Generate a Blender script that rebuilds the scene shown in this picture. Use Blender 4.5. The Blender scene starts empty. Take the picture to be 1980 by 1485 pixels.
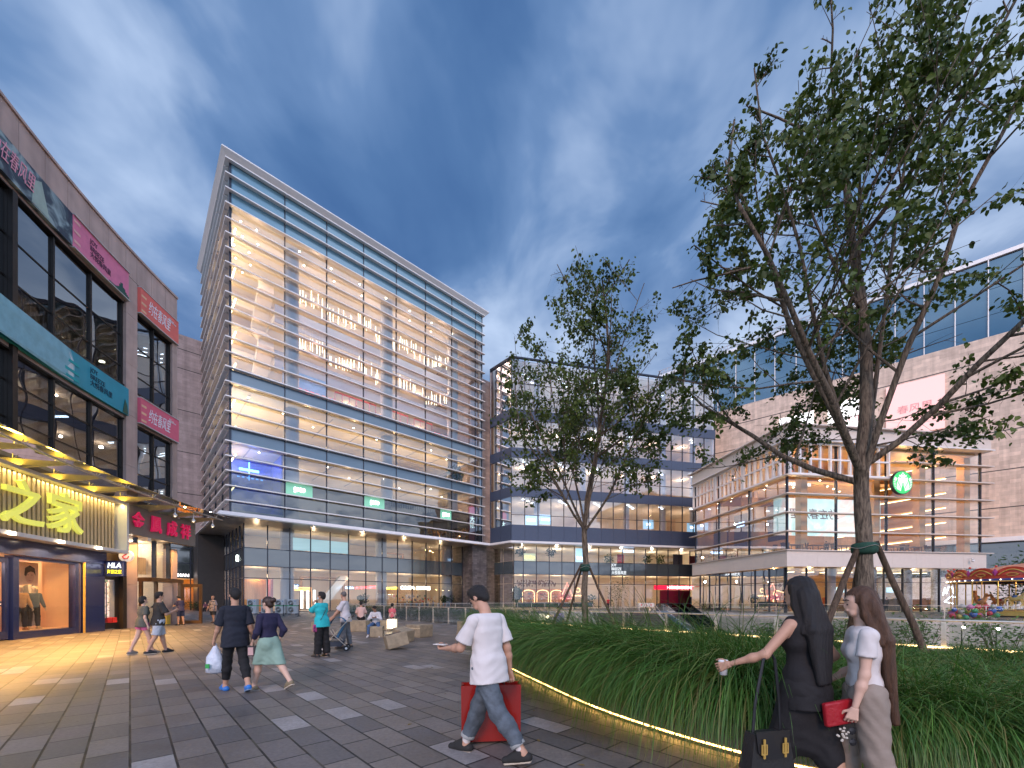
import bpy, math, random
import numpy as np
from mathutils import Vector, Matrix, noise as mnoise
from mathutils.geometry import tessellate_polygon
random.seed(7)
PI = math.pi
sc = bpy.context.scene
col = sc.collection
R = math.radians
HZ = 1.55                      # camera height

# ------------------------------------------------------------------ materials
def new_mat(name):
    m = bpy.data.materials.new(name); m.use_nodes = True
    nt = m.node_tree; nt.nodes.clear()
    out = nt.nodes.new('ShaderNodeOutputMaterial')
    return m, nt, out

def nd(nt, typ, **kw):
    n = nt.nodes.new(typ)
    for k, v in kw.items():
        if k.startswith('i_'):
            key = k[2:]
            key = int(key) if key.isdigit() else key.replace('_', ' ')
            n.inputs[key].default_value = v
        else:
            setattr(n, k, v)
    return n

def c4(c): return (c[0], c[1], c[2], 1.0)

def pbr(name, color, rough=0.6, metal=0.0, var=0.12, vscale=3.0, bump=0.0, bscale=40.0, coat=0.0, spec=0.5, stretch=None):
    """plain surface with a little uneven colour and, if asked, a fine bump"""
    m, nt, out = new_mat(name)
    b = nd(nt, 'ShaderNodeBsdfPrincipled')
    b.inputs['Roughness'].default_value = rough
    b.inputs['Metallic'].default_value = metal
    b.inputs['Coat Weight'].default_value = coat
    b.inputs['Specular IOR Level'].default_value = spec
    tc = nd(nt, 'ShaderNodeTexCoord')
    mp = nd(nt, 'ShaderNodeMapping')
    if stretch: mp.inputs['Scale'].default_value = stretch
    nt.links.new(tc.outputs['Object'], mp.inputs[0])
    n1 = nd(nt, 'ShaderNodeTexNoise', i_Scale=vscale, i_Detail=5.0, i_Roughness=0.6)
    nt.links.new(mp.outputs[0], n1.inputs['Vector'])
    mr = nd(nt, 'ShaderNodeMapRange', i_1=0.3, i_2=0.7, i_3=1 - var, i_4=1 + var)
    nt.links.new(n1.outputs[0], mr.inputs[0])
    mx = nd(nt, 'ShaderNodeMix', data_type='RGBA', blend_type='MULTIPLY')
    mx.inputs[0].default_value = 1.0
    mx.inputs[6].default_value = c4(color)
    nt.links.new(mr.outputs[0], mx.inputs[7])
    nt.links.new(mx.outputs[2], b.inputs['Base Color'])
    if bump:
        n2 = nd(nt, 'ShaderNodeTexNoise', i_Scale=bscale, i_Detail=4.0)
        nt.links.new(mp.outputs[0], n2.inputs['Vector'])
        bp = nd(nt, 'ShaderNodeBump', i_Strength=bump, i_Distance=0.02)
        nt.links.new(n2.outputs[0], bp.inputs['Height'])
        nt.links.new(bp.outputs[0], b.inputs['Normal'])
    nt.links.new(b.outputs[0], out.inputs[0])
    return m

def emit(name, color, s):
    m, nt, out = new_mat(name)
    e = nd(nt, 'ShaderNodeEmission', i_Strength=s * .6); e.inputs[0].default_value = c4(color)
    nt.links.new(e.outputs[0], out.inputs[0])
    return m

def lit_face(name, color, s, rough=0.4):
    """a translucent sign face: coloured and lit from inside"""
    m, nt, out = new_mat(name)
    b = nd(nt, 'ShaderNodeBsdfPrincipled', i_Roughness=rough)
    b.inputs['Base Color'].default_value = c4(color)
    b.inputs['Emission Color'].default_value = c4(color)
    b.inputs['Emission Strength'].default_value = s * .6
    nt.links.new(b.outputs[0], out.inputs[0])
    return m

def glass(name, tint=(0.8, 0.85, 0.85), base=0.06, grow=0.6, rough=0.0, rtint=(1, 1, 1), wave=0.0, wscale=0.5):
    """thin window glass: clear layer plus a mirror layer that grows at grazing angles"""
    m, nt, out = new_mat(name)
    t = nd(nt, 'ShaderNodeBsdfTransparent'); t.inputs[0].default_value = c4(tint)
    g = nd(nt, 'ShaderNodeBsdfGlossy', i_Roughness=rough); g.inputs[0].default_value = c4(rtint)
    lw = nd(nt, 'ShaderNodeFresnel', i_IOR=1.5)
    ma = nd(nt, 'ShaderNodeMath', operation='MULTIPLY_ADD', i_1=grow * 1.6, i_2=base)
    nt.links.new(lw.outputs[0], ma.inputs[0])
    ma.use_clamp = True
    mx = nd(nt, 'ShaderNodeMixShader')
    nt.links.new(ma.outputs[0], mx.inputs[0])
    nt.links.new(t.outputs[0], mx.inputs[1]); nt.links.new(g.outputs[0], mx.inputs[2])
    if wave:
        tc = nd(nt, 'ShaderNodeTexCoord')
        n2 = nd(nt, 'ShaderNodeTexNoise', i_Scale=wscale, i_Detail=1.0)
        nt.links.new(tc.outputs['Object'], n2.inputs['Vector'])
        bp = nd(nt, 'ShaderNodeBump', i_Strength=wave, i_Distance=0.5)
        nt.links.new(n2.outputs[0], bp.inputs['Height'])
        nt.links.new(bp.outputs[0], g.inputs['Normal'])
    nt.links.new(mx.outputs[0], out.inputs[0])
    return m

def stone_clad(name, color, tw, th, joint=0.004, var=0.1, rough=0.75, axis='x', mortar=None, bump=0.35, course_var=0.0):
    """stone or tile cladding in courses, running along local x (or y) and z"""
    m, nt, out = new_mat(name)
    b = nd(nt, 'ShaderNodeBsdfPrincipled', i_Roughness=rough)
    tc = nd(nt, 'ShaderNodeTexCoord')
    sx = nd(nt, 'ShaderNodeSeparateXYZ'); nt.links.new(tc.outputs['Object'], sx.inputs[0])
    ad = nd(nt, 'ShaderNodeMath', operation='ADD')
    nt.links.new(sx.outputs[0], ad.inputs[0])
    nt.links.new(sx.outputs[1], ad.inputs[1])
    cx = nd(nt, 'ShaderNodeCombineXYZ')
    nt.links.new(ad.outputs[0], cx.inputs[0]); nt.links.new(sx.outputs[2], cx.inputs[1])
    bk = nd(nt, 'ShaderNodeTexBrick', i_Scale=1.0)
    bk.inputs['Brick Width'].default_value = tw; bk.inputs['Row Height'].default_value = th
    bk.inputs['Mortar Size'].default_value = joint; bk.inputs['Bias'].default_value = 0.0
    bk.inputs['Color1'].default_value = c4([v * (1 - var) for v in color])
    bk.inputs['Color2'].default_value = c4([min(1, v * (1 + var)) for v in color])
    bk.inputs['Mortar'].default_value = c4(mortar or [v * 0.55 for v in color])
    nt.links.new(cx.outputs[0], bk.inputs['Vector'])
    n1 = nd(nt, 'ShaderNodeTexNoise', i_Scale=1.3, i_Detail=6.0)
    nt.links.new(tc.outputs['Object'], n1.inputs['Vector'])
    mr = nd(nt, 'ShaderNodeMapRange', i_1=0.3, i_2=0.7, i_3=0.86, i_4=1.12)
    nt.links.new(n1.outputs[0], mr.inputs[0])
    mx = nd(nt, 'ShaderNodeMix', data_type='RGBA', blend_type='MULTIPLY'); mx.inputs[0].default_value = 1.0
    mp0 = nd(nt, 'ShaderNodeMapping'); mp0.inputs['Scale'].default_value = (1.1, 1.1, 0.07); nt.links.new(tc.outputs['Object'], mp0.inputs[0])
    n0 = nd(nt, 'ShaderNodeTexNoise', i_Scale=1.6, i_Detail=5.0); nt.links.new(mp0.outputs[0], n0.inputs['Vector'])
    m0 = nd(nt, 'ShaderNodeMapRange', i_1=0.42, i_2=0.68, i_3=1.03, i_4=0.80); nt.links.new(n0.outputs[0], m0.inputs[0])
    mm0 = nd(nt, 'ShaderNodeMath', operation='MULTIPLY'); nt.links.new(mr.outputs[0], mm0.inputs[0]); nt.links.new(m0.outputs[0], mm0.inputs[1]); mr = mm0
    nt.links.new(bk.outputs[0], mx.inputs[6]); nt.links.new(mr.outputs[0], mx.inputs[7])
    nt.links.new(mx.outputs[2], b.inputs['Base Color'])
    n2 = nd(nt, 'ShaderNodeTexNoise', i_Scale=9.0, i_Detail=5.0)
    mp = nd(nt, 'ShaderNodeMapping'); mp.inputs['Scale'].default_value = (0.5, 3.0, 1)
    nt.links.new(cx.outputs[0], mp.inputs[0]); nt.links.new(mp.outputs[0], n2.inputs['Vector'])
    bp = nd(nt, 'ShaderNodeBump', i_Strength=bump, i_Distance=0.03)
    nt.links.new(n2.outputs[0], bp.inputs['Height']); nt.links.new(bp.outputs[0], b.inputs['Normal'])
    nt.links.new(b.outputs[0], out.inputs[0])
    return m

_mc = {}
def flat(color, rough=0.7, **kw):
    key = (tuple(round(c, 3) for c in color), rough, tuple(sorted(kw.items())))
    if key not in _mc:
        _mc[key] = pbr('surface', color, rough, **kw)
    return _mc[key]

# ------------------------------------------------------------------ mesh builder
class MB:
    def __init__(s): s.v = []; s.f = []; s.m = []; s.mi = 0
    def quad(s, *p):
        b = len(s.v); s.v += [tuple(q) for q in p]; s.f.append(tuple(range(b, b + len(p)))); s.m.append(s.mi); return s
    def raw(s, vs, fs):
        b = len(s.v); s.v += [tuple(q) for q in vs]
        for f in fs: s.f.append(tuple(i + b for i in f)); s.m.append(s.mi)
        return s
    def box(s, x0, x1, y0, y1, z0, z1):
        x0, x1 = sorted((x0, x1)); y0, y1 = sorted((y0, y1)); z0, z1 = sorted((z0, z1))
        return s.raw([(x0,y0,z0),(x1,y0,z0),(x1,y1,z0),(x0,y1,z0),(x0,y0,z1),(x1,y0,z1),(x1,y1,z1),(x0,y1,z1)],
              [(0,3,2,1),(4,5,6,7),(0,1,5,4),(1,2,6,5),(2,3,7,6),(3,0,4,7)])
    def hexa(s, a, b):
        """a, b: two matching quads (lists of 4 points), joined"""
        return s.raw(list(a) + list(b), [(0,3,2,1),(4,5,6,7),(0,1,5,4),(1,2,6,5),(2,3,7,6),(3,0,4,7)])
    def prism(s, poly, z0, z1):
        n = len(poly)
        vs = [(p[0], p[1], z0) for p in poly] + [(p[0], p[1], z1) for p in poly]
        fs = [tuple(range(n - 1, -1, -1)), tuple(range(n, 2 * n))] + [(i, (i + 1) % n, n + (i + 1) % n, n + i) for i in range(n)]
        return s.raw(vs, fs)
    def plate(s, pts2, fn, t):
        """outline in 2-D, fn(x, y, d) -> 3-D point, thickness t"""
        n = len(pts2)
        vs = [fn(p[0], p[1], 0) for p in pts2] + [fn(p[0], p[1], t) for p in pts2]
        fs = [tuple(range(n - 1, -1, -1)), tuple(range(n, 2 * n))] + [(i, (i + 1) % n, n + (i + 1) % n, n + i) for i in range(n)]
        return s.raw(vs, fs)
    def tube(s, pts, rad, n=8, cap=True):
        pts = [Vector(p) for p in pts]
        if not hasattr(rad, '__len__'): rad = [rad] * len(pts)
        vs = []; up = None
        for i, p in enumerate(pts):
            d = (pts[min(i + 1, len(pts) - 1)] - pts[max(i - 1, 0)])
            if d.length < 1e-9: d = Vector((0, 0, 1))
            d.normalize()
            if up is None: up = Vector((0, 0, 1)) if abs(d.z) < 0.9 else Vector((1, 0, 0))
            a = d.cross(up); a.normalize(); b = a.cross(d); up = b
            for k in range(n):
                t = 2 * PI * k / n
                vs.append(p + (a * math.cos(t) + b * math.sin(t)) * rad[i])
        fs = []
        for i in range(len(pts) - 1):
            for k in range(n):
                k2 = (k + 1) % n
                fs.append((i * n + k, i * n + k2, (i + 1) * n + k2, (i + 1) * n + k))
        if cap:
            fs.append(tuple(range(n))); fs.append(tuple(range((len(pts) - 1) * n + n - 1, (len(pts) - 1) * n - 1, -1)))
        return s.raw(vs, fs)
    def cyl(s, x, y, z0, z1, r, r2=None, n=16):
        return s.tube([(x, y, z0), (x, y, z1)], [r, r if r2 is None else r2], n)
    def lathe(s, prof, cx=0, cy=0, n=20):
        vs = []
        for r, z in prof:
            for k in range(n):
                t = 2 * PI * k / n; vs.append((cx + r * math.cos(t), cy + r * math.sin(t), z))
        fs = []
        for i in range(len(prof) - 1):
            for k in range(n):
                k2 = (k + 1) % n; fs.append((i * n + k, i * n + k2, (i + 1) * n + k2, (i + 1) * n + k))
        fs.append(tuple(range(n - 1, -1, -1))); fs.append(tuple(range((len(prof) - 1) * n, len(prof) * n)))
        return s.raw(vs, fs)
    def ball(s, c, r, n=12, sz=(1, 1, 1)):
        m = n // 2; vs = []; fs = []
        for i in range(m + 1):
            a = PI * i / m
            for k in range(n):
                t = 2 * PI * k / n
                vs.append((c[0] + r * sz[0] * math.sin(a) * math.cos(t), c[1] + r * sz[1] * math.sin(a) * math.sin(t), c[2] + r * sz[2] * math.cos(a)))
        for i in range(m):
            for k in range(n):
                k2 = (k + 1) % n; fs.append((i * n + k, (i + 1) * n + k, (i + 1) * n + k2, i * n + k2))
        return s.raw(vs, fs)
    def mesh(s, name, mats, smooth=False):
        me = bpy.data.meshes.new(name)
        me.from_pydata([tuple(v) for v in s.v], [], s.f)
        if not isinstance(mats, (list, tuple)): mats = [mats]
        for m in mats: me.materials.append(m)
        if len(mats) > 1: me.polygons.foreach_set('material_index', s.m)
        if smooth: me.polygons.foreach_set('use_smooth', [True] * len(s.f))
        me.update()
        return me
    def build(s, name, mats, parent=None, smooth=False, loc=None, rz=None):
        o = bpy.data.objects.new(name, s.mesh(name, mats, smooth)); col.objects.link(o)
        if parent is not None: o.parent = parent
        if loc is not None: o.location = loc
        if rz is not None: o.rotation_euler = (0, 0, rz)
        return o

def bevel(o, w=0.01, seg=2):
    md = o.modifiers.new('edge', 'BEVEL'); md.width = w; md.segments = seg; md.limit_method = 'ANGLE'
    return o

def tag(o, label=None, cat=None, group=None, kind=None):
    if label: o['label'] = label
    if cat: o['category'] = cat
    if group: o['group'] = group
    if kind: o['kind'] = kind
    return o

def thing(name, label, cat, loc=(0, 0, 0), rz=0.0, group=None):
    o = bpy.data.objects.new(name, None); col.objects.link(o)
    o.location = loc; o.rotation_euler = (0, 0, rz); o.empty_display_size = 0.3
    return tag(o, label, cat, group)

def dup(root, loc, rz=None, label=None):
    r = root.copy(); col.objects.link(r); r.location = loc
    if rz is not None: r.rotation_euler = (0, 0, rz)
    if label: r['label'] = label
    for ch in list(root.children):
        c = ch.copy(); col.objects.link(c); c.parent = r
        for g in ch.children:
            d = g.copy(); col.objects.link(d); d.parent = c
    return r

def text_obj(name, body, mat, parent, origin, xdir, w, h, depth=0.02, offset=0.0, shear=0.0, keep=True, up=(0, 0, 1), align='c', space=1.0, mirror=False):
    """lettering as real extruded shapes, fitted in a w x h field centred on origin; xdir = reading direction"""
    cu = bpy.data.curves.new(name, 'FONT'); cu.body = body; cu.size = 1.0; cu.extrude = 0.0
    cu.offset = offset; cu.shear = shear; cu.space_character = space; cu.resolution_u = 3
    cu.align_x = 'LEFT' if '\n' in body else 'CENTER'
    t = bpy.data.objects.new('tmp', cu); col.objects.link(t)
    dg = bpy.context.evaluated_depsgraph_get(); dg.update()
    me = bpy.data.meshes.new_from_object(t.evaluated_get(dg))
    bpy.data.objects.remove(t)
    n = len(me.vertices)
    co = np.zeros(n * 3); me.vertices.foreach_get('co', co); co = co.reshape(-1, 3)
    mn, mx = co.min(0), co.max(0); sz = mx - mn
    sx = w / sz[0] if w else h / sz[1]; sy = h / sz[1] if h else sx
    if keep and w and h: sx = sy = min(sx, sy)
    co2 = (co - (mn + mx) / 2) * np.array([sx, sy, 1])
    if mirror: co2[:, 0] *= -1
    faces = [tuple(p.vertices) for p in me.polygons]
    bpy.data.meshes.remove(me)
    X = Vector(xdir).normalized(); U = Vector(up).normalized(); N = X.cross(U)
    O = Vector(origin)
    P = [O + X * c[0] + U * c[1] for c in co2]
    F = [p + N * depth for p in P]
    # boundary edges give the side walls
    cnt = {}
    for f in faces:
        for i in range(len(f)):
            a, b = f[i], f[(i + 1) % len(f)]
            cnt[(a, b)] = cnt.get((a, b), 0) + 1
    mb = MB()
    allf = [tuple(i + n for i in f) for f in faces] + [tuple(reversed(f)) for f in faces]
    for (a, b) in cnt:
        if (b, a) not in cnt: allf.append((a, b, b + n, a + n))
    mb.raw(P + F, allf)
    return mb.build(name, mat, parent)

def lamp(kind, loc, power, color=(1, 0.78, 0.52), radius=0.1, parent=None, size=None, rot=None, name='lamp_light'):
    l = bpy.data.lights.new(name, kind); l.energy = power * .42; l.color = color
    if kind in ('POINT', 'SPOT'): l.shadow_soft_size = radius
    if kind == 'AREA':
        l.shape = 'RECTANGLE'; l.size, l.size_y = size
    o = bpy.data.objects.new(name, l); col.objects.link(o); o.location = loc
    if rot: o.rotation_euler = rot
    if parent is not None: o.parent = parent
    return o
# shared materials
M = {}
M['cream'] = pbr('cream_paint', (0.72, 0.62, 0.5), 0.7, var=0.05, vscale=0.4)
M['ceil'] = pbr('ceiling_paint', (0.78, 0.72, 0.62), 0.8, var=0.04, vscale=0.5)
M['floorin'] = pbr('indoor_floor', (0.62, 0.56, 0.48), 0.35, var=0.06)
M['col'] = pbr('column_plaster', (0.40, 0.40, 0.43), 0.6, var=0.06)
M['mull'] = pbr('dark_mullion', (0.03, 0.035, 0.05), 0.35, metal=0.5)
M['fin'] = pbr('pale_metal_fin', (0.74, 0.70, 0.66), 0.35, metal=0.15, var=0.04)
M['white'] = pbr('white_metal', (0.72, 0.69, 0.66), 0.4, var=0.04)
M['steel'] = pbr('brushed_steel', (0.70, 0.62, 0.52), 0.3, metal=.75, var=0.06, vscale=8)
M['dark'] = pbr('dark_paint', (0.025, 0.022, 0.02), 0.5)
M['wood'] = pbr('warm_wood', (0.34, 0.19, 0.09), 0.5, var=0.2, vscale=4, stretch=(1, 1, 8))
M['black'] = pbr('black', (0.012, 0.012, 0.014), 0.5)
M['warm_lamp'] = emit('warm_lamp', (1, 0.78, 0.5), 14)
M['cool_lamp'] = emit('cool_lamp', (0.75, 0.88, 1.0), 12)
M['green_sign'] = emit('green_lamp', (0.35, 1.0, 0.55), 2.5)
M['red_sign'] = emit('red_lamp', (1.0, 0.05, 0.08), 4)
M['leafm'] = None
# ------------------------------------------------------------------ camera, world, light
cam = bpy.data.cameras.new('camera'); camo = bpy.data.objects.new('camera', cam); col.objects.link(camo)
camo.location = (0, 0, HZ); camo.rotation_euler = (R(90), 0, 0)
cam.sensor_width = 36; cam.lens = 786 / 1980 * 36; cam.shift_y = (1158 - 742.5) / 1980
cam.clip_start = 0.05; cam.clip_end = 2000
sc.camera = camo
sc.view_settings.view_transform = 'Standard'; sc.view_settings.look = 'None'
sc.view_settings.exposure = 0.86; sc.view_settings.gamma = 1.0
sc.cycles.use_denoising = True
sc.cycles.max_bounces = 9; sc.cycles.diffuse_bounces = 4; sc.cycles.glossy_bounces = 4
sc.cycles.transparent_max_bounces = 24; sc.cycles.sample_clamp_indirect = 6.0
sc.cycles.caustics_reflective = False; sc.cycles.caustics_refractive = False

SUN_EL, SUN_AZ = R(3.0), R(-28)      # azimuth from +Y towards +X
def make_world():
    w = bpy.data.worlds.new('World'); sc.world = w; w.use_nodes = True
    nt = w.node_tree; nt.nodes.clear()
    out = nd(nt, 'ShaderNodeOutputWorld')
    L = nt.links.new
    tc = nd(nt, 'ShaderNodeTexCoord')
    sky = nd(nt, 'ShaderNodeTexSky', sky_type='NISHITA', sun_disc=False)
    sky.sun_elevation = SUN_EL; sky.sun_rotation = SUN_AZ; sky.air_density = 1.2; sky.ozone_density = 3.0; sky.dust_density = 0.6
    sp = nd(nt, 'ShaderNodeSeparateXYZ'); L(tc.outputs['Generated'], sp.inputs[0])
    zc = nd(nt, 'ShaderNodeMath', operation='MAXIMUM', i_1=0.06); L(sp.outputs[2], zc.inputs[0])
    dx = nd(nt, 'ShaderNodeMath', operation='DIVIDE'); L(sp.outputs[0], dx.inputs[0]); L(zc.outputs[0], dx.inputs[1])
    dy = nd(nt, 'ShaderNodeMath', operation='DIVIDE'); L(sp.outputs[1], dy.inputs[0]); L(zc.outputs[0], dy.inputs[1])
    cb = nd(nt, 'ShaderNodeCombineXYZ'); L(dx.outputs[0], cb.inputs[0]); L(dy.outputs[0], cb.inputs[1])
    # wind-drawn cloud streaks on a plane overhead
    mp = nd(nt, 'ShaderNodeMapping'); mp.inputs['Scale'].default_value = (1.1, 0.78, 1); mp.inputs['Rotation'].default_value = (0, 0, R(4))
    mp.inputs['Location'].default_value = (3.3, 1.7, 0)
    L(cb.outputs[0], mp.inputs[0])
    n1 = nd(nt, 'ShaderNodeTexNoise', i_Scale=2.3, i_Detail=5.0, i_Roughness=0.5, i_Distortion=0.35); L(mp.outputs[0], n1.inputs['Vector'])
    mp2 = nd(nt, 'ShaderNodeMapping'); mp2.inputs['Scale'].default_value = (0.8, 0.75, 1); mp2.inputs['Location'].default_value = (0.6, 5.1, 0)
    L(cb.outputs[0], mp2.inputs[0])
    n2 = nd(nt, 'ShaderNodeTexNoise', i_Scale=0.9, i_Detail=2.5, i_Roughness=0.5); L(mp2.outputs[0], n2.inputs['Vector'])
    mp3 = nd(nt, 'ShaderNodeMapping'); mp3.inputs['Scale'].default_value = (4.5, 1.3, 1)
    L(cb.outputs[0], mp3.inputs[0])
    n3 = nd(nt, 'ShaderNodeTexNoise', i_Scale=1.3, i_Detail=3.0, i_Roughness=0.5); L(mp3.outputs[0], n3.inputs['Vector'])
    a = nd(nt, 'ShaderNodeMath', operation='MULTIPLY', i_1=0.50); L(n1.outputs[0], a.inputs[0])
    b = nd(nt, 'ShaderNodeMath', operation='MULTIPLY_ADD', i_1=0.46); L(n2.outputs[0], b.inputs[0]); L(a.outputs[0], b.inputs[2])
    c = nd(nt, 'ShaderNodeMath', operation='MULTIPLY_ADD', i_1=0.08); L(n3.outputs[0], c.inputs[0]); L(b.outputs[0], c.inputs[2])
    ax = nd(nt, 'ShaderNodeMath', operation='ABSOLUTE'); L(sp.outputs[0], ax.inputs[0])
    c2 = nd(nt, 'ShaderNodeMath', operation='MULTIPLY_ADD', i_1=0.10); L(ax.outputs[0], c2.inputs[0]); L(c.outputs[0], c2.inputs[2]); c = c2
    rp = nd(nt, 'ShaderNodeValToRGB')
    el = rp.color_ramp.elements
    el[0].position = 0.40; el[0].color = (0.026, 0.066, 0.168, 1)
    el[1].position = 0.67; el[1].color = (0.26, 0.33, 0.46, 1)
    e = el.new(0.48); e.color = (0.043, 0.093, 0.205, 1)
    e = el.new(0.55); e.color = (0.080, 0.140, 0.265, 1)
    L(c.outputs[0], rp.inputs[0])
    # paler towards the skyline
    hz = nd(nt, 'ShaderNodeMapRange', i_1=0.0, i_2=0.62, i_3=0.62, i_4=0.0); L(sp.outputs[2], hz.inputs[0])
    mx = nd(nt, 'ShaderNodeMix', data_type='RGBA'); L(hz.outputs[0], mx.inputs[0]); L(rp.outputs[0], mx.inputs[6])
    # the skyline colour still carries the cloud pattern
    rp2 = nd(nt, 'ShaderNodeValToRGB'); e2 = rp2.color_ramp.elements
    e2[0].position = 0.42; e2[0].color = (0.085, 0.145, 0.27, 1); e2[1].position = 0.62; e2[1].color = (0.50, 0.52, 0.58, 1)
    L(c.outputs[0], rp2.inputs[0]); L(rp2.outputs[0], mx.inputs[7])
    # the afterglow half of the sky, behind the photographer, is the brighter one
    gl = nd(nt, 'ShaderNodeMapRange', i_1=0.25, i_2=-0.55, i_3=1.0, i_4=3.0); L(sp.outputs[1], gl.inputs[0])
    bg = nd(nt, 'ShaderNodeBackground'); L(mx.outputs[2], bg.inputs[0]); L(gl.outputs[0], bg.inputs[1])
    bg2 = nd(nt, 'ShaderNodeBackground', i_Strength=0.03); L(sky.outputs[0], bg2.inputs[0])
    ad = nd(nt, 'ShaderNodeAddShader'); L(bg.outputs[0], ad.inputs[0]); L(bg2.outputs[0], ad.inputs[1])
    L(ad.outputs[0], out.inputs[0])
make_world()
sun = bpy.data.lights.new('sun', 'SUN'); sun.energy = 1.05; sun.angle = R(16); sun.color = (1.0, 0.70, 0.58)
suno = bpy.data.objects.new('sun', sun); col.objects.link(suno)
# last glow of the western sky, low and very soft
sd = Vector((-0.12, -1.0, 0.6)).normalized()
suno.rotation_euler = sd.to_track_quat('Z', 'Y').to_euler()

# ------------------------------------------------------------------ frames
U_RZ = math.atan2(.685, .729)                 # the plaza grid
u2 = Vector((.729, .685)); w2 = Vector((-.685, .729))
def UW(o, a, b): return (o[0] + u2.x * a + w2.x * b, o[1] + u2.y * a + w2.y * b)
RAIL = (7.95, 12.5)
TOWER = (-29.14, 42.0)

# ------------------------------------------------------------------ paving
def paving_mat(name):
    m, nt, out = new_mat(name); L = nt.links.new
    b = nd(nt, 'ShaderNodeBsdfPrincipled')
    tc = nd(nt, 'ShaderNodeTexCoord')
    mp = nd(nt, 'ShaderNodeMapping'); mp.inputs['Rotation'].default_value = (0, 0, -(U_RZ + PI / 2))
    L(tc.outputs['Object'], mp.inputs[0])
    def brick(c1, c2, mo, ms, off=0.37):
        k = nd(nt, 'ShaderNodeTexBrick', i_Scale=1.0); k.offset = off; k.offset_frequency = 2
        k.inputs['Brick Width'].default_value = 0.66; k.inputs['Row Height'].default_value = 0.325
        k.inputs['Mortar Size'].default_value = ms; k.inputs['Mortar Smooth'].default_value = 0.15
        k.inputs['Color1'].default_value = c1; k.inputs['Color2'].default_value = c2; k.inputs['Mortar'].default_value = mo
        L(mp.outputs[0], k.inputs['Vector']); return k
    k = brick((0, 0, 0, 1), (1, 1, 1, 1), (0.5, 0.5, 0.5, 1), 0.0)       # a random value per slab
    rp = nd(nt, 'ShaderNodeValToRGB'); rp.color_ramp.interpolation = 'CONSTANT'
    el = rp.color_ramp.elements
    el[0].position = 0; el[0].color = (0.160, 0.142, 0.126, 1)
    el[1].position = 0.25; el[1].color = (0.185, 0.163, 0.144, 1)
    for p, cc in ((0.45, (0.128, 0.119, 0.113)), (0.62, (0.208, 0.182, 0.158)), (0.78, (0.160, 0.143, 0.134)), (0.925, (0.33, 0.31, 0.295))):
        e = el.new(p); e.color = (*cc, 1)
    L(k.outputs[0], rp.inputs[0])
    n1 = nd(nt, 'ShaderNodeTexNoise', i_Scale=0.8, i_Detail=7.0, i_Roughness=0.65); L(tc.outputs['Object'], n1.inputs['Vector'])
    mr = nd(nt, 'ShaderNodeMapRange', i_1=0.3, i_2=0.7, i_3=0.55, i_4=1.18); L(n1.outputs[0], mr.inputs[0])
    n2 = nd(nt, 'ShaderNodeTexNoise', i_Scale=24.0, i_Detail=6.0, i_Roughness=0.7); L(tc.outputs['Object'], n2.inputs['Vector'])
    mr2 = nd(nt, 'ShaderNodeMapRange', i_1=0.25, i_2=0.75, i_3=0.70, i_4=1.25); L(n2.outputs[0], mr2.inputs[0])
    mm = nd(nt, 'ShaderNodeMath', operation='MULTIPLY'); L(mr.outputs[0], mm.inputs[0]); L(mr2.outputs[0], mm.inputs[1])
    mx = nd(nt, 'ShaderNodeMix', data_type='RGBA', blend_type='MULTIPLY'); mx.inputs[0].default_value = 1
    L(rp.outputs[0], mx.inputs[6]); L(mm.outputs[0], mx.inputs[7])
    # joints (sand and grit in them)
    kj = brick((1, 1, 1, 1), (1, 1, 1, 1), (0, 0, 0, 1), 0.011)
    jc = nd(nt, 'ShaderNodeMix', data_type='RGBA'); jc.inputs[6].default_value = (0.012, 0.012, 0.013, 1); jc.inputs[7].default_value = (0.085, 0.075, 0.055, 1)
    n4 = nd(nt, 'ShaderNodeTexNoise', i_Scale=2.2, i_Detail=4.0); L(tc.outputs['Object'], n4.inputs['Vector'])
    mr4 = nd(nt, 'ShaderNodeMapRange', i_1=0.52, i_2=0.68); L(n4.outputs[0], mr4.inputs[0]); L(mr4.outputs[0], jc.inputs[0])
    m2 = nd(nt, 'ShaderNodeMix', data_type='RGBA'); L(kj.outputs[0], m2.inputs[0]); L(jc.outputs[2], m2.inputs[6]); L(mx.outputs[2], m2.inputs[7])
    # old drips and scuffs
    n5 = nd(nt, 'ShaderNodeTexNoise', i_Scale=3.1, i_Detail=8.0, i_Roughness=0.75, i_Distortion=1.5); L(tc.outputs['Object'], n5.inputs['Vector'])
    mr5 = nd(nt, 'ShaderNodeMapRange', i_1=0.60, i_2=0.74, i_3=0.0, i_4=0.75); L(n5.outputs[0], mr5.inputs[0])
    m3 = nd(nt, 'ShaderNodeMix', data_type='RGBA'); L(mr5.outputs[0], m3.inputs[0]); L(m2.outputs[2], m3.inputs[6]); m3.inputs[7].default_value = (0.22, 0.21, 0.20, 1)
    vo = nd(nt, 'ShaderNodeTexVoronoi', i_Scale=1.7); L(tc.outputs['Object'], vo.inputs['Vector'])
    gm_ = nd(nt, 'ShaderNodeMath', operation='LESS_THAN', i_1=0.030); L(vo.outputs[0], gm_.inputs[0])
    gf = nd(nt, 'ShaderNodeMath', operation='MULTIPLY', i_1=0.55); L(gm_.outputs[0], gf.inputs[0])
    m4 = nd(nt, 'ShaderNodeMix', data_type='RGBA'); L(gf.outputs[0], m4.inputs[0]); L(m3.outputs[2], m4.inputs[6]); m4.inputs[7].default_value = (0.03, 0.028, 0.027, 1)
    L(m4.outputs[2], b.inputs['Base Color'])
    rr = nd(nt, 'ShaderNodeMapRange', i_1=0.3, i_2=0.7, i_3=0.38, i_4=0.62); L(n1.outputs[0], rr.inputs[0]); L(rr.outputs[0], b.inputs['Roughness'])
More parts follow.
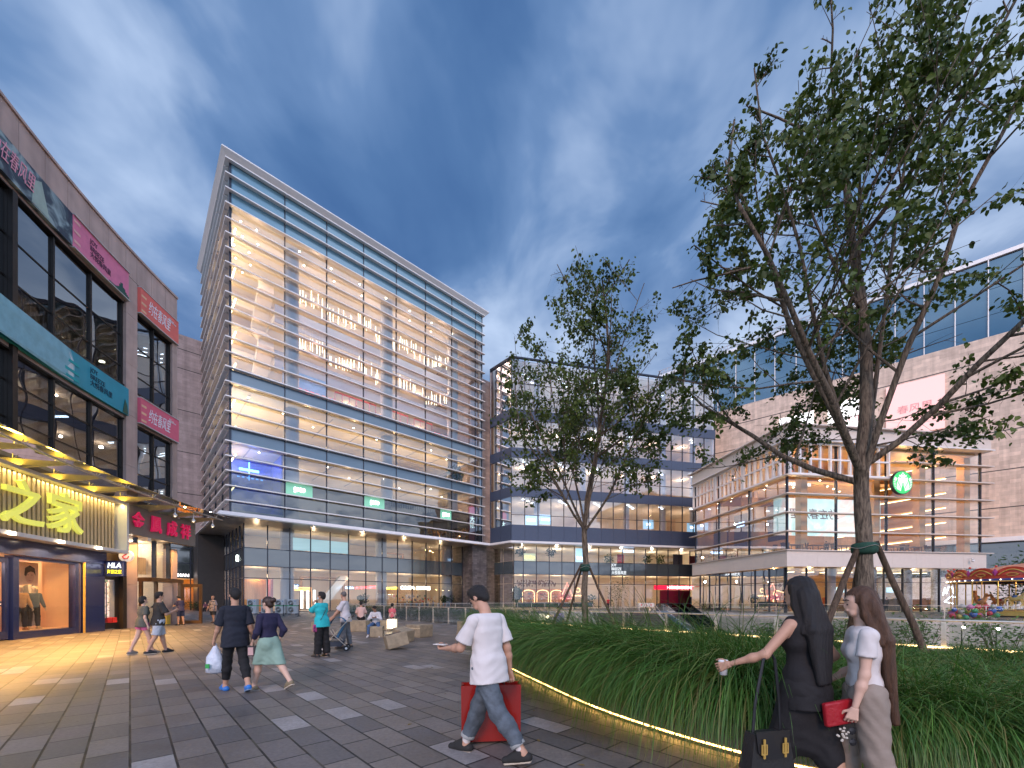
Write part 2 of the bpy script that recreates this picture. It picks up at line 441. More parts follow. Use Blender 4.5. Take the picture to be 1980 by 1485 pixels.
    hh = nd(nt, 'ShaderNodeMath', operation='MULTIPLY_ADD', i_1=0.12); L(n2.outputs[0], hh.inputs[0]); L(kj.outputs[0], hh.inputs[2])
    bp = nd(nt, 'ShaderNodeBump', i_Strength=0.5, i_Distance=0.008); L(hh.outputs[0], bp.inputs['Height']); L(bp.outputs[0], b.inputs['Normal'])
    L(b.outputs[0], out.inputs[0])
    return m
M['paving'] = paving_mat('slab_paving')
rc = lambda t, off: (RAIL[0] + w2.x * t + u2.x * off, RAIL[1] + w2.y * t + u2.y * off)
COURT = [rc(-16, 1.5), (42, 4), (44, 17), (29.5, 30.5), (28.2, 38), (23.2, 50.5), (4.5, 51.5), rc(21, 1.5)]
def sheet_with_hole(outer, hole, z):
    o3 = [Vector((x, y, 0)) for x, y in outer]; h3 = [Vector((x, y, 0)) for x, y in hole]
    tris = tessellate_polygon([o3, h3]); al = o3 + h3
    mb = MB(); mb.raw([(p.x, p.y, z) for p in al], [t if (al[t[1]] - al[t[0]]).cross(al[t[2]] - al[t[0]]).z > 0 else t[::-1] for t in tris])
    return mb
g = sheet_with_hole([(-900, -900), (900, -900), (900, 900), (-900, 900)], COURT, 0.0).build('ground', M['paving'])
tag(g, kind='structure')
M['courtwall'] = stone_clad('pale_tile_wall', (0.46, 0.42, 0.37), 1.2, 0.42, 0.010, 0.05, 0.5, bump=0.05)
M['courtfloor'] = pbr('court_floor', (0.20, 0.19, 0.18), 0.4)
DZ = -5.6
mb = MB(); mb.raw([(x, y, DZ) for x, y in COURT], [tuple(range(len(COURT)))[::-1]])
tag(mb.build('lower_court_floor', M['courtfloor']), kind='structure')
for i in range(len(COURT)):
    (x0, y0), (x1, y1) = COURT[i], COURT[(i + 1) % len(COURT)]
    L_ = math.hypot(x1 - x0, y1 - y0); a = math.atan2(y1 - y0, x1 - x0)
    side = 1 if True else -1
    mb = MB().box(0, L_, -0.3, 0.0, DZ, -0.004)
    w_ = mb.build('retaining_wall', M['courtwall'], loc=(x0, y0, 0), rz=a)
    lab = ['tiled court wall at the near right end of the sunken court', 'short tiled court wall at the far right edge', 'pale tiled court wall under the carousel fence',
           'pale tiled court wall between the carousel and the escalators', 'pale tiled court wall close beside the escalators', 'court wall at the head of the dark steps',
           'tiled court wall facing the plaza left of the steps', 'tiled court wall under the long steel railing'][i]
    tag(w_, lab, 'wall')
# ------------------------------------------------------------------ glass tower
M['t_glass'] = glass('tower_glass', (0.86, 0.92, 0.94), base=0.10, grow=0.75, wave=0.010, wscale=0.6)
M['t_dark'] = glass('tower_balustrade_glass', (0.10, 0.14, 0.15), base=0.07, grow=0.6, wave=0.02, wscale=0.6)
M['t_shop'] = glass('shop_glass', (0.92, 0.94, 0.93), base=0.05, grow=0.5)
def spandrel(name, c, metal=0.0, rough=0.12, coat=1.0):
    return pbr(name, c, rough, metal=metal, var=0.05, vscale=0.6, coat=coat, spec=0.8)
M['t_span'] = spandrel('grey_blue_spandrel', (0.075, 0.13, 0.175), rough=0.2)
M['t_top'] = spandrel('teal_top_panel', (0.13, 0.26, 0.33), rough=0.2)
M['g_span'] = spandrel('dark_grey_spandrel', (0.050, 0.066, 0.072), rough=0.15)
M['soffit'] = pbr('soffit_panel', (0.55, 0.50, 0.46), 0.28, metal=0.55, var=0.08, vscale=0.7, stretch=(0.2, 3, 1))
M['brickwall'] = stone_clad('pinkish_stone_cladding', (0.33, 0.265, 0.25), 1.6, 0.42, 0.006, .12, .85, bump=.6)
tw = thing('glass_tower', 'tall glass building with pale horizontal fins and lit floors', 'building', (*TOWER, 0), U_RZ)
TL, TD = 33.4, 19.7
TX = [0, 5.1, 9.6, 14.1, 18.6, 23.1, 27.6, 32.1, TL]
TY = [0, 4.9, 9.8, 14.8, TD]
Z0, Z1 = 10.5, 46.6
# horizontal bands: (z0, z1, material)
BANDS = [(10.5, 13.2, 't_dark'), (13.2, 14.7, 't_dark'), (14.7, 17.9, 't_glass'), (17.9, 19.4, 't_span'), (19.4, 23.8, 't_glass'), (23.8, 25.3, 't_span'),
         (25.3, 31.0, 't_glass'), (31.0, 36.7, 't_glass'), (36.7, 42.4, 't_glass'), (42.4, 44.9, 't_top'), (44.9, 46.6, 't_top')]
gp = 0.02
for (a, b, mk) in BANDS:
    nm = 'spandrel_panel' if mk in ('t_span', 't_top') else 'window_pane'
    for i in range(len(TX) - 1):
        x0, x1 = TX[i] + gp, TX[i + 1] - gp
        if nm == 'spandrel_panel':
            MB().box(x0, x1, 0.0, 0.10, a, b).build(nm, M[mk], tw)
        else:
            MB().quad((x0, 0.03, a), (x1, 0.03, a), (x1, 0.03, b), (x0, 0.03, b)).build(nm, M[mk], tw)
    for i in range(len(TY) - 1):
        y0, y1 = TY[i] + (0.11 if i == 0 else gp), TY[i + 1] - gp
        if nm == 'spandrel_panel':
            MB().box(0.0, 0.10, y0, y1, a, b).build(nm, M[mk], tw)
        else:
            MB().quad((0.03, y0, a), (0.03, y1, a), (0.03, y1, b), (0.03, y0, b)).build(nm, M[mk], tw)
for x in TX[1:]:
    MB().box(x - 0.05, x + 0.05, -0.05, 0.14, Z0, Z1).build('mullion', M['mull'], tw)
for y in TY[1:]:
    MB().box(-0.05, 0.14, y - 0.05, y + 0.05, Z0, Z1).build('mullion', M['mull'], tw)
MB().box(-0.07, 0.12, -0.07, 0.12, Z0, Z1).build('corner_post', M['mull'], tw)
MB().box(TL - 0.3, TL + 0.25, 0.15, 0.5, Z0, Z1).build('end_post', M['white'], tw)
for k in range(24):                                          # sun-shading fins, bent round the corner
    z = 11.62 + k * 1.5185
    mb = MB()
    mb.prism([(-0.48, -0.48), (TL + 0.3, -0.48), (TL + 0.3, -0.07), (-0.075, -0.07), (-0.075, TD), (-0.48, TD)], z, z + 0.11)
    for x in TX[1:-1]: mb.box(x + 0.04, x + 0.10, -0.44, -0.06, z - 0.10, z - 0.003)
    for y in TY[:-1]: mb.box(-0.44, -0.06, y + 0.55, y + 0.61, z - 0.10, z - 0.003)
    mb.build('fin', M['fin'], tw)
# roof rim, a sharp white wedge
mb = MB()
def rim(o, z): return [(-o, -o, z), (TL + o, -o, z), (TL + o, TD + 0.4, z), (-o, TD + 0.4, z)]
mb.hexa(rim(0.25, 46.62), rim(0.85, 47.15)); mb.hexa(rim(0.85, 47.152), rim(0.8, 47.32))
mb.build('roof_rim', M['white'], tw)
# eave above the shop floors
mb = MB()
mb.hexa([(-1.25, -1.25, 10.02), (TL + 1.0, -1.25, 10.02), (TL + 1.0, TD - .02, 10.02), (-1.25, TD - .02, 10.02)],
        [(-1.0, -1.0, 10.42), (TL + .8, -1.0, 10.42), (TL + .8, TD - .02, 10.42), (-1.0, TD - .02, 10.42)])
mb.build('eave', M['white'], tw)
# soffit boards with joints
for i in range(14):
    x0 = -1.1 + i * 2.5; x1 = min(x0 + 2.49, TL + 0.9)
    MB().box(x0, x1, -1.1, 3.4, 9.95, 10.016).build('soffit_panel', M['soffit'], tw)
for i in range(6):
    y0 = 3.41 + i * 2.7
    MB().box(-1.1, 2.0, y0, y0 + 2.69, 9.95, 10.016).build('soffit_panel', M['soffit'], tw)
# slabs, ceilings, back walls
SL = [(10.43, 10.9), (18.0, 19.3), (23.9, 25.2), (42.45, 43.2)]
for a, b in SL:
    y0 = 0.35
    MB().box(0.35, TL - 0.35, y0, TD - 0.1, a, b).build('floor_slab', M['ceil'], tw)
M['band'] = pbr('mauve_gallery_band', (0.36, 0.36, 0.44), 0.6, var=0.04)
for z in (30.6, 36.3):
    MB().box(5.5, TL - 0.4, 6.2, 13.9, z, z + 0.6).build('gallery_slab', M['ceil'], tw)
    MB().box(5.5, TL - 0.4, 6.0, 6.18, z - 0.5, z + 1.7).build('gallery_front', M['band'], tw)
MB().box(0.36, TL - 0.3, 13.92, 14.2, 10.91, 42.4).build('back_wall', M['cream'], tw)
MB().box(0.36, 0.6, 14.22, TD, 10.91, 42.4).build('side_wall', M['cream'], tw)
MB().box(TL - 0.3, TL, 0.55, TD, 10.0, 46.5).build('end_wall', M['brickwall'], tw)
MB().box(0.3, TL - 0.3, 0.3, TD, 46.2, 46.5).build('roof_slab', M['white'], tw)
for x in (6.4, 18.4, 29.4):
    MB().cyl(x, 4.1, 0.0, 9.94, 0.75, n=28).build('column', M['col'], tw, True)
    MB().cyl(x, 2.4, 10.95, 42.4, 0.8, n=28).build('column', M['col'], tw, True)
# stair tower inside the corner bay: landings and raking flights
for z in (28.2, 31.5, 34.8, 38.0):
    MB().box(0.8, 5.0, 9.5, 13.9, z, z + 0.9).build('landing', M['cream'], tw)
for z, d in ((25.3, 1), (28.8, -1), (32.1, 1), (35.4, -1)):
    ya, yb = (5.2, 9.6) if d > 0 else (9.6, 5.2)
    MB().hexa([(3.6, ya, z), (5.2, ya, z), (5.2, yb, z + 3.1), (3.6, yb, z + 3.1)],
              [(3.6, ya, z + 0.9), (5.2, ya, z + 0.9), (5.2, yb, z + 4.0), (3.6, yb, z + 4.0)]).build('stair_flight', M['cream'], tw)
# light tubes hanging in the upper gallery, three strips of them
M['tube'] = emit('glowing_tube', (1.0, 0.80, 0.55), 5.0)
rnd = random.Random(3)
for (x0, x1, zz) in ((6.2, 17.0, 38.2), (17.5, 24.0, 38.0), (24.6, 31.0, 38.2), (6.2, 17, 32.4), (17.5, 24, 32.3), (25, 31, 32.3)):
    t = thing('chandelier', 'cluster of slim glowing tubes hanging in the tower gallery', 'chandelier', group='tube chandeliers in the upper gallery')
    t.parent = tw; del t['category']
    mb = MB(); m2 = MB(); x = x0
    while x < x1:
        z = zz + rnd.uniform(-0.4, 0.4) + 0.5 * math.sin(x * 0.9); y = 3.9 + rnd.uniform(-0.5, 0.9)
        ln = 1.3 + rnd.uniform(-.3, .4)
        mb.cyl(x, y, z, z + ln, 0.035, n=6)
        m2.cyl(x, y, z + ln, z + ln + 1.5, 0.008, n=4)
        x += 0.34
    mb.build('glowing_tube', M['tube'], t); m2.build('hanging_wire', M['steel'], t)
# downlights
M['spot'] = emit('downlight_glow', (1.0, 0.85, 0.62), 30)
def downlights(parent, pts, z, r=0.09, glow='spot'):
    for (x, y) in pts:
        MB().cyl(x, y, z - 0.05, z - 0.002, r * 1.5, n=12).build('downlight_ring', M['steel'], parent)
        MB().cyl(x, y, z - 0.07, z - 0.052, r, n=10).build('downlight', M[glow], parent)
downlights(tw, [(1.2 + i * 1.5 + (j % 2) * .5, 1.6 + j * 2.0) for i in range(2) for j in range(5)] + [(7 + i * 3.6, 1.4) for i in range(7)] + [(8 + i * 3.6, 3.2) for i in range(7)], 42.44)
downlights(tw, [(2 + i * 3.9, 2.2 + (i % 3) * 1.7) for i in range(8)], 23.88)
downlights(tw, [(3 + i * 3.7, 2.0 + (i % 2) * 2.7) for i in range(8)], 17.98)
# ceiling slots (dark service slots) on the two lower ceilings
for zc in (17.99, 23.89):
    for i in range(7):
        MB().box(2 + i * 4.4, 2.12 + i * 4.4, 1.5, 9.5, zc - 0.03, zc - 0.003).build('ceiling_slot', M['col'], tw)
# shops on the third floor: low frosted band behind the balustrade, lit bar signs
M['frost'] = lit_face('lit_frosted_sign', (0.20, 0.50, 0.34), .5)
M['wtext'] = emit('white_letters', (0.9, 1.0, 0.92), 9)
for (xa, xb) in ((5.2, 8.0), (14.2, 16.9), (25.6, 27.5)):
    s = MB().box(xa, xb, -0.03, 0.02, 13.25, 14.65).build('light_box', M['frost'], tw)
    text_obj('lettering', '§100', M['wtext'], s, ((xa + xb) / 2, -0.035, 13.95), (1, 0, 0), 1.5, 0.6, 0.03, 0.02)
M['blue_room'] = pbr('blue_room', (0.10, 0.16, 0.75), 0.6)
MB().box(0.4, 5.0, 5.2, 5.4, 10.95, 17.9).build('blue_partition', M['blue_room'], tw)
MB().box(5.0, 5.15, 1.0, 5.2, 10.95, 17.9).build('blue_partition', M['blue_room'], tw)
M['blue_glow'] = emit('blue_glow', (0.1, 0.35, 1.0), 9)
mb = MB(); mb.box(2.2, 2.3, 3.0, 3.1, 14.9, 16.9); mb.box(1.3, 3.2, 3.0, 3.1, 15.9, 16.15)
for i in range(6): mb.box(1.1 + i * .45, 1.35 + i * .45, 3.0, 3.1, 15.1, 15.2)
mb.build('neon_sign', M['blue_glow'], tw)
lamp('POINT', (2.5, 2.2, 16.2), 120, (0.25, 0.35, 1.0), 0.15, tw)
# poster on the inside of the right-hand window and a red panel
M['pinkp'] = lit_face('pink_poster', (0.75, 0.18, 0.20), 0.35)
mb = MB(); mb.plate([(31.0, 10.9), (32.0, 10.7), (32.3, 11.3), (32.3, 15.8), (31.6, 16.2), (30.9, 15.9), (30.9, 12.4)], lambda x, y, d: (x, 0.2 + d, y), 0.04)
o = mb.build('window_poster', M['pinkp'], tw); o['label'] = 'pink window poster with white writing'
text_obj('lettering', '大\n悅', M['wtext'], o, (31.6, 0.19, 13.6), (1, 0, 0), 0.9, 2.6, 0.01, 0.01)
# patterned balustrade and shop front in the gallery
def dot_mat():
    m, nt, out = new_mat('dotted_screen'); L = nt.links.new
    b = nd(nt, 'ShaderNodeBsdfPrincipled', i_Roughness=0.6); tc = nd(nt, 'ShaderNodeTexCoord')
    sx = nd(nt, 'ShaderNodeSeparateXYZ'); L(tc.outputs['Object'], sx.inputs[0])
    def fr(i, s):
        a = nd(nt, 'ShaderNodeMath', operation='MULTIPLY', i_1=s); L(sx.outputs[i], a.inputs[0])
        f = nd(nt, 'ShaderNodeMath', operation='FRACT'); L(a.outputs[0], f.inputs[0])
        c = nd(nt, 'ShaderNodeMath', operation='SUBTRACT', i_1=0.5); L(f.outputs[0], c.inputs[0]); 
        q = nd(nt, 'ShaderNodeMath', operation='POWER', i_1=2.0); L(c.outputs[0], q.inputs[0]); return q
    q1, q2 = fr(0, 1.4), fr(2, 1.05)
    ad = nd(nt, 'ShaderNodeMath', operation='ADD'); L(q1.outputs[0], ad.inputs[0]); L(q2.outputs[0], ad.inputs[1])
    lt = nd(nt, 'ShaderNodeMath', operation='LESS_THAN', i_1=0.16); L(ad.outputs[0], lt.inputs[0])
    n = nd(nt, 'ShaderNodeTexNoise', i_Scale=0.5); L(tc.outputs['Object'], n.inputs['Vector'])
    rp = nd(nt, 'ShaderNodeValToRGB'); rp.color_ramp.elements[0].position = .45; rp.color_ramp.elements[1].position = .55
    rp.color_ramp.elements[0].color = (0.75, 0.10, 0.16, 1); rp.color_ramp.elements[1].color = (0.8, 0.42, 0.34, 1); L(n.outputs[0], rp.inputs[0])
    mx = nd(nt, 'ShaderNodeMix', data_type='RGBA'); mx.inputs[6].default_value = (0.17, 0.25, 0.55, 1); L(rp.outputs[0], mx.inputs[7]); L(lt.outputs[0], mx.inputs[0])
    L(mx.outputs[2], b.inputs['Base Color']); L(b.outputs[0], out.inputs[0]); return m
M['dots'] = dot_mat()
M['lattice_blue'] = pbr('blue_shop_panel', (0.16, 0.30, 0.58), 0.6)
M['rose'] = pbr('rose_trim', (0.55, 0.12, 0.16), 0.5)
for (xa, xb) in ((6.3, 12.5), (18.4, 20.8), (23.5, 24.4), (27.8, 31.8)):
    MB().box(xa, xb, 5.4, 5.5, 25.3, 28.3).build('patterned_screen', M['dots'], tw)
MB().box(6.3, 11.6, 5.8, 5.9, 28.4, 30.4).build('shop_panel', M['lattice_blue'], tw)
for (xa, xb) in ((12.6, 18.3), (20.9, 23.4), (24.5, 27.7)):
    mb = MB(); n = max(2, int((xb - xa) / 0.9))
    for i in range(n + 1): mb.box(xa + (xb - xa) * i / n - .04, xa + (xb - xa) * i / n + .04, 5.6, 5.68, 25.3, 29.4)
    mb.box(xa, xb, 5.53, 5.6, 29.3, 29.5); mb.box(xa, xb, 5.53, 5.6, 28.0, 28.12)
    mb.build('lattice_screen', M['rose'], tw)
    mb = MB(); mb.box(xa, xb, 6.6, 6.7, 25.3, 28.6); mb.build('curtain', pbr('plum_curtain', (0.32, 0.16, 0.22), .8, var=.3, vscale=6, stretch=(6, 1, .2)), tw)
for (xa, xb, za, zb) in ((13, 17, 33.5, 35.8), (26, 30, 27.0, 30.0), (20, 23.4, 33, 36)):
    mb = MB(); mb.box(xa, xb, 13.7, 13.9, zb - .25, zb); mb.box(xa, xa + .25, 13.7, 13.9, za, zb - .26); mb.box(xb - .25, xb, 13.7, 13.9, za, zb - .26)
    mb.build('shop_portal', M['rose'], tw)
# third-floor dining: rows of dark chair backs along the glass
rnd = random.Random(5)
for i in range(40):
    x = 15.5 + i * 0.36
    MB().box(x, x + 0.22, 1.0, 1.1, 14.2, 14.75 + rnd.uniform(0, .25)).build('chair_back', M['black'], tw)
# planter plant right of the fourth floor
def leafball(name, c, r, n, mat, parent, size=0.22, seed=1, flat_=0.9, up=0.3):
    rnd = random.Random(seed); mb = MB()
    for _ in range(n):
        while True:
            p = Vector((rnd.uniform(-1, 1), rnd.uniform(-1, 1), rnd.uniform(-1, 1)))
            if p.length <= 1: break
        p = Vector((p.x * r[0], p.y * r[1], p.z * r[2])) + Vector(c)
        d = Vector((rnd.gauss(0, 1), rnd.gauss(0, 1), rnd.gauss(up, 0.7))).normalized()
        s = d.cross(Vector((rnd.gauss(0, 1), rnd.gauss(0, 1), rnd.gauss(0, 1)))).normalized() * size * .28
        L_ = size * rnd.uniform(.7, 1.3)
        mb.quad(p, p + d * L_ * .5 + s, p + d * L_, p + d * L_ * .5 - s)
    return mb.build(name, mat, parent)
def leaf_mat(name, c1, c2, rough=0.5, trans=0.25, scale=5.0):
    m, nt, out = new_mat(name); L = nt.links.new
    b = nd(nt, 'ShaderNodeBsdfPrincipled', i_Roughness=rough)
    tc = nd(nt, 'ShaderNodeTexCoord'); n = nd(nt, 'ShaderNodeTexNoise', i_Scale=scale, i_Detail=3.0)
    L(tc.outputs['Object'], n.inputs['Vector'])
    rp = nd(nt, 'ShaderNodeValToRGB'); rp.color_ramp.elements[0].position = .35; rp.color_ramp.elements[1].position = .65
    rp.color_ramp.elements[0].color = c4(c1); rp.color_ramp.elements[1].color = c4(c2)
    L(n.outputs[0], rp.inputs[0]); L(rp.outputs[0], b.inputs['Base Color'])
    t = nd(nt, 'ShaderNodeBsdfTranslucent'); L(rp.outputs[0], t.inputs[0])
    mx = nd(nt, 'ShaderNodeMixShader', i_0=trans); L(b.outputs[0], mx.inputs[1]); L(t.outputs[0], mx.inputs[2])
    L(mx.outputs[0], out.inputs[0]); return m
M['plant_dark'] = leaf_mat('indoor_plant_leaf', (0.02, 0.05, 0.015), (0.05, 0.11, 0.03))
leafball('indoor_plant', (29.5, 1.8, 21.0), (1.4, .8, 1.3), 260, M['plant_dark'], tw, .7, 4)
# ground shops: glazing
GX0, GY0 = 1.65, 2.57
GXE = 31.4
gx = [GX0 + i * 2.31 for i in range(13)] + [GXE]
GZ = [(0.12, 3.86, 't_shop'), (3.94, 5.23, 't_shop'), (5.3, 7.24, 'g_span'), (7.3, 9.93, 't_shop')]
for i in range(len(gx) - 1):
    for a, b, mk in GZ:
        x0, x1 = gx[i] + .04, gx[i + 1] - .04
        if mk == 'g_span': MB().box(x0, x1, GY0 - .02, GY0 + .08, a, b).build('spandrel_panel', M[mk], tw)
        else: MB().quad((x0, GY0, a), (x1, GY0, a), (x1, GY0, b), (x0, GY0, b)).build('window_pane', M[mk], tw)
for x in gx: MB().box(x - .045, x + .045, GY0 - .09, GY0 + .1, 0, 9.94).build('mullion', M['mull'], tw)
gy = [GY0 + i * 2.2 for i in range(8)]
for i in range(len(gy) - 1):
    for a, b, mk in GZ:
        y0, y1 = gy[i] + .04, gy[i + 1] - .04
        if i == 0: y0 += .08
        if mk == 'g_span': MB().box(GX0 - .02, GX0 + .08, y0, y1, a, b).build('spandrel_panel', M[mk], tw)
        else: MB().quad((GX0, y0, a), (GX0, y1, a), (GX0, y1, b), (GX0, y0, b)).build('window_pane', M[mk], tw)
for y in gy[1:]: MB().box(GX0 - .09, GX0 + .1, y - .045, y + .045, 0, 9.94).build('mullion', M['mull'], tw)
for z in (0.04, 3.9, 5.26, 7.27):
    MB().box(GX0 + .05, GXE, GY0 - .06, GY0 - .021, z - .04, z + .04).build('transom', M['mull'], tw)
    MB().box(GX0 - .06, GX0 - .021, GY0 + .05, gy[-1], z - .04, z + .04).build('transom', M['mull'], tw)
# inside the ground shops
MB().box(GX0 + .12, TL - 1, GY0 + .15, 15, 5.35, 7.2).build('shop_slab', M['ceil'], tw)
MB().box(GX0 + .12, TL - 1, GY0 + .11, 18, 0.004, 0.04).build('shop_floor', M['floorin'], tw)
MB().box(GX0 + .12, TL - 1, 12.4, 12.7, 0.05, 9.94).build('shop_back_wall', M['cream'], tw)
MB().box(TL - 1.9, TL - 1.6, GY0 + .15, 12.3, .05, 9.94).build('shop_side_wall', M['cream'], tw)
# cladding of dark slate at the right foot
M['slate'] = stone_clad('dark_slate_wall', (0.105, 0.090, 0.088), 0.75, 0.28, .006, .35, .7)
MB().box(GXE + .05, TL + 0.9, -0.1, 8, 0, 9.94).build('slate_pier', M['slate'], tw)
MB().box(TL + 0.92, TL + 4.4, 1.2, 8, 0, 9.94).build('slate_wall', M['slate'], tw)
# partitions, counters, screens in the ground shops
M['orangewood'] = pbr('orange_timber', (0.62, 0.30, 0.08), 0.5, var=.15, vscale=3, stretch=(4, 4, .3))
MB().box(2.1, 4.6, 6.2, 6.4, 0.05, 3.9).build('timber_partition', M['orangewood'], tw)
MB().box(4.7, 4.9, 4.2, 6.2, 0.05, 3.9).build('red_panel', M['rose'], tw)
for (xa, xb, zt) in ((9.9, 14.8, 9.3), (20.7, 24.6, 8.8), (9.2, 15.2, 4.6)):
    mb = MB(); mb.box(xa, xb, 9.0, 9.3, zt - .25, zt); mb.box(xa, xa + .3, 9.0, 9.3, zt - 3.2 if zt > 6 else .05, zt - .26); mb.box(xb - .3, xb, 9.0, 9.3, zt - 3.2 if zt > 6 else .05, zt - .26)
    mb.build('timber_portal', M['wood'], tw)
# escalator inside
MB().hexa([(10.5, 8.0, .2), (12.0, 8.0, .2), (15.6, 8.0, 4.8), (14.2, 8.0, 4.8)], [(10.5, 8.9, .2), (12.0, 8.9, .2), (15.6, 8.9, 4.8), (14.2, 8.9, 4.8)]).build('indoor_escalator', M['steel'], tw)
mb = MB()
for z in (1.2, 2.6):
    mb.box(5.8, 9.2, 4.3, 4.4, 3.1 - z * .2, 3.25 - z * .2)
mb.box(5.8, 5.9, 4.3, 4.4, .05, 3.0); mb.box(9.1, 9.2, 4.3, 4.4, .05, 3.0); 
mb.build('neon_frame', emit('amber_line', (1, .42, .12), 3.5), tw)
M['bluesign'] = emit('blue_white_sign', (.35, .6, 1.0), 6); M['yellow_sign'] = emit('yellow_letters', (1.0, .72, .06), 6)
M['redl'] = emit('red_letters', (1.0, .10, .12), 6)
def sign(x, z, w, h, body, mk, y=6.0, rot=0):
    s = MB().box(x - w / 2 - .1, x + w / 2 + .1, y + .03, y + .12, z - h / 2 - .08, z + h / 2 + .08).build('shop_sign', M['dark'], tw)
    text_obj('lettering', body, M[mk], s, (x, y + .02, z), (1, 0, 0), w, h, .03, .015, keep=False)
sign(7.0, 3.05, 1.5, .5, 'THE SONG', 'bluesign', 4.6)
M['dark_nothing'] = M['dark']
t_ = text_obj('shop_lettering', 'COSTA COFFEE', emit('cream_letters', (1, .93, .8), 8), tw, (25.0, 6.0, 3.25), (1, 0, 0), 5.2, .55, .05, .012, keep=False)
t_ = text_obj('shop_lettering', '大食代餐厅', M['redl'], tw, (17.2, 6.5, 3.2), (1, 0, .06), 3.2, .42, .05, .01, keep=False)
t_ = text_obj('shop_lettering', 'EIN WEDE', M['yellow_sign'], tw, (20.2, 4.4, 3.1), (1, 0, .05), 1.9, .34, .05, .03, keep=False)
t_ = text_obj('shop_lettering', 'DXRA', M['bluesign'], tw, (14.8, 6.3, 3.1), (1, 0, 0), 1.2, .3, .05, .01, keep=False)
# bright display cases
M['case'] = emit('display_case_glow', (1, .93, .85), 3.2)
for x in (8.3, 9.0, 9.8): MB().box(x, x + .25, 5.4, 5.6, .3, 2.7).build('display_case', M['case'], tw)
# café furnishings: counter, stock, tables
rnd = random.Random(11)
MB().box(22.4, 26.8, 6.6, 7.2, .05, 1.15).build('cafe_counter', M['wood'], tw)
MB().box(22.2, 27.4, 9.6, 9.9, .05, 3.0).build('stock_wall', pbr('stock_wall', (.55, .4, .28), .7, var=.4, vscale=7), tw)
cols = [(.6, .1, .08), (.65, .6, .5), (.1, .25, .12), (.15, .15, .18), (.7, .45, .15), (.5, .5, .55)]
for i in range(60):
    x = 21.5 + rnd.random() * 7; z = .9 + rnd.random() * 1.1; y = 5.4 + rnd.random() * 1.0
    s = rnd.uniform(.08, .2)
    MB().box(x, x + s, y, y + s, z, z + s * 1.6).build('packaged_goods', flat(rnd.choice(cols)), tw)
for i in range(9):
    x = 21.2 + i * .95
    mb = MB(); mb.box(x - .3, x + .3, 3.6, 4.2, .72, .76); mb.cyl(x, 3.9, .05, .72, .03, n=6); mb.cyl(x, 3.9, .04, .07, .25)
    mb.build('cafe_table', M['dark'], tw)
    mb = MB(); mb.box(x + .3, x + .62, 3.3, 3.7, .45, .5); mb.box(x + .3, x + .62, 3.25, 3.3, .45, .95); mb.box(x+.32, x+.36, 3.3, 3.34, .04, .45); mb.box(x+.56, x+.6, 3.3, 3.34, .04, .45); mb.box(x+.32, x+.36, 3.62, 3.66, .04, .45); mb.box(x+.56, x+.6, 3.62, 3.66, .04, .45)
    mb.build('cafe_chair', flat((.16, .2, .26)), tw)
for x in (15.6, 28.6, 29.9):
    leafball('potted_plant', (x, 3.6, 1.5), (.7, .4, .6), 180, M['plant_dark'], tw, .35, int(x))
    MB().lathe([(.2, .05), (.32, .9), (.3, .92)], x, 3.6, 14).build('plant_pot', flat((.45, .16, .07)), tw)
# pale festival screen seen through the glass of floor two
M['screenb'] = lit_face('pale_blue_banner', (.42, .68, .70), .5)
MB().box(6.6, 13.6, 3.5, 3.6, 7.5, 9.0).build('hanging_banner', M['screenb'], tw)
# room lamps; glow strips added inside the narrow side to warm its fins
M['added_strip'] = emit('added_glow_strip', (1, .66, .34), 15)
for z in (13.6, 16.9, 19.9, 22.9, 26.6, 30.0, 33.5, 37.0, 41.0):
    MB().box(.62, .74, 1.2, 13.5 if z < 25 else 19.2, z, z + .08).build('added_glow_strip', M['added_strip'], tw)
for z in (16.0, 21.6, 28, 34, 39.5):
    for y in (4, 8, 12, 16):
        if z > 25 or y < 13: lamp('POINT', (1.3, y, z), 150, (1, .68, .36), .08, tw)
for x in (3.5, 10, 16.5, 23, 29.5):
    lamp('POINT', (x, 6.0, 8.4), 130, (1, .70, .42), .15, tw)
    lamp('POINT', (x, 6.0, 4.3), 190, (1, .70, .42), .15, tw)
for x in (8, 14, 20, 26, 31):
    lamp('POINT', (x, 5.0, 15.4), 220, (1, .66, .36), .1, tw)
for x in (3, 9, 15, 21, 27, 31.5):
    lamp('POINT', (x, 5.0, 21.3), 250, (1, .64, .33), .1, tw)
for x in (3, 9.5, 16, 22, 28):
    lamp('POINT', (x, 3.4, 38.9), 300, (1, .62, .42), .1, tw)
    lamp('POINT', (x, 3.4, 34.0), 240, (1, .62, .42), .15, tw)
    lamp('POINT', (x, 3.6, 28.6), 260, (1, .58, .44), .15, tw)
    if x > 5:
        lamp('POINT', (x, 10.5, 35.4), 140, (1, .63, .42), .15, tw); lamp('POINT', (x, 10.5, 29.8), 130, (1, .63, .42), .15, tw)
        lamp('POINT', (x, 10.5, 40.8), 160, (1, .63, .42), .15, tw)
# writing on the left return, small white
text_obj('lettering', 'JOY\nBREEZE', M['wtext'], tw, (GX0 - .1, 5.6, 6.3), (0, -1, 0), 1.4, 1.3, .03, .01)

# ------------------------------------------------------------------ stone wing behind the tower
an = thing('stone_wing', 'pinkish grey stone building with few dark joints behind the glass tower', 'building', (*TOWER, 0), U_RZ)
AY = TD + 0.25
MB().box(-30, -0.2, AY, AY + 12, 10.2, 37.2).build('wall', M['brickwall'], an)
MB().box(-0.18, TL + 6, AY, AY + 12, 10.2, 37.2).build('wall', M['brickwall'], an)
for z in (15.8, 21.4, 27.0, 32.6, 35.2):
    MB().box(-30, -0.3, AY - .012, AY - .002, z, z + .09).build('joint', M['dark'], an)
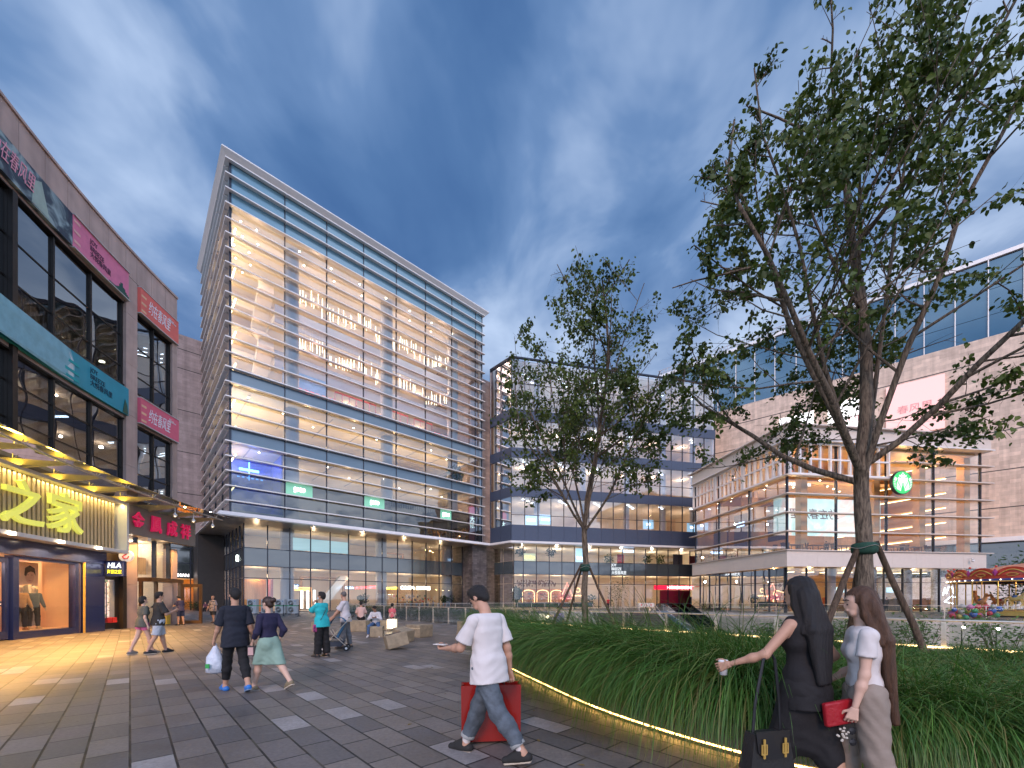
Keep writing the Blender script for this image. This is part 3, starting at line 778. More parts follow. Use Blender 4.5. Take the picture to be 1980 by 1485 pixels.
# the end strip between tower and the curved building: stone too
MB().box(TL + .3, TL + 4.6, 1.5, TD, 10.1, 37.8).build('wall', M['brickwall'], an)
mb = MB().box(-30, 2.0, AY + .1, AY + .3, 4.4, 10.18)
mb.build('dark_upper_glazing', spandrel('dark_glazing', (.012, .018, .018), rough=.08), an)
for x in (-14, -11.5, -9, -6.5, -4, -1.5, 0.8):
    MB().box(x - .06, x + .06, AY, AY + .09, 0, 10.18).build('mullion', M['mull'], an)
for z in (4.4, 6.4, 8.4): MB().box(-16, 2, AY + .02, AY + .09, z - .04, z + .04).build('transom', M['mull'], an)
MB().box(-30, 2.0, AY + 3.6, AY + 3.8, 0, 4.3).build('shop_back_wall', M['orangewood'], an)
MB().box(-30, 2.0, AY + .1, AY + 3.5, 4.3, 4.39).build('shop_ceiling', M['ceil'], an)
for i in range(6):
    x0 = -13.9 + i * 2.5
    MB().quad((x0, AY + .12, .1), (x0 + 2.38, AY + .12, .1), (x0 + 2.38, AY + .12, 4.3), (x0, AY + .12, 4.3)).build('window_pane', M['t_shop'], an)
    if i > 1: lamp('POINT', (x0 + 1.2, AY + 2, 3.2), 110, (1, .48, .14), .12, an)
text_obj('lettering', 'LAMAN', emit('lam', (1, .9, .9), 5), an, (-2.6, AY - .02, 4.75), (1, 0, 0), 1.9, .4, .03, .01)
MB().box(-1.2, 1.6, 15.2, AY - .02, 0, 9.9).build('dark_return_wall', M['dark'], an)
# ------------------------------------------------------------------ curved-corner mall building (middle)
M['m_glass'] = glass('mall_window_glass', (0.80, 0.84, 0.92), base=0.13, grow=0.6, wave=0.02, wscale=.4)
M['m_band'] = pbr('slate_blue_band', (0.050, 0.066, 0.105), .45, metal=.1, var=.05)
MIDO = (-0.1, 62.0); MRZ = math.atan2(.225, .974)
md = thing('mall_building', 'wide glass mall building with slate blue floor bands and chamfered corner', 'building', (*MIDO, 0), MRZ)
MXL = 36.0
mx_ = [0] + [i * MXL / 17 for i in range(1, 18)]
A0 = (-2.5, 4.3)                                         # far end of the chamfer
def ch(t, off=0.0):                                      # chamfer point, t in 0..1
    n = Vector((-4.3, -2.5)).normalized()
    return (A0[0] * t + n.x * off, A0[1] * t + n.y * off)
zb = [(12.9, 17.2), (18.7, 23.2), (24.7, 29.1)]
def cbox(mb, t0, t1, z0, z1, o0=0.0, o1=0.1):
    a, b = ch(t0, o1), ch(t1, o1); c, d = ch(t1, o0), ch(t0, o0)
    mb.hexa([(*a, z0), (*d, z0), (*c, z0), (*b, z0)], [(*a, z1), (*d, z1), (*c, z1), (*b, z1)]); return mb
for (a, b) in ((10.35, 12.9), (17.2, 18.7), (23.2, 24.7), (29.1, 30.6)):
    for i in range(17):
        MB().box(mx_[i] + .015, mx_[i + 1] - .015, -.06, .25, a, b).build('band_panel', M['m_band'], md)
    for k in range(2):
        cbox(MB(), k * .5 + .01, k * .5 + .49, a, b, -.2, .06).build('band_panel', M['m_band'], md)
rows = []
for a, b in zb: rows += [(a, a + (b - a) * .36), (a + (b - a) * .36, b)]
rows += [(30.6, 32.4), (32.4, 34.6), (34.6, 38.4)]
for a, b in rows:
    for i in range(17):
        MB().quad((mx_[i] + .04, .05, a), (mx_[i + 1] - .04, .05, a), (mx_[i + 1] - .04, .05, b), (mx_[i] + .04, .05, b)).build('window_pane', M['m_glass'], md)
    for k in range(2):
        p, q = ch(k * .5 + .01, -.05), ch(k * .5 + .49, -.05)
        MB().quad((*p, a), (*q, a), (*q, b), (*p, b)).build('window_pane', M['m_glass'] if b < 32 else M['t_dark'], md)
    if a not in (12.9, 18.7, 24.7, 30.6):
        MB().box(0.05, MXL, -.03, .03, a - .04, a + .04).build('transom', M['mull'], md)
for i in range(18):
    for (a, b) in zb + [(30.6, 38.4)]:
        pass
    MB().box(mx_[i] - .045, mx_[i] + .045, -.055, .14, 12.9, 38.4).build('mullion', M['mull'], md)
for t in (0.5, 1.0):
    cbox(MB(), t - .01, t + .01, 12.9, 38.2, -.1, .05).build('mullion', M['mull'], md)
MB().box(-.1, MXL + .1, -.12, .3, 38.4, 38.62).build('roof_edge', M['mull'], md)
cbox(MB(), 0, 1, 38.2, 38.6, -.2, .1).build('roof_edge', M['mull'], md)
# eave
mb = MB(); e0, e1 = ch(0, .9), ch(1.0, .9)
mb.prism([(-.35, -1.0), (MXL + .4, -1.0), (MXL + .4, 2.2), (.3, 2.2), (A0[0], A0[1] + 1), (e1[0], e1[1])], 10.02, 10.33)
mb.build('eave', M['white'], md)
mb = MB(); mb.prism([(-.2, -.85), (MXL + .2, -.85), (MXL + .2, 2.2), (.3, 2.2), (A0[0], A0[1] + 1), (e1[0] + .1, e1[1])], 9.94, 10.016); mb.build('soffit', M['soffit'], md)
# ground and first floor glazing, slightly recessed
G = 0.9
for i in range(17):
    for a, b, mk in ((.3, 3.9, 't_shop'), (3.96, 5.4, 't_shop'), (5.45, 7.4, 'g_span'), (7.45, 9.93, 't_shop')):
        x0, x1 = mx_[i] + .05, mx_[i + 1] - .05
        if i == 0: x0 += .6
        if mk == 'g_span': MB().box(x0, x1, G - .02, G + .08, a, b).build('spandrel_panel', M[mk], md)
        else: MB().quad((x0, G, a), (x1, G, a), (x1, G, b), (x0, G, b)).build('window_pane', M[mk], md)
    x = mx_[i] if i else .6
    MB().box(x - .045, x + .045, G - .07, G + .1, .0, 9.93).build('mullion', M['mull'], md)
for k in range(2):
    for a, b, mk in ((.3, 3.9, 't_shop'), (3.96, 5.4, 't_shop'), (5.45, 7.4, 'g_span'), (7.45, 9.93, 't_shop')):
        if mk == 'g_span': cbox(MB(), k * .45 + .12, k * .45 + .55, a, b, -.9, -.85).build('spandrel_panel', M[mk], md)
        else:
            p, q = ch(k * .45 + .12, -.88), ch(k * .45 + .55, -.88)
            MB().quad((*p, a), (*q, a), (*q, b), (*p, b)).build('window_pane', M[mk], md)
for z in (.26, 3.93, 5.42, 7.42): MB().box(.6, MXL, G - .06, G - .021, z - .04, z + .04).build('transom', M['mull'], md)
# structure inside
for a, b in ((9.95, 10.9), (17.3, 18.6), (23.3, 24.6), (29.2, 30.5), (37.9, 38.3), (5.5, 7.35)):
    y0 = .35 if a > 9 else G + .15
    mb = MB(); mb.prism([(.2, y0), (MXL - .3, y0), (MXL - .3, 12), (0.2, 12), (-1.9, 5)] if a > 9 else [(.8, y0), (MXL - .3, y0), (MXL - .3, 12), (.8, 12)], a, b)
    mb.build('floor_slab', M['ceil'], md)
MB().box(-3, MXL, 12.05, 12.3, 0, 38).build('back_wall', M['cream'], md)
MB().box(MXL - .25, MXL, 0.4, 12, 0, 38.3).build('end_wall', M['cream'], md)
MB().box(.3, MXL, G + .15, 12, .004, .04).build('shop_floor', M['floorin'], md)
for x in (5, 13, 21, 28, 34): MB().cyl(x, 3.2, 10.9, 37.9, .5, n=18).build('column', M['col'], md, True)
rnd = random.Random(21)
for zf in (10.9, 18.6, 24.6, 30.5):
    for x in (3, 9, 15, 21, 27, 33):
        lamp('POINT', (x, 5, zf + 4.2), 270 if zf < 30 else 110, (1, .74 if x < 20 else .66, .52 if x < 20 else .42), .15, md)
        for k in range(3):
            MB().box(x - 1 + k, x - .55 + k, 1.2 + k, 1.3 + k, zf + (6.2 if zf < 12 or zf > 30 else 4.4), zf + (6.25 if zf < 12 or zf > 30 else 4.45)).build('ceiling_light', M['cool_lamp'], md)
for x in (3, 9, 15, 21, 27, 33):
    lamp('POINT', (x, 5, 4.6), 260, (1, .74, .48), .15, md); lamp('POINT', (x, 5, 9), 200, (1, .82, .64), .15, md)
# lit window signs of the upper floors
M['cyan_box'] = lit_face('cyan_light_box', (.45, .75, .95), .9)
for (x, z) in ((2.3, 13.4), (4.6, 13.6), (22.5, 13.6), (30.8, 13.4)):
    s = MB().box(x, x + 1.9, .3, .4, z - .4, z + 1.1).build('light_box', M['cyan_box'], md)
    text_obj('lettering', 'MORE' if x < 10 else '100', emit('wl', (1, .97, .97), 6), s, (x + .95, .29, z + .35), (1, 0, 0), 1.3, .4, .02, .02)
M['warmbox'] = lit_face('warm_light_box', (.62, .66, .42), .6)
for (x, y, t) in ((2.2, .0, 0), (0, 0, 1)):
    if t == 0:
        s = MB().box(2.2, 4.15, G + .2, G + .3, 7.5, 8.7).build('light_box', M['warmbox'], md)
        text_obj('lettering', 'Coffee', M['yellow_sign'], s, (3.2, G + .19, 8.1), (1, 0, 0), 1.6, .5, .02, .03)
s = MB().box(10.9, 12.3, G + .2, G + .3, 7.5, 9.7).build('light_box', M['cyan_box'], md)
text_obj('lettering', 'Buds', emit('wl2', (1, 1, 1), 6), s, (11.6, G + .19, 8.2), (1, 0, 0), 1.0, .4, .02, .02)
M['silver'] = emit('pale_letters', (.75, .8, .85), 1.2)
t_ = text_obj('facade_lettering', 'JOY\nBREEZE\n大悦春风里', M['silver'], md, (18.3, G - .12, 6.45), (1, 0, 0), 2.7, 1.8, .06, .012, keep=False)
t_['label'] = 'pale three-line lettering above the entrance'
text_obj('shop_lettering', 'SMILLUP', M['bluesign'], md, (20.4, G + .5, 9.5), (1, 0, 0), 2.2, .4, .05, .02, keep=False)
# ground floor shops
M['pinkglow'] = emit('pink_neon', (1, .22, .16), 6); M['warmneon'] = emit('warm_neon', (1, .55, .25), 5)
def arch(x0, x1, z0, z1, y, mat, r=.04):
    pts = [(x0, y, z0), (x0, y, z1 - .5)]
    for k in range(7):
        a = PI - PI * k / 6; pts.append(((x0 + x1) / 2 + (x1 - x0) / 2 * math.cos(a), y, z1 - .5 + .5 * math.sin(a)))
    pts += [(x1, y, z0)]
    MB().tube(pts, r, 5).build('neon_arch', mat, md)
for x in (2.6, 5.0, 7.4): arch(x, x + 2.0, .9, 3.0, 3.2, M['warmneon'])
MB().tube([(8.5 + .4, 2.6, 1.6), (9.6 + .4, 2.6, 4.2), (10.7 + .4, 2.6, 1.6), (8.9, 2.6, 1.6)], .06, 5).build('neon_triangle', M['pinkglow'], md)
leafball('red_blossom', (9.7, 2.4, 1.9), (1.0, .3, .5), 160, flat((.6, .03, .03)), md, .3, 8)
mb = MB().tube([(11.9 + .35 * math.cos(a * PI / 8), 2.6, 3.0 + .35 * math.sin(a * PI / 8)) for a in range(17)], .04, 5); mb.build('neon_ring', M['warmneon'], md)
text_obj('shop_lettering', 'Garden Kitchen', M['warmneon'], md, (11.8, 2.6, 2.1), (1, 0, 0), 2.0, .25, .03, .02)
mb = MB()
for i in range(90):
    x = 1.6 + rnd.random() * 6.6; z = 4.7 - rnd.random() * .9; y = 2.6 + rnd.random()
    mb.quad((x, y, z), (x + .12, y, z - .1), (x + .02, y + .1, z - .42), (x - .12, y, z - .1))
mb.build('hanging_dried_flowers', flat((.25, .13, .07)), md)
for i in range(70):
    x = 2.6 + rnd.random() * 6.4; z = rnd.choice((1.0, 1.45, 1.9, 2.35)); s = rnd.uniform(.1, .25)
    MB().box(x, x + s, 3.3, 3.5, z, z + s).build('shelf_item', flat(rnd.choice([(.7, .3, .25), (.8, .6, .4), (.5, .1, .1), (.75, .7, .6), (.2, .25, .3)])), md)
MB().box(2.4, 10.6, 3.55, 3.7, .1, 3.2).build('shelf_wall', pbr('shelfw', (.5, .28, .16), .6, var=.3), md)
MB().box(.9, 13.9, G + .03, G + .1, .3, 1.0).build('low_dark_panel', M['g_span'], md)
leafball('potted_palm', (1.4, 2.2, 2.2), (.7, .6, .9), 130, M['plant_dark'], md, .8, 9)
# entrance doors: a row of glazed leaves with steel stiles
for i in range(6):
    x0 = 15.3 + i * 1.25
    mb = MB()
    mb.box(x0, x0 + .09, G - .22, G - .1, .1, 3.8); mb.box(x0 + 1.12, x0 + 1.21, G - .22, G - .1, .1, 3.8)
    mb.box(x0 + .09, x0 + 1.12, G - .2, G - .12, 3.7, 3.8); mb.box(x0 + .09, x0 + 1.12, G - .2, G - .12, .1, .28)
    d = mb.build('entrance_door', M['steel'], md)
    MB().box(x0 + .95, x0 + 1.0, G - .3, G - .24, .8, 2.2).build('handle', M['steel'], d)
# red supermarket portal
M['redshop'] = pbr('crimson_wall', (.22, .01, .04), .35); 
MB().box(26.2, 32.0, G + .3, G + .4, .1, 3.0).build('crimson_window', M['redshop'], md)
s = MB().box(25.0, 33.8, G + .2, G + .29, 3.1, 3.85).build('red_light_band', emit('red_band', (1, .02, .07), 1.6), md)
text_obj('lettering', 'HOMEMARKET', emit('wl3', (1, .75, .8), 7), s, (30.2, G + .18, 3.5), (1, 0, 0), 5.4, .5, .03, .03, keep=False)
MB().box(31.8, 33.6, G + .2, G + .3, 5.6 + 1.8, 9.0).build('crimson_booth', flat((.4, .04, .08)), md)
MB().box(28.8, 30.6, G + .4, G + .5, 7.4, 9.2).build('dark_booth', flat((.04, .05, .08)), md)
MB().box(18.6, 19.8, G + .9, G + 1.0, 7.4, 9.0).build('red_booth', flat((.5, .04, .05)), md)
MB().box(32.0, 33.7, G + 1.2, G + 1.3, .2, 1.9).build('teal_stand', flat((.08, .35, .4)), md)
for (x, z) in ((14.0, 1.5), (17.0, 8.2), (24.3, 8.3), (26.8, 8.2), (2.0, 9.0), (7.0, 9.0)):
    leafball('indoor_plant', (x, 2.0, z), (.8, .5, .8), 110, M['plant_dark'], md, .4, int(x * 3))

# ------------------------------------------------------------------ stone and glass block at the far right
WR = math.atan2(.656, -.755)
RBO = (65.3 + .755 * 24, 51.8 - .656 * 24)
rb = thing('stone_mall_block', 'long beige stone building with a blue glass storey on top', 'building', (*RBO, 0), WR)
M['beige'] = stone_clad('beige_split_stone', (0.64, 0.49, 0.38), 1.8, 0.5, .005, .14, .8, bump=.5)
RLn = 72.0
MB().box(0, RLn, -10, 0, 9.6, 36.2).build('wall', M['beige'], rb)
for z in (13.4, 18.3, 23.4, 28.5, 33.0): MB().box(0, RLn, .002, .014, z, z + .12).build('joint', M['dark'], rb)
M['rbglass'] = spandrel('blue_green_glass', (0.020, 0.085, 0.135), rough=.06, metal=.3)
for i in range(24):
    x0 = i * 3.0
    for a, b in ((36.2, 39.2), (39.2, 42.6), (42.6, 46.4)):
        MB().box(x0 + .03, x0 + 2.97, -.6, -.4, a + .03, b - .03).build('window_pane', M['rbglass'], rb)
    MB().box(x0 - .05, x0 + .05, -.38, -.1, 36.2, 46.6).build('glass_fin', M['fin'], rb)
MB().box(0, RLn, -.7, -.6, 36.2, 46.5).build('backing_wall', M['mull'], rb)
MB().box(0, RLn, -8, -.1, 46.5, 47.0).build('roof_edge', M['fin'], rb)
mb = MB()
for i in range(60): mb.box(30 + i * .7, 30.1 + i * .7, -2, -1.9, 47.0, 49.0)
for z in (47.6, 48.3, 48.9): mb.box(30, RLn, -2.1, -2.0, z, z + .1)
mb.build('roof_screen', M['col'], rb)
MB().box(0, RLn, -.2, .5, 9.0, 9.58).build('ledge', M['white'], rb)
MB().box(0, RLn, -1.2, -.8, 4.6, 8.98).build('dark_glazing', spandrel('smoked_glass', (.02, .03, .035), rough=.1), rb)
MB().box(0, RLn, -.8, -.3, 0, 4.58).build('plinth_wall', M['white'], rb)
# three lit billboards
M['billb'] = lit_face('pink_billboard', (.90, .50, .44), .5); M['billw'] = lit_face('white_billboard', (.95, .92, .88), 1.6)
for (x0, x1, z0, z1, mk, _n) in ((31.0, 37.0, 25.2, 32.7, 'billb', 0), (38.6, 43.8, 26.0, 32.4, 'billw', 0), (45.6, 50.3, 26.5, 32.0, 'billw', 0)):
    s = MB().box(x0, x1, .05, .35, z0, z1).build('billboard', M[mk], rb)
    text_obj('lettering', '春风里', flat((.80, .36, .34)), s, ((x0 + x1) / 2, .36, (z0 + z1) / 2), (-1, 0, 0), (x1 - x0) * .6, None, .02, .01)
# ------------------------------------------------------------------ corner café pavilion
CB = (30.5, 45.0); CRZ = math.atan2(.1305, .9914)
cf = thing('cafe_pavilion', 'cream framed two-level café box with glass walls and white fins', 'building', (*CB, 0), CRZ)
CW, CD = 25.4, 17.6
M['c_glass'] = glass('cafe_glass', (0.95, 0.92, 0.86), base=0.03, grow=0.35, wave=.01)
M['cwhite'] = pbr('cream_fascia', (0.62, 0.53, 0.45), 0.5, var=.03)
M['cwood'] = pbr('cafe_timber_ceiling', (0.70, 0.46, 0.22), 0.5, var=.12, vscale=2, stretch=(.3, 5, 1))
M['cwall'] = pbr('cafe_wall', (0.48, 0.28, 0.12), 0.6, var=.05)
FZ0, FZ1, TZ = 5.1, 6.85, 18.9
# fascia in panels
for i in range(8):
    x0, x1 = CW * i / 8, CW * (i + 1) / 8 - .012
    MB().box(x0 + (.0 if i else .0), x1, -.55, -.30, FZ0, FZ1).build('fascia_panel', M['cwhite'], cf)
for i in range(6):
    y0, y1 = -.29 + (CD + .3) * i / 6, -.29 + (CD + .3) * (i + 1) / 6 - .012
    MB().box(-.55, -.30, y0, y1, FZ0, FZ1).build('fascia_panel', M['cwhite'], cf)
MB().box(-.55, -.004, -.55, -.303, FZ0, FZ1).build('fascia_corner', M['cwhite'], cf)
MB().box(-.29, CW, -.29, CD, FZ0 + .05, FZ1 - .05).build('floor_slab', M['soffit'], cf)
# glass
gxs = [0, 6.1, 12.6, 18.9, CW]; gys = [0, 6.0, 12.0, CD]
for i in range(4): MB().quad((gxs[i] + .06, .02, FZ1), (gxs[i + 1] - .06, .02, FZ1), (gxs[i + 1] - .06, .02, TZ), (gxs[i] + .06, .02, TZ)).build('window_pane', M['c_glass'], cf)
for i in range(3): MB().quad((.02, gys[i] + .06, FZ1), (.02, gys[i + 1] - .06, FZ1), (.02, gys[i + 1] - .06, TZ), (.02, gys[i] + .06, TZ)).build('window_pane', M['c_glass'], cf)
for x in gxs: MB().box(x - .07, x + .07, -.06, .2, FZ1, TZ).build('mullion', M['mull'], cf)
for y in gys[1:]: MB().box(-.06, .2, y - .07, y + .07, FZ1, TZ).build('mullion', M['mull'], cf)
for z in (8.93, 11.0, 13.05, 15.08):
    MB().prism([(-.72, -.72), (CW + .9, -.72), (CW + .9, -.08), (-.08, -.08), (-.08, CD + .6), (-.72, CD + .6)], z, z + .11).build('fin', M['cwhite'], cf)
z = 17.05; MB().box(12.9, CW + .9, -.72, -.08, z, z + .11).build('fin', M['cwhite'], cf)
MB().prism([(-.75, -.75), (CW + .8, -.75), (CW + .8, -.3), (-.3, -.3), (-.3, CD + .4), (-.75, CD + .4)], FZ1 + .003, FZ1 + .09).build('fin', M['cwhite'], cf)
# parapet and cornice
mb = MB(); mb.prism([(-.6, -.6), (CW + .6, -.6), (CW + .6, CD), (-.6, CD)], TZ + .12, 20.5); mb.build('parapet', M['cwhite'], cf)
mb = MB(); mb.prism([(-1.05, -1.05), (CW + 1.4, -1.05), (CW + 1.4, CD + .5), (-1.05, CD + .5)], 20.51, 20.64); mb.build('cornice', M['cwhite'], cf)
mb = MB(); mb.prism([(-.85, -.85), (CW + .8, -.85), (CW + .8, CD), (-.85, CD)], TZ, TZ + .11); mb.build('cornice', M['white'], cf)
# projecting white window frames, two rows of small lights
def small_frame(p0, p1, zz0, zz1, n, d):
    """p0, p1 along the wall (local), d outward normal"""
    mb = MB(); P0, P1, D = Vector(p0), Vector(p1), Vector(d)
    ax = (P1 - P0).normalized()
    def bar(a0, a1, z0, z1, o0=.10, o1=.34):
        q = [P0 + ax * a0 + D * o0, P0 + ax * a1 + D * o0, P0 + ax * a1 + D * o1, P0 + ax * a0 + D * o1]
        mb.hexa([(v.x, v.y, z0) for v in q], [(v.x, v.y, z1) for v in q])
    Ln = (P1 - P0).length; t = .17
    zm = (zz0 + zz1) / 2
    for z in (zz0, zm - t / 2, zz1 - t): bar(0, Ln, z, z + t)
    for i in range(n + 1):
        a = (Ln - t) * i / n
        for (za, zb_) in ((zz0 + t, zm - t / 2), (zm + t / 2, zz1 - t)): bar(a, a + t, za, zb_, .1, .32 if i % 2 else .38)
    mb.build('lattice_window_frame', M['white'], cf)
small_frame((12.6, 0), (0, 0), 15.3, 18.85, 10, (0, -1))
small_frame((0, 0.7), (0, 6.7), 15.3, 18.85, 6, (-1, 0))
small_frame((0, 6.9), (0, 12.3), 15.3, 18.85, 6, (-1, 0))
small_frame((0, 12.5), (0, CD + .2), 15.3, 18.85, 6, (-1, 0))
# interior of the box
MB().box(.3, CW - .3, .3, CD - .2, FZ1 - .04, FZ1 + .02).build('floor', M['wood'], cf)
MB().box(.3, CW - .2, .4, CD - .2, 18.6, 19.1).build('timber_ceiling', M['cwood'], cf)
MB().box(3.2, 17.5, 3.8, 11.5, 15.6, 15.9).build('suspended_ceiling', M['cwood'], cf)
MB().box(.3, CW, CD - .2, CD, FZ1, 19).build('back_wall', M['cwall'], cf)
MB().box(CW - .2, CW, 6, CD - .3, FZ1, 19).build('side_wall', M['cwall'], cf)
MB().box(3.3, 10.5, 11.6, 11.9, FZ1, 15.6).build('timber_wall', M['cwall'], cf)
for x in (2.6, 12.1, 18.3, 24.6): MB().box(x, x + .8, 1.0, 1.8, FZ1 + .03, 18.6).build('column', M['cwall'], cf)
for y in (6.4, 12.4): MB().box(.7, 1.5, y, y + .8, FZ1 + .03, 18.6).build('column', M['cwall'], cf)
# light shelves of the stair side, slanting bright lines
M['linel'] = emit('line_light', (1.0, .80, .42), 6)
for k in range(6):
    z = 8.4 + k * 1.85
    MB().hexa([(17.4, 11.5, z), (17.4, 11.2, z), (24.9, 3.2, z + .9), (24.9, 3.5, z + .9)], [(17.4, 11.5, z + .3), (17.4, 11.2, z + .3), (24.9, 3.2, z + 1.2), (24.9, 3.5, z + 1.2)]).build('raking_beam', M['cwood'], cf)
    MB().hexa([(17.4, 11.15, z), (17.4, 11.1, z), (24.9, 3.1, z + .9), (24.9, 3.15, z + .9)], [(17.4, 11.15, z + .09), (17.4, 11.1, z + .09), (24.9, 3.1, z + .99), (24.9, 3.15, z + .99)]).build('line_light', M['linel'], cf)
downlights(cf, [(3.6 + i * 1.9, 4.3 + (i % 3)) for i in range(7)] + [(4 + i * 2.2, 2.2) for i in range(4)] + [(1.6 + (i % 2), 5 + i * 1.6) for i in range(7)], 15.58)
# wall screen with blue washed picture (a banner hung inside)
def wash_mat(name, c1, c2, c3, sc_=.5, e=.5, seed=0.0):
    m, nt, out = new_mat(name); L = nt.links.new
    b = nd(nt, 'ShaderNodeBsdfPrincipled', i_Roughness=.5); tc = nd(nt, 'ShaderNodeTexCoord')
    mp = nd(nt, 'ShaderNodeMapping'); mp.inputs['Location'].default_value = (seed, seed * .7, 0); L(tc.outputs['Object'], mp.inputs[0])
    n = nd(nt, 'ShaderNodeTexNoise', i_Scale=sc_, i_Detail=4.0, i_Distortion=1.2); L(mp.outputs[0], n.inputs['Vector'])
    rp = nd(nt, 'ShaderNodeValToRGB'); el = rp.color_ramp.elements
    el[0].position = .38; el[0].color = c4(c1); el[1].position = .64; el[1].color = c4(c3); q = el.new(.5); q.color = c4(c2)
    L(n.outputs[0], rp.inputs[0]); L(rp.outputs[0], b.inputs['Base Color'])
    if e: L(rp.outputs[0], b.inputs['Emission Color']); b.inputs['Emission Strength'].default_value = e
    L(b.outputs[0], out.inputs[0]); return m
M['cscreen'] = wash_mat('floral_screen', (.42, .66, .70), (.52, .78, .82), (.74, .60, .58), .35, .55)
s = MB().box(.4, 14.6, 2.4, 2.5, 9.0, 13.4).build('picture_screen', M['cscreen'], cf); s['label'] = 'pale blue screen with brush lettering behind the café glass'
text_obj('lettering', '约在春风里', flat((.25, .20, .24)), s, (5.6, 2.38, 11.6), (1, 0, 0), 6.5, 1.6, .01, .01, shear=.3, mirror=True)
text_obj('lettering', 'JOY BREEZE', flat((.25, .30, .34)), s, (12.4, 2.38, 12.4), (1, 0, 0), 2.2, .5, .01, mirror=True)
s = text_obj('window_lettering', '咖啡臻选COFFEE', emit('wl4', (.8, .9, 1), 3), cf, (3.2, 2.0, 14.9), (1, 0, 0), 3.8, .4, .02)
# burgundy wall blocks on the left side
for (y0, y1) in ((2.4, 5.2), (8.2, 11.4), (13, 16)): MB().box(1.9, 2.2, y0, y1, 8.6, 13.0).build('plum_panel', flat((.10, .03, .05)), cf)
s = MB().box(1.7, 1.8, 9.2, 10.6, 11.3, 11.9).build('small_lit_sign', M['bluesign'], cf)
# furniture upstairs
rnd = random.Random(9)
def chair_mesh(w=.5, h=.95, s=.46):
    mb = MB(); mb.box(-w / 2, w / 2, -w / 2, w / 2, s - .05, s)
    for a in (-1, 1):
        for b in (-1, 1): mb.box(a * (w / 2 - .02) - .02, a * (w / 2 - .02) + .02, b * (w / 2 - .02) - .02, b * (w / 2 - .02) + .02, 0, s - .05)
    mb.hexa([(-w / 2, w / 2 - .04, s), (w / 2, w / 2 - .04, s), (w / 2, w / 2, s), (-w / 2, w / 2, s)], [(-w / 2, w / 2 + .06, h), (w / 2, w / 2 + .06, h), (w / 2, w / 2 + .1, h), (-w / 2, w / 2 + .1, h)])
    return mb
def table_mesh(l=1.4, w=.8, h=.75):
    mb = MB(); mb.box(-l / 2, l / 2, -w / 2, w / 2, h - .05, h)
    for a in (-1, 1):
        for b in (-1, 1): mb.box(a * (l / 2 - .08) - .03, a * (l / 2 - .08) + .03, b * (w / 2 - .08) - .03, b * (w / 2 - .08) + .03, 0, h - .05)
    return mb
chw = chair_mesh().mesh('chair', flat((.12, .06, .035))); tbw = table_mesh().mesh('table', flat((.22, .12, .06)))
def frame_pt(fr_o, rz, x, y, z): c, s_ = math.cos(rz), math.sin(rz); return (fr_o[0] + x * c - y * s_, fr_o[1] + x * s_ + y * c, z)
k = 0
for x in (1.9, 4.6, 8.3, 15.2, 17.6, 20.4):
    o = bpy.data.objects.new('cafe_table', tbw); col.objects.link(o); o.location = frame_pt(CB, CRZ, x, 1.15, FZ1 + .02); o.rotation_euler = (0, 0, CRZ); o.scale = (1.15, 1.15, 1.15)
    tag(o, 'dark wooden café table upstairs behind the glass of the café box', 'table', 'tables upstairs in the café')
    for dx, rr in ((-1.15, PI / 2), (1.15, -PI / 2)):
        o = bpy.data.objects.new('cafe_chair', chw); col.objects.link(o); o.location = frame_pt(CB, CRZ, x + dx, 1.15, FZ1 + .02)
        o.rotation_euler = (0, 0, CRZ + rr); o.scale = (1.15, 1.15, 1.15)
        tag(o, 'dark wooden chair upstairs behind the glass of the café box', 'chair', 'chairs upstairs in the café')
# long dark rail of seating on the left face
for i in range(9):
    y = 1.5 + i * 1.8
    o = bpy.data.objects.new('cafe_chair', chw); col.objects.link(o); o.location = frame_pt(CB, CRZ, 1.0, y, FZ1 + .02); o.rotation_euler = (0, 0, CRZ + PI); o.scale = (1.15, 1.15, 1.15)
    tag(o, 'dark wooden chair upstairs behind the glass of the café box', 'chair', 'chairs upstairs in the café')
# lower storey
for i in range(10):
    x0 = .3 + i * 2.5
    for a, b in ((.25, 3.4), (3.5, 5.0)):
        MB().quad((x0 + .05, .5, a), (x0 + 2.45, .5, a), (x0 + 2.45, .5, b), (x0 + .05, .5, b)).build('window_pane', M['t_shop'], cf)
    MB().box(x0 - .05, x0 + .05, .40, .6, 0, 5.08).build('mullion', M['mull'], cf)
M['lowdark'] = glass('dim_shop_glass', (.42, .45, .45), base=.16, grow=.8, wave=.02)
for i in range(8):
    y0 = .6 + i * 2.3
    for a, b in ((.25, 3.4), (3.5, 5.0)):
        MB().quad((.2, y0 + .05, a), (.2, y0 + 2.25, a), (.2, y0 + 2.25, b), (.2, y0 + .05, b)).build('window_pane', M['lowdark'], cf)
    MB().box(.1, .3, y0 - .05, y0 + .05, 0, 5.08).build('mullion', M['mull'], cf)
MB().box(.4, CW, .42, .48, 3.42, 3.48).build('transom', M['mull'], cf); MB().box(.13, .19, .6, 19, 3.42, 3.48).build('transom', M['mull'], cf)
MB().box(.3, CW, 12, 12.2, .02, 5.1).build('shop_back_wall', M['cwall'], cf)
MB().box(.4, CW, .7, 12, .004, .03).build('shop_floor', M['floorin'], cf)
for x in (7.7, 13.2, 18.1, 22.2): MB().cyl(x, 2.2, .03, 5.1, .45, n=16).build('column', M['col'], cf, True)
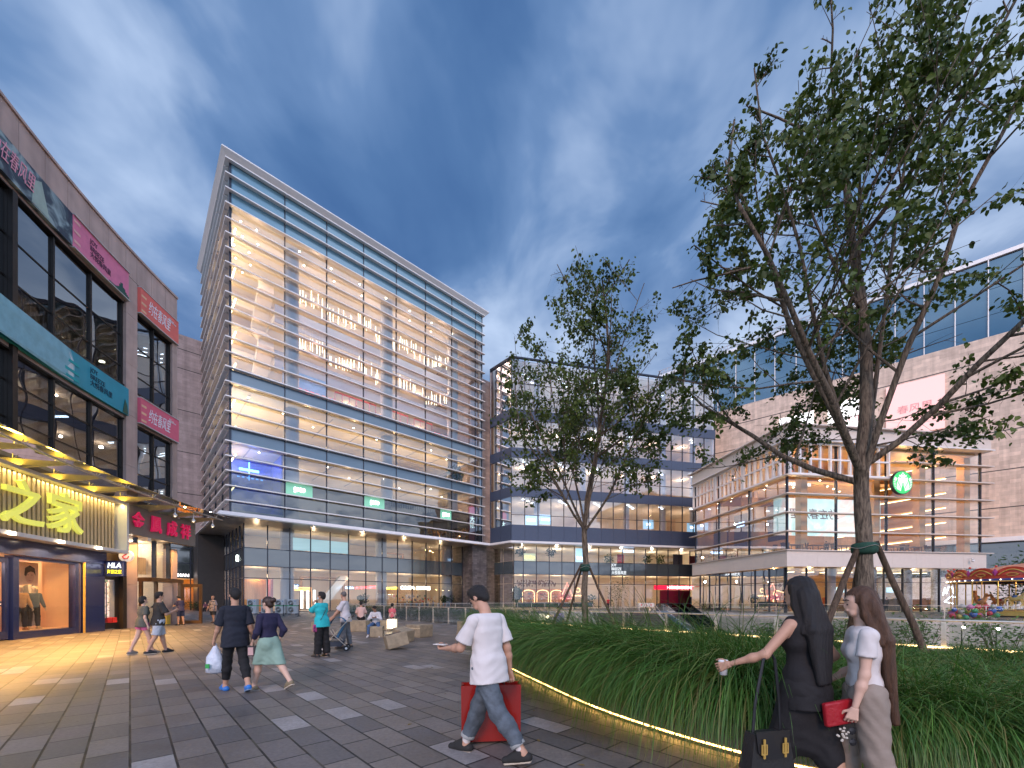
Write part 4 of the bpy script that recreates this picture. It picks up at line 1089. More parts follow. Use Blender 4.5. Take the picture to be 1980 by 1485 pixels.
for i in range(8): MB().hexa([(3 + i * 2.6, 2.5, 4.7), (3.12 + i * 2.6, 2.5, 4.7), (5.3 + i * 2.6, 6.5, 4.9), (5.2 + i * 2.6, 6.5, 4.9)], [(3 + i * 2.6, 2.5, 4.76), (3.12 + i * 2.6, 2.5, 4.76), (5.3 + i * 2.6, 6.5, 4.96), (5.2 + i * 2.6, 6.5, 4.96)]).build('line_light', M['linel'], cf)
for (x, w) in ((12.6, 2.3), (16.0, 1.8), (21.0, 1.6)): MB().box(x, x + w, 7, 7.1, 2.4, 3.1).build('menu_screen', M['cyan_box'], cf)
for i in range(45):
    x = .8 + rnd.random() * 23; z = .5 + rnd.random() * 1.4; s_ = rnd.uniform(.12, .4)
    MB().box(x, x + s_, 3.0 + rnd.random() * 2, 3.6 + rnd.random() * 2, .03, z).build('shop_fixture', flat(rnd.choice([(.5, .25, .1), (.25, .12, .06), (.6, .5, .4), (.1, .1, .12), (.35, .08, .06), (.12, .2, .3)])), cf)
# neon drawing in a lower window
MB().tube([(21.2, .75, 2.0), (21.5, .75, 2.9), (21.7, .75, 2.2), (22.0, .75, 3.0), (22.5, .75, 3.0), (22.9, .75, 1.7), (22.4, .75, 1.9), (21.4, .75, 1.2), (22.6, .75, 1.0)], .035, 5).build('neon_sign', M['cool_lamp'], cf)
for x in (3, 8, 13, 18, 23):
    lamp('POINT', (x, 5.5, 4.0), 280, (1, .60, .25), .12, cf)
    lamp('POINT', (x, 2.6, 17.2 if x > 13 else 14.4), 340, (1, .60, .25), .12, cf)
for y in (4, 9, 14):
    lamp('POINT', (2.6, y, 14.2), 300, (1, .60, .25), .12, cf); lamp('POINT', (2.4, y, 17.4), 170, (1, .60, .25), .12, cf); lamp('POINT', (15.5, y, 9.8), 280, (1, .60, .25), .12, cf)
# round green sign
sg = thing('round_sign', 'round green and white lit sign hanging at the café window', 'sign', frame_pt(CB, CRZ, 13.25, -1.15, 14.6), CRZ)
def disc(r, y0, y1, n=48):
    mb = MB(); vs = []
    for y in (y0, y1):
        for k in range(n): vs.append((r * math.cos(2 * PI * k / n), y, r * math.sin(2 * PI * k / n)))
    return mb.raw(vs, [tuple(range(n)), tuple(range(2 * n - 1, n - 1, -1))] + [(k, n + k, n + (k + 1) % n, (k + 1) % n) for k in range(n)])
disc(1.32, 0, .3).build('sign_case', M['black'], sg)
disc(1.25, -.03, -.002).build('sign_face', lit_face('green_face', (.02, .42, .09), .9), sg)
wm = emit('white_face', (.95, 1, .97), 1.35); gm = lit_face('green_line', (.02, .42, .09), .9)
mb = MB()
def fl(pts, y=-.05): mb.plate(pts, lambda a, b, d: (a, y - d, b), .012)
# star, crown, face, hair waves and two fish tails of the emblem
fl([(.13 * (1 if i % 2 == 0 else .45) * math.sin(i * PI / 5), 1.02 + .13 * (1 if i % 2 == 0 else .45) * math.cos(i * PI / 5)) for i in range(10)])
fl([(-.42, .58), (-.5, .86), (-.3, .74), (-.2, .98), (-.08, .78), (0, .92), (.08, .78), (.2, .98), (.3, .74), (.5, .86), (.42, .58)])
fl([(.36 * math.cos(a * PI / 12), .28 + .36 * math.sin(a * PI / 12)) for a in range(24)])
for sgn in (-1, 1):
    for k in range(4):
        pts = []; x0 = sgn * (.10 + k * .155)
        for j in range(13):
            t = j / 12; pts.append((x0 + sgn * (.05 * math.sin(t * 9 + k) + t * .18), .42 - t * 1.38 + k * .05))
        wd = .05
        ring = [(p[0] - wd, p[1]) for p in pts] + [(p[0] + wd, p[1]) for p in reversed(pts)]
        ring = [q for q in ring if math.hypot(*q) < 1.2]
        fl(ring, -.05 - .001 * k)
    for k in range(7):
        a = PI / 2 - sgn * (1.2 + k * .17)
        c_, s_ = math.cos(a), math.sin(a)
        fl([(c_ * 1.2, s_ * 1.2), (c_ * 1.18 + s_ * .08, s_ * 1.18 - c_ * .08), (c_ * .88, s_ * .88 - .05), (c_ * .9 - s_ * .02, s_ * .9 + c_ * .02)], -.055 - .001 * k)
    fl([(sgn * .72, .42), (sgn * 1.1, .62), (sgn * 1.0, .46), (sgn * 1.16, .34), (sgn * .84, .18)], -.06)
mb.build('emblem', wm, sg)
mb = MB()
for sgn in (-1, 1): mb.plate([(sgn * .10, .40), (sgn * .22, .41), (sgn * .22, .38), (sgn * .10, .37)], lambda a, b, d: (a, -.075 - d, b), .006)
mb.plate([(-.02, .38), (.02, .38), (.05, .22), (-.05, .22)], lambda a, b, d: (a, -.075 - d, b), .006)
mb.plate([(-.09, .12), (.09, .12), (.05, .08), (-.05, .08)], lambda a, b, d: (a, -.075 - d, b), .006)
mb.build('face_lines', gm, sg)
MB().box(-.1, .1, .3, .9, -.1, .1).build('bracket', M['mull'], sg)
# wall cameras
for i, (x, lab) in enumerate(((22.9, 'white dome camera on the café fascia near its right end'), (9.3, 'white dome camera on the café fascia beside the big trunk'))):
    t = thing('security_camera', lab, 'camera', frame_pt(CB, CRZ, x, -.56, 6.25), CRZ)
    MB().tube([(0, 0, 0), (0, -.35, 0), (0, -.4, -.12)], .04, 6).build('arm', M['white'], t)
    mb = MB(); mb.cyl(0, -.4, -.3, -.12, .14); mb.ball((0, -.4, -.3), .14); mb.build('dome', M['white'], t, True)
# planter tuft on the pavilion roof
o = leafball('roof_shrub', frame_pt(CB, CRZ, 1.2, 15, 21.2), (1.4, 1.4, .7), 300, leaf_mat('grey_leaf', (.12, .18, .16), (.22, .3, .28)), None, .4, 5); tag(o, 'round grey green bush on the café roof', 'shrub')

# ------------------------------------------------------------------ carousel
cx_, cy_ = 48.0, 36.0
ca = thing('carousel', 'open carousel with scalloped red and gold roof rim beside the café', 'carousel', (cx_, cy_, 0))
M['gold'] = pbr('gold_paint', (.62, .40, .10), .35, metal=.4, var=.1); M['cred'] = pbr('carousel_red', (.48, .045, .02), .35, coat=.4); M['cblue'] = pbr('carousel_blue', (.03, .05, .22), .4)
RC = 6.4
def arcplate(r, z0, z1, n=96, t=.1):
    mb = MB(); vs = []
    for (rr, z) in ((r, z0), (r, z1), (r - t, z1), (r - t, z0)):
        for k in range(n): vs.append((rr * math.cos(2 * PI * k / n), rr * math.sin(2 * PI * k / n), z))
    fs = []
    for q in range(4):
        for k in range(n): k2 = (k + 1) % n; fs.append((q * n + k, q * n + k2, ((q + 1) % 4) * n + k2, ((q + 1) % 4) * n + k))
    return mb.raw(vs, fs)
arcplate(RC, 3.3, 3.9).build('rim_board', M['cred'], ca)
arcplate(RC + .04, 3.12, 3.3).build('rim_band', M['cblue'], ca)
arcplate(RC + .06, 3.04, 3.12).build('rim_band', M['gold'], ca)
rn = 20
for k in range(rn):
    a = 2 * PI * k / rn; a2 = 2 * PI * (k + .5) / rn; da = PI / rn
    def P(an, z, r=RC + .05): return (r * math.cos(an), r * math.sin(an), z)
    prof = [(a + da * (j / 10 * 2 - 1), 3.85 + .42 * abs(math.cos((j / 10 * 2 - 1) * PI / 2)) ** .7) for j in range(11)]
    mb = MB(); vs = [P(t, z) for t, z in prof] + [P(t, 3.6) for t, z in reversed(prof)]; vi = [P(t, z, RC - .06) for t, z in prof] + [P(t, 3.6, RC - .06) for t, z in reversed(prof)]
    n = len(vs); mb.raw(vs + vi, [tuple(range(n)), tuple(range(2 * n - 1, n - 1, -1))] + [(i, (i + 1) % n, n + (i + 1) % n, n + i) for i in range(n)])
    sc_ = mb.build('rim_scallop', M['cred'], ca)
    mb = MB()
    mb.tube([P(a + da * (j / 12 * 2 - 1) * .8, 3.62 + .42 * abs(math.cos((j / 12 * 2 - 1) * PI / 2)), RC + .1) for j in range(13)], .045, 5)
    mb.tube([P(a + da * .35 * math.cos(j), 3.62 + .12 * math.sin(j), RC + .1) for j in range(7)], .035, 5); mb.build('gilt_scroll', M['gold'], sc_)
    d = .2; ang = a + da; r_ = RC + .13
    tx = (-math.sin(ang), math.cos(ang)); cxx, cyy = r_ * math.cos(ang), r_ * math.sin(ang)
    mb = MB(); mb.raw([(cxx + tx[0] * d, cyy + tx[1] * d, 3.85), (cxx, cyy, 4.18), (cxx - tx[0] * d, cyy - tx[1] * d, 3.85), (cxx, cyy, 3.52), (cxx + .08 * math.cos(ang), cyy + .08 * math.sin(ang), 3.85)], [(0, 1, 4), (1, 2, 4), (2, 3, 4), (3, 0, 4)])
    mb.build('jewel', flat((.35, .04, .20)), sc_)
    MB().ball((RC * math.cos(ang), RC * math.sin(ang), 4.35), .1, 8).build('finial', M['cred'], sc_)
    for j in range(3):
        a3 = a + da * (j - 1) * .66
        MB().ball((( RC + .1) * math.cos(a3), (RC + .1) * math.sin(a3), 3.21), .045, 6).build('bulb', emit('bulb', (1, .85, .55), 8) if 'bulb' not in M else M['bulb'], sc_)
        if 'bulb' not in M: M['bulb'] = bpy.data.materials['bulb']
    MB().cyl(RC * .97 * math.cos(a2), RC * .97 * math.sin(a2), .5, 3.1, .05, n=8).build('pole', M['gold'], ca)
mb = MB(); mb.lathe([(RC - .05, 3.85), (3, 4.6), (.3, 5.0), (.05, 5.6)], 0, 0, 32); mb.build('canopy', pbr('striped_canopy', (.5, .2, .12), .6), ca)
MB().lathe([(RC - .1, .1), (RC, .12), (RC, .5), (RC - .1, .52)], 0, 0, 48).build('deck', M['gold'], ca)
MB().lathe([(1.6, .5), (1.6, 3.2), (1.9, 3.6)], 0, 0, 16).build('centre_drum', wash_mat('painted_drum', (.35, .2, .06), (.55, .38, .14), (.3, .1, .05), 1.5, 0), ca)
for k in range(10):
    a = 2 * PI * k / 10 + .2; r_ = 4.6; x, y = r_ * math.cos(a), r_ * math.sin(a); z = 1.3 + .3 * (k % 2)
    h = bpy.data.objects.new('carousel_horse', None); col.objects.link(h); h.parent = ca; h.location = (x, y, z); h.rotation_euler = (0, 0, a + PI / 2)
    mb = MB(); mb.ball((0, 0, 0), .32, 12, (1.5, .65, .8)); mb.tube([(.35, 0, .1), (.6, 0, .5), (.68, 0, .66)], [.17, .12, .1], 8); mb.tube([(.62, 0, .68), (.95, 0, .5)], [.12, .07], 8)
    for sx_, sy_ in ((.35, .12), (.35, -.12), (-.35, .12), (-.35, -.12)): mb.tube([(sx_, sy_, -.1), (sx_ + .12, sy_, -.45), (sx_ - .02, sy_, -.75)], [.09, .06, .04], 6)
    mb.tube([(-.45, 0, .1), (-.65, 0, -.1), (-.7, 0, -.45)], [.06, .07, .03], 6)
    mb.build('horse_body', flat(rnd.choice([(.7, .62, .5), (.55, .3, .15), (.6, .5, .2)])), h, True)
    mb = MB(); mb.ball((-.02, 0, .14), .24, 10, (1, 1, .6)); mb.build('saddle', flat(rnd.choice([(.5, .05, .1), (.05, .15, .4), (.1, .3, .1)])), h, True)
    MB().cyl(0, 0, -z + .5, 3.2 - z, .03, n=6).build('twisted_pole', M['gold'], h)
# boat-shaped carriage with striped end
mb = MB(); mb.hexa([(-4.4, -5.0, .55), (-.6, -5.0, .55), (-.6, -4.2, .55), (-4.4, -4.2, .55)], [(-4.9, -5.2, 1.75), (-.2, -5.2, 1.55), (-.2, -4.0, 1.55), (-4.9, -4.0, 1.75)]); mb.build('carriage', flat((.10, .22, .36)), ca)
mb = MB(); mb.box(-5.0, -.1, -5.28, -5.21, 1.5, 1.66); mb.build('carriage_trim', M['gold'], ca)
for j in range(4): MB().box(-4.8 + j * .28, -4.62 + j * .28, -5.3, -5.285, .7, 1.48).build('carriage_stripe', flat([(.6, .08, .05), (.7, .5, .1)][j % 2]), ca)
lamp('POINT', (0, -3.4, 2.8), 220, (1, .62, .22), .1, ca); lamp('POINT', (-3.6, -1.0, 2.8), 160, (1, .62, .22), .1, ca)
# heap of coloured balls at the foot of the fence
g_ = random.Random(4)
for i in range(34):
    x = 32.3 + g_.random() * 3.4; y = 29.6 + g_.random() * .5
    r = g_.uniform(.16, .24)
    o = MB().ball((0, 0, 0), r, 12).build('play_ball', flat(g_.choice([(.5, .03, .05), (.04, .25, .1), (.05, .12, .4), (.45, .32, .08), (.4, .08, .25), (.3, .28, .25)]), .3), None, True); o.location = (x, y, .1 + g_.random() * .9)
    tag(o, 'coloured ball in the netted heap in front of the carousel', 'ball', 'coloured balls in front of the carousel')
# ------------------------------------------------------------------ curved stone building on the left
LP0 = (-18.8, 14.9); 
_ls = []
def _lpath():
    x, y = LP0; pts = {0.0: (x, y)}; ds = .1
    def hd(s): return R(17 - 1.26 * s) if s < 10.3 else R(4)
    a = x; b = y; s = 0
    while s < 12:
        h = hd(s); a += -math.sin(h) * ds; b += math.cos(h) * ds; s = round(s + ds, 3); pts[s] = (a, b)
    a, b, s = x, y, 0
    while s > -14:
        h = hd(s - ds); a -= -math.sin(h) * ds; b -= math.cos(h) * ds; s = round(s - ds, 3); pts[s] = (a, b)
    return pts, hd
_lp, _lh = _lpath()
def LFp(s, off=0.0, z=0.0):
    """point on the curved facade: s along it, off metres out into the plaza; coordinates relative to the building's base"""
    k = round(math.floor(s * 10) / 10, 3); k2 = round(k + .1, 3); t = (s - k) / .1
    a, b = _lp[k], _lp[k2]; h = _lh(s)
    return (a[0] + (b[0] - a[0]) * t + math.cos(h) * off - LP0[0], a[1] + (b[1] - a[1]) * t + math.sin(h) * off - LP0[1], z)
lb = thing('curved_stone_building', 'long curved pink stone building with banners and ground floor shops', 'building', (*LP0, 0))
M['pstone'] = stone_clad('pink_granite', (0.47, 0.335, 0.29), 40.0, 2.9, .0, .06, .5, bump=.15)
M['dwin'] = glass('dark_window_glass', (0.16, 0.18, 0.20), base=.22, grow=.7, wave=.05, wscale=.35)
M['pframe'] = pbr('window_frame_bronze', (.022, .018, .016), .4, metal=.5)
def cpanel(s0, s1, z0, z1, o0, o1, mat, name='wall_panel', parent=lb, n=None, gap=0.0):
    """curved slab"""
    mb = MB(); n = n or max(1, int((s1 - s0) / .6)); s0 += gap; s1 -= gap
    for k in range(n):
        a, b = s0 + (s1 - s0) * k / n, s0 + (s1 - s0) * (k + 1) / n
        lo = [LFp(a, o0, z0), LFp(a, o1, z0), LFp(b, o1, z0), LFp(b, o0, z0)]; hi = [(*p[:2], z1) for p in lo]
        vs = lo + hi; fs = [(0,3,2,1),(4,5,6,7),(1,2,6,5),(3,0,4,7)]
        if k == 0: fs.append((0,1,5,4))
        if k == n - 1: fs.append((2,3,7,6))
        mb.raw(vs, fs)
    return mb.build(name, mat, parent)
S0, S1 = -13.0, 10.35
# parapet panels
xs = [-13, -11.6, -10.2, -8.8, -7.4, -6, -4.6, -3.2, -1.8, -.4, .75, 1.95, 3.1, 4.3, 5.45, 6.55, 7.3, 8.35, 9.4, S1]
for i in range(len(xs) - 1): cpanel(xs[i], xs[i + 1], 18.62, 20.0, -.5, .05, M['pstone'], gap=.008)
cpanel(S0, S1, 20.0, 20.12, -.9, .12, M['pstone'], 'coping')
for (a, b) in ((17.05, 18.6), (11.0, 12.65)): cpanel(S0, 6.5, a, b, -.4, -.02, M['pstone'], 'spandrel'); cpanel(7.35, S1 - .45, a, b, -.4, -.02, M['pstone'], 'spandrel')
# pilasters
for (a, b) in ((6.55, 7.32), (S1 - .4, S1), (-6.5, -5.7)):
    for z0, z1 in ((0, 2.3), (2.3, 4.6), (6.4, 8.6), (8.6, 11.3), (11.3, 14.0), (14.0, 16.6), (16.6, 18.6)):
        cpanel(a, b, z0, z1 - .015, -.5, .06, M['pstone'], 'pilaster', n=1)
MB().box(-1, -16, 8.6, 10.4, 0, 20).build('wall', M['pstone'], lb) if False else None
# windows
bays = [(-13, -10.8), (-10.8, -8.6), (-8.6, -6.5), (-5.7, -3.5), (-3.5, -1.3), (-1.3, .45), (.6, 2.55), (2.55, 4.55), (4.55, 6.45), (7.4, 8.65), (8.65, 9.9)]
for (a, b) in bays:
    for zz in ((12.75, 13.7), (13.7, 15.3), (15.3, 17.0), (7.7, 8.4), (8.4, 9.8), (9.8, 10.95)):
        p, q = LFp(a + .05, -.15), LFp(b - .05, -.15)
        MB().quad((p[0], p[1], zz[0] + .03), (q[0], q[1], zz[0] + .03), (q[0], q[1], zz[1] - .03), (p[0], p[1], zz[1] - .03)).build('window_pane', M['dwin'], lb)
    for z in (13.7, 15.3, 8.4, 9.8): cpanel(a, b, z - .03, z + .03, -.2, -.12, M['pframe'], 'transom', n=1)
    cpanel(b - .04, b + .05, 7.7, 10.95, -.25, -.06, M['pframe'], 'mullion', n=1); cpanel(b - .04, b + .05, 12.75, 17.0, -.25, -.06, M['pframe'], 'mullion', n=1)
for a in (.42,): cpanel(a, a + .22, 7.5, 17.0, -.2, .1, M['pframe'], 'wide_mullion', n=1)
for z0, z1 in ((12.66, 12.75), (17.0, 17.05), (7.6, 7.7), (10.93, 11.0)): cpanel(S0, 6.5, z0, z1, -.3, .02, M['pframe'], 'window_sill'); cpanel(7.36, 9.95, z0, z1, -.3, .02, M['pframe'], 'window_sill')
# rooms behind: slabs and dim back wall
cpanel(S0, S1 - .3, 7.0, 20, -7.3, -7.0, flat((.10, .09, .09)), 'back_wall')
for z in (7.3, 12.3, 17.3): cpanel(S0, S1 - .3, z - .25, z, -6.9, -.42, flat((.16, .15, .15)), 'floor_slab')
cpanel(S1 - .25, S1 - .05, 0, 20, -12, -.5, M['pstone'], 'end_wall', n=1)
mb = MB()
for k in range(44):
    s_ = -2.2 + k * .2
    for z in (12.3,):
        p = LFp(s_, -.6, 0); mb.box(p[0] - .012, p[0] + .012, p[1] - .012, p[1] + .012, z, z + 1.7)
mb.build('indoor_railing', flat((.3, .3, .32)), lb)
for s_, z in ((1.5, 10.4), (5.4, 10.4), (-2, 10.4), (8.6, 10.4)):
    p = LFp(s_, -2.0, z); MB().box(p[0] - .4, p[0] + .4, p[1] - .05, p[1] + .05, z, z + .06).build('tube_light', M['cool_lamp'], lb)
# ---- banners
def banner(s0, s1, z0, z1, mat, name, label, off=.16):
    return tag(cpanel(s0, s1, z0, z1, .02, off, mat, name, None, n=12), label, 'banner')
def place(o): o.location = (*LP0, 0); return o
def btext(s_c, z, w, h, body, mat, parent, off=.18, shear=0, keep=False, offset=0.0, name='lettering'):
    hN = _lh(s_c); xd = (-math.sin(hN), math.cos(hN), 0)
    p = LFp(s_c, off, z)
    return text_obj(name, body, mat, parent, p, xd, w, h, .012, offset, shear, keep)
def bend(o, s_c, off=.18):
    """lay flat lettering along the curved banner"""
    hN = _lh(s_c); c = Vector(LFp(s_c, off, 0)); X = Vector((-math.sin(hN), math.cos(hN), 0)); N = Vector((math.cos(hN), math.sin(hN), 0))
    for v in o.data.vertices:
        d = v.co - Vector((c.x, c.y, 0)); a = d.dot(X); n_ = d.dot(N); q = LFp(s_c + a, off + n_, 0); v.co.x, v.co.y = q[0], q[1]
    return o
ink = flat((.09, .03, .07)); wht = flat((.85, .82, .85)); 
M['pinkban'] = pbr('pink_banner', (.72, .20, .33), .6, var=.08); M['coral'] = pbr('coral_banner', (.78, .16, .13), .6, var=.05)
M['rosy'] = pbr('rose_banner', (.72, .13, .20), .6, var=.05); M['tealb'] = pbr('teal_banner', (.01, .27, .37), .5, var=.12, vscale=.7)
b1 = place(banner(3.2, 6.58, 17.2, 18.62, M['pinkban'], 'banner', 'pink banner with dark lettering on the parapet of the curved building'))
bend(btext(4.75, 17.95, 1.25, .85, 'JOY\nBREEZE\n大悦春风里', ink, b1), 4.75)
M['skyline'] = flat((.03, .10, .08))
mb = MB(); rr = random.Random(2)
for i in range(16):
    s_ = 5.3 + i * .08; h_ = .08 + .5 * max(0, math.exp(-((i - 10) / 3.0) ** 2)) * rr.uniform(.5, 1.2)
    a, b = LFp(s_, .165), LFp(s_ + .07, .165); a2, b2 = LFp(s_, .175), LFp(s_ + .07, .175)
    mb.hexa([(a[0], a[1], 17.24), (b[0], b[1], 17.24), (b2[0], b2[1], 17.24), (a2[0], a2[1], 17.24)], [(a[0], a[1], 17.24 + h_), (b[0], b[1], 17.24 + h_), (b2[0], b2[1], 17.24 + h_), (a2[0], a2[1], 17.24 + h_)])
mb.build('printed_trees', M['skyline'], b1)
mb = MB()
for z in (18.35, 17.9, 17.45): mb.hexa([LFp(3.25, .165, z), LFp(3.25, .175, z), LFp(3.6, .175, z - .0), LFp(3.6, .165, z)], [LFp(3.25, .165, z + .12), LFp(3.25, .175, z + .12), LFp(3.6, .175, z + .12), LFp(3.6, .165, z + .12)])
mb.build('printed_bars', flat((.8, .45, .42)), b1)
M['nightban'] = wash_mat('night_banner', (.012, .02, .05), (.03, .06, .09), (.30, .40, .42), 1.1, 0)
b2 = place(banner(-9, 3.19, 17.2, 18.62, M['nightban'], 'banner', 'dark blue picture banner with pink brush lettering at the top left'))
bend(btext(.35, 18.0, 1.9, .75, '约在春风里', flat((.8, .35, .45)), b2, shear=.35), .35)
mb = MB(); 
mb.hexa([LFp(1.15, .165, 17.25), LFp(1.15, .175, 17.25), LFp(2.0, .175, 17.25), LFp(2.0, .165, 17.25)], [LFp(1.25, .165, 18.2), LFp(1.25, .175, 18.2), LFp(1.6, .175, 18.45), LFp(1.6, .165, 18.45)])
mb.build('printed_shape', flat((.35, .45, .40)), b2)
b3 = place(banner(-9, 6.58, 11.15, 12.55, M['tealb'], 'banner', 'long teal banner between the two window storeys of the curved building'))
bend(btext(4.8, 11.95, 1.35, .85, 'JOY\nBREEZE\n大悦春风里', flat((.01, .05, .09)), b3), 4.8)
def bpoly(pts, mat, parent, off=.165, name='printed_shape', t=.008):
    mb = MB(); mb.plate(pts, lambda a, z, d: LFp(a, off + d, z), t); return mb.build(name, mat, parent)
bpoly([(-4.0, 11.16), (2.6, 11.16), (3.25, 11.3), (3.3, 12.0), (3.05, 12.54), (-4, 12.54)], flat((.22, .44, .52)), b3)
bpoly([(-3.9, 11.17), (-.9, 11.17), (-.5, 11.6), (-.35, 12.1), (-.5, 12.53), (-3.9, 12.53)], flat((.52, .33, .28)), b3, .176)
bpoly([(1.05 + .85 * math.cos(a * PI / 10), 11.72 + .42 * math.sin(a * PI / 10)) for a in range(20)], flat((.65, .72, .74)), b3, .177)
bpoly([(1.05 + .75 * math.cos(a * PI / 10), 11.74 + .36 * math.sin(a * PI / 10)) for a in range(20)], flat((.03, .07, .05)), b3, .188)
bpoly([(2.2, 11.2), (2.6, 12.1), (2.95, 12.4), (3.2, 12.1), (3.2, 11.2)], flat((.55, .6, .62)), b3, .178)
for z in (11.95, 11.55, 11.25): bpoly([(2.6, z), (3.5, z), (3.5, z + .13), (2.6, z + .13)], flat((.01, .33, .36)), b3, .19)
bpoly([(6.15, 11.18), (6.3, 11.9), (6.45, 11.6), (6.5, 11.18)], flat((.03, .09, .06)), b3, .18)
bend(btext(1.0, 11.9, 2.0, .62, '约在春风里', wht, b3, off=.2, shear=.35), 1.0, .2)
b4 = place(banner(7.36, 10.25, 17.15, 18.5, M['coral'], 'banner', 'coral banner with white brush lettering at the end of the parapet', .2))
bend(btext(8.75, 17.85, 1.7, .75, '约在春风里', wht, b4, shear=.35, off=.21), 8.85, .21)
b5 = place(banner(7.36, 10.28, 11.15, 12.5, M['rosy'], 'banner', 'rose pink banner with white brush lettering above the bakery bay', .2))
bend(btext(8.75, 11.8, 1.7, .75, '约在春风里', wht, b5, shear=.35, off=.21), 8.85, .21)
for b_, z_ in ((b4, 18.2), (b5, 12.2)):
    bend(btext(9.75, z_, .55, .2, 'JOY\nBREEZE\n大悦春风里', wht, b_, off=.21), 9.75, .21)
    mb = MB()
    for dz in (.15, -.25, -.65): mb.plate([(7.4, z_ + dz - .3), (7.75, z_ + dz - .3), (7.75, z_ + dz - .18), (7.4, z_ + dz - .18)], lambda a, z, d: LFp(a, .205 + d, z), .006)
    mb.build('printed_bars', flat((.8, .48, .3)), b_)
for b_, a, e_, z0, z1 in ((b4, 7.36, 10.25, 17.15, 18.5), (b5, 7.36, 10.28, 11.15, 12.5), (b1, 3.2, 6.58, 17.2, 18.62)):
    mb = MB()
    for zz in ((z0 - .05, z0), (z1, z1 + .05)): mb.plate([(a, zz[0]), ((a + e_) / 2, zz[0]), (e_, zz[0]), (e_, zz[1]), ((a + e_) / 2, zz[1]), (a, zz[1])], lambda q, z, d: LFp(q, .03 + d, z), .2)
    mb.build('banner_frame', flat((.5, .47, .45)), b_)
# ---- glass canopy
can = place(tag(thing('glass_canopy', None, None), 'glass canopy on tapered yellow steel arms above the shops', 'canopy'))
can.location = (*LP0, 0)
M['can_glass'] = glass('canopy_glass', (.62, .60, .50), base=.10, grow=.6, wave=.01)
M['armm'] = pbr('cream_yellow_steel', (.55, .45, .25), .4, var=.06)
OUT = 2.35
for i in range(11):
    a = -7.4 + i * 1.93; b = a + 1.91
    if b > 11.6: b = 11.6
    MB().hexa([LFp(a, .1, 7.0), LFp(b, .1, 7.0), LFp(b, OUT, 6.82), LFp(a, OUT, 6.82)], [LFp(a, .1, 7.015), LFp(b, .1, 7.015), LFp(b, OUT, 6.835), LFp(a, OUT, 6.835)]).build('glass_pane', M['can_glass'], can)
arms = [-6.2, -4.3, -2.4, -.5, 1.4, 3.3, 5.2, 7.1, 9.0, 10.6]
for a in arms:
    lo = [LFp(a - .06, .06, 6.15), LFp(a + .06, .06, 6.15), LFp(a + .05, OUT - .15, 6.52), LFp(a - .05, OUT - .15, 6.52)]
    hi = [LFp(a - .06, .06, 6.6), LFp(a + .06, .06, 6.6), LFp(a + .05, OUT - .15, 6.62), LFp(a - .05, OUT - .15, 6.62)]
    mb = MB(); mb.raw(lo + hi, [(0,3,2,1),(4,5,6,7),(0,1,5,4),(1,2,6,5),(2,3,7,6),(3,0,4,7)])
    arm = mb.build('arm', M['armm'], can)
    for o_ in (.7, OUT - .25): MB().tube([LFp(a - .12, o_ + .08, 6.78), LFp(a, o_, 6.6), LFp(a + .12, o_ + .08, 6.78)], .016, 5).build('glass_clamp', M['steel'], arm)
pts = [LFp(-7.4 + i * .5, OUT - .12, 6.58) for i in range(38)]
MB().tube(pts, .045, 7).build('edge_tube', M['steel'], can)
M['bulbc'] = emit('canopy_bulb', (1, .75, .45), 2.5)
for a in (8.6, 10.4, 7.0):
    p = LFp(a, OUT - .25, 0)
    mb = MB(); mb.cyl(p[0], p[1], 6.2, 6.5, .02, n=6); mb.lathe([(.02, 6.22), (.1, 6.1), (.1, 6.04)], p[0], p[1], 12)
    l_ = mb.build('canopy_lamp', M['white'], can); MB().ball((p[0], p[1], 6.03), .05, 10).build('bulb', M['bulbc'], l_)
# ---- slatted shop sign with big glowing characters
ss = thing('shop_sign_box', 'large slatted sign box with two huge glowing yellow characters', 'sign', (*LP0, 0))
M['slat'] = pbr('champagne_slat', (.60, .47, .30), .35, metal=.35, var=.05); M['signgap'] = flat((.10, .035, .03))
cpanel(-7, 5.25, 3.95, 6.25, .32, .40, M['signgap'], 'backing', ss)
k = 0; s_ = -6.8
while s_ < 4.95:
    cpanel(s_, s_ + .125, 4.0, 6.2, .46, .62, M['slat'], 'slat', ss, n=1) if k >= 0 else None
    s_ += .215; k += 1
for (a, b, z0, z1) in ((-7, 5.4, 6.22, 6.36), (-7, 5.4, 3.8, 3.95)): cpanel(a, b, z0, z1, .3, .95, M['white'], 'frame_rail', ss)
cpanel(5.26, 5.4, 3.951, 6.219, .3, .95, M['white'], 'frame_rail', ss, n=1)
M['yglow'] = lit_face('yellow_glow', (.66, .66, .12), .7)
for (sc_c, chh, wd) in ((1.95, '家', 1.75), (-.1, '之', 1.8), (-2.1, '澜', 1.8), (-4.1, '海', 1.8)):
    o = btext(sc_c, 5.12, wd, 1.65, chh, M['yglow'], ss, off=.66, keep=False, offset=.018)
    o2 = o.data
    n_ = len(o2.vertices)
    h = _lh(sc_c)
    for i_, v in enumerate(o2.vertices):
        if i_ >= n_ // 2: v.co.x += math.cos(h) * .14; v.co.y += math.sin(h) * .14
for s_ in (-4, -1, 2, 4.4):
    lamp('AREA', LFp(s_, .76, 6.2), 42, (1, .80, .32), parent=ss, size=(2.6, .08), rot=(0, 0, _lh(s_) + PI / 2))
    lamp('AREA', tuple(Vector(LFp(s_, .85, 6.38))), 50, (1, .70, .10), parent=ss, size=(2.4, .25), rot=(PI, 0, _lh(s_) + PI / 2))
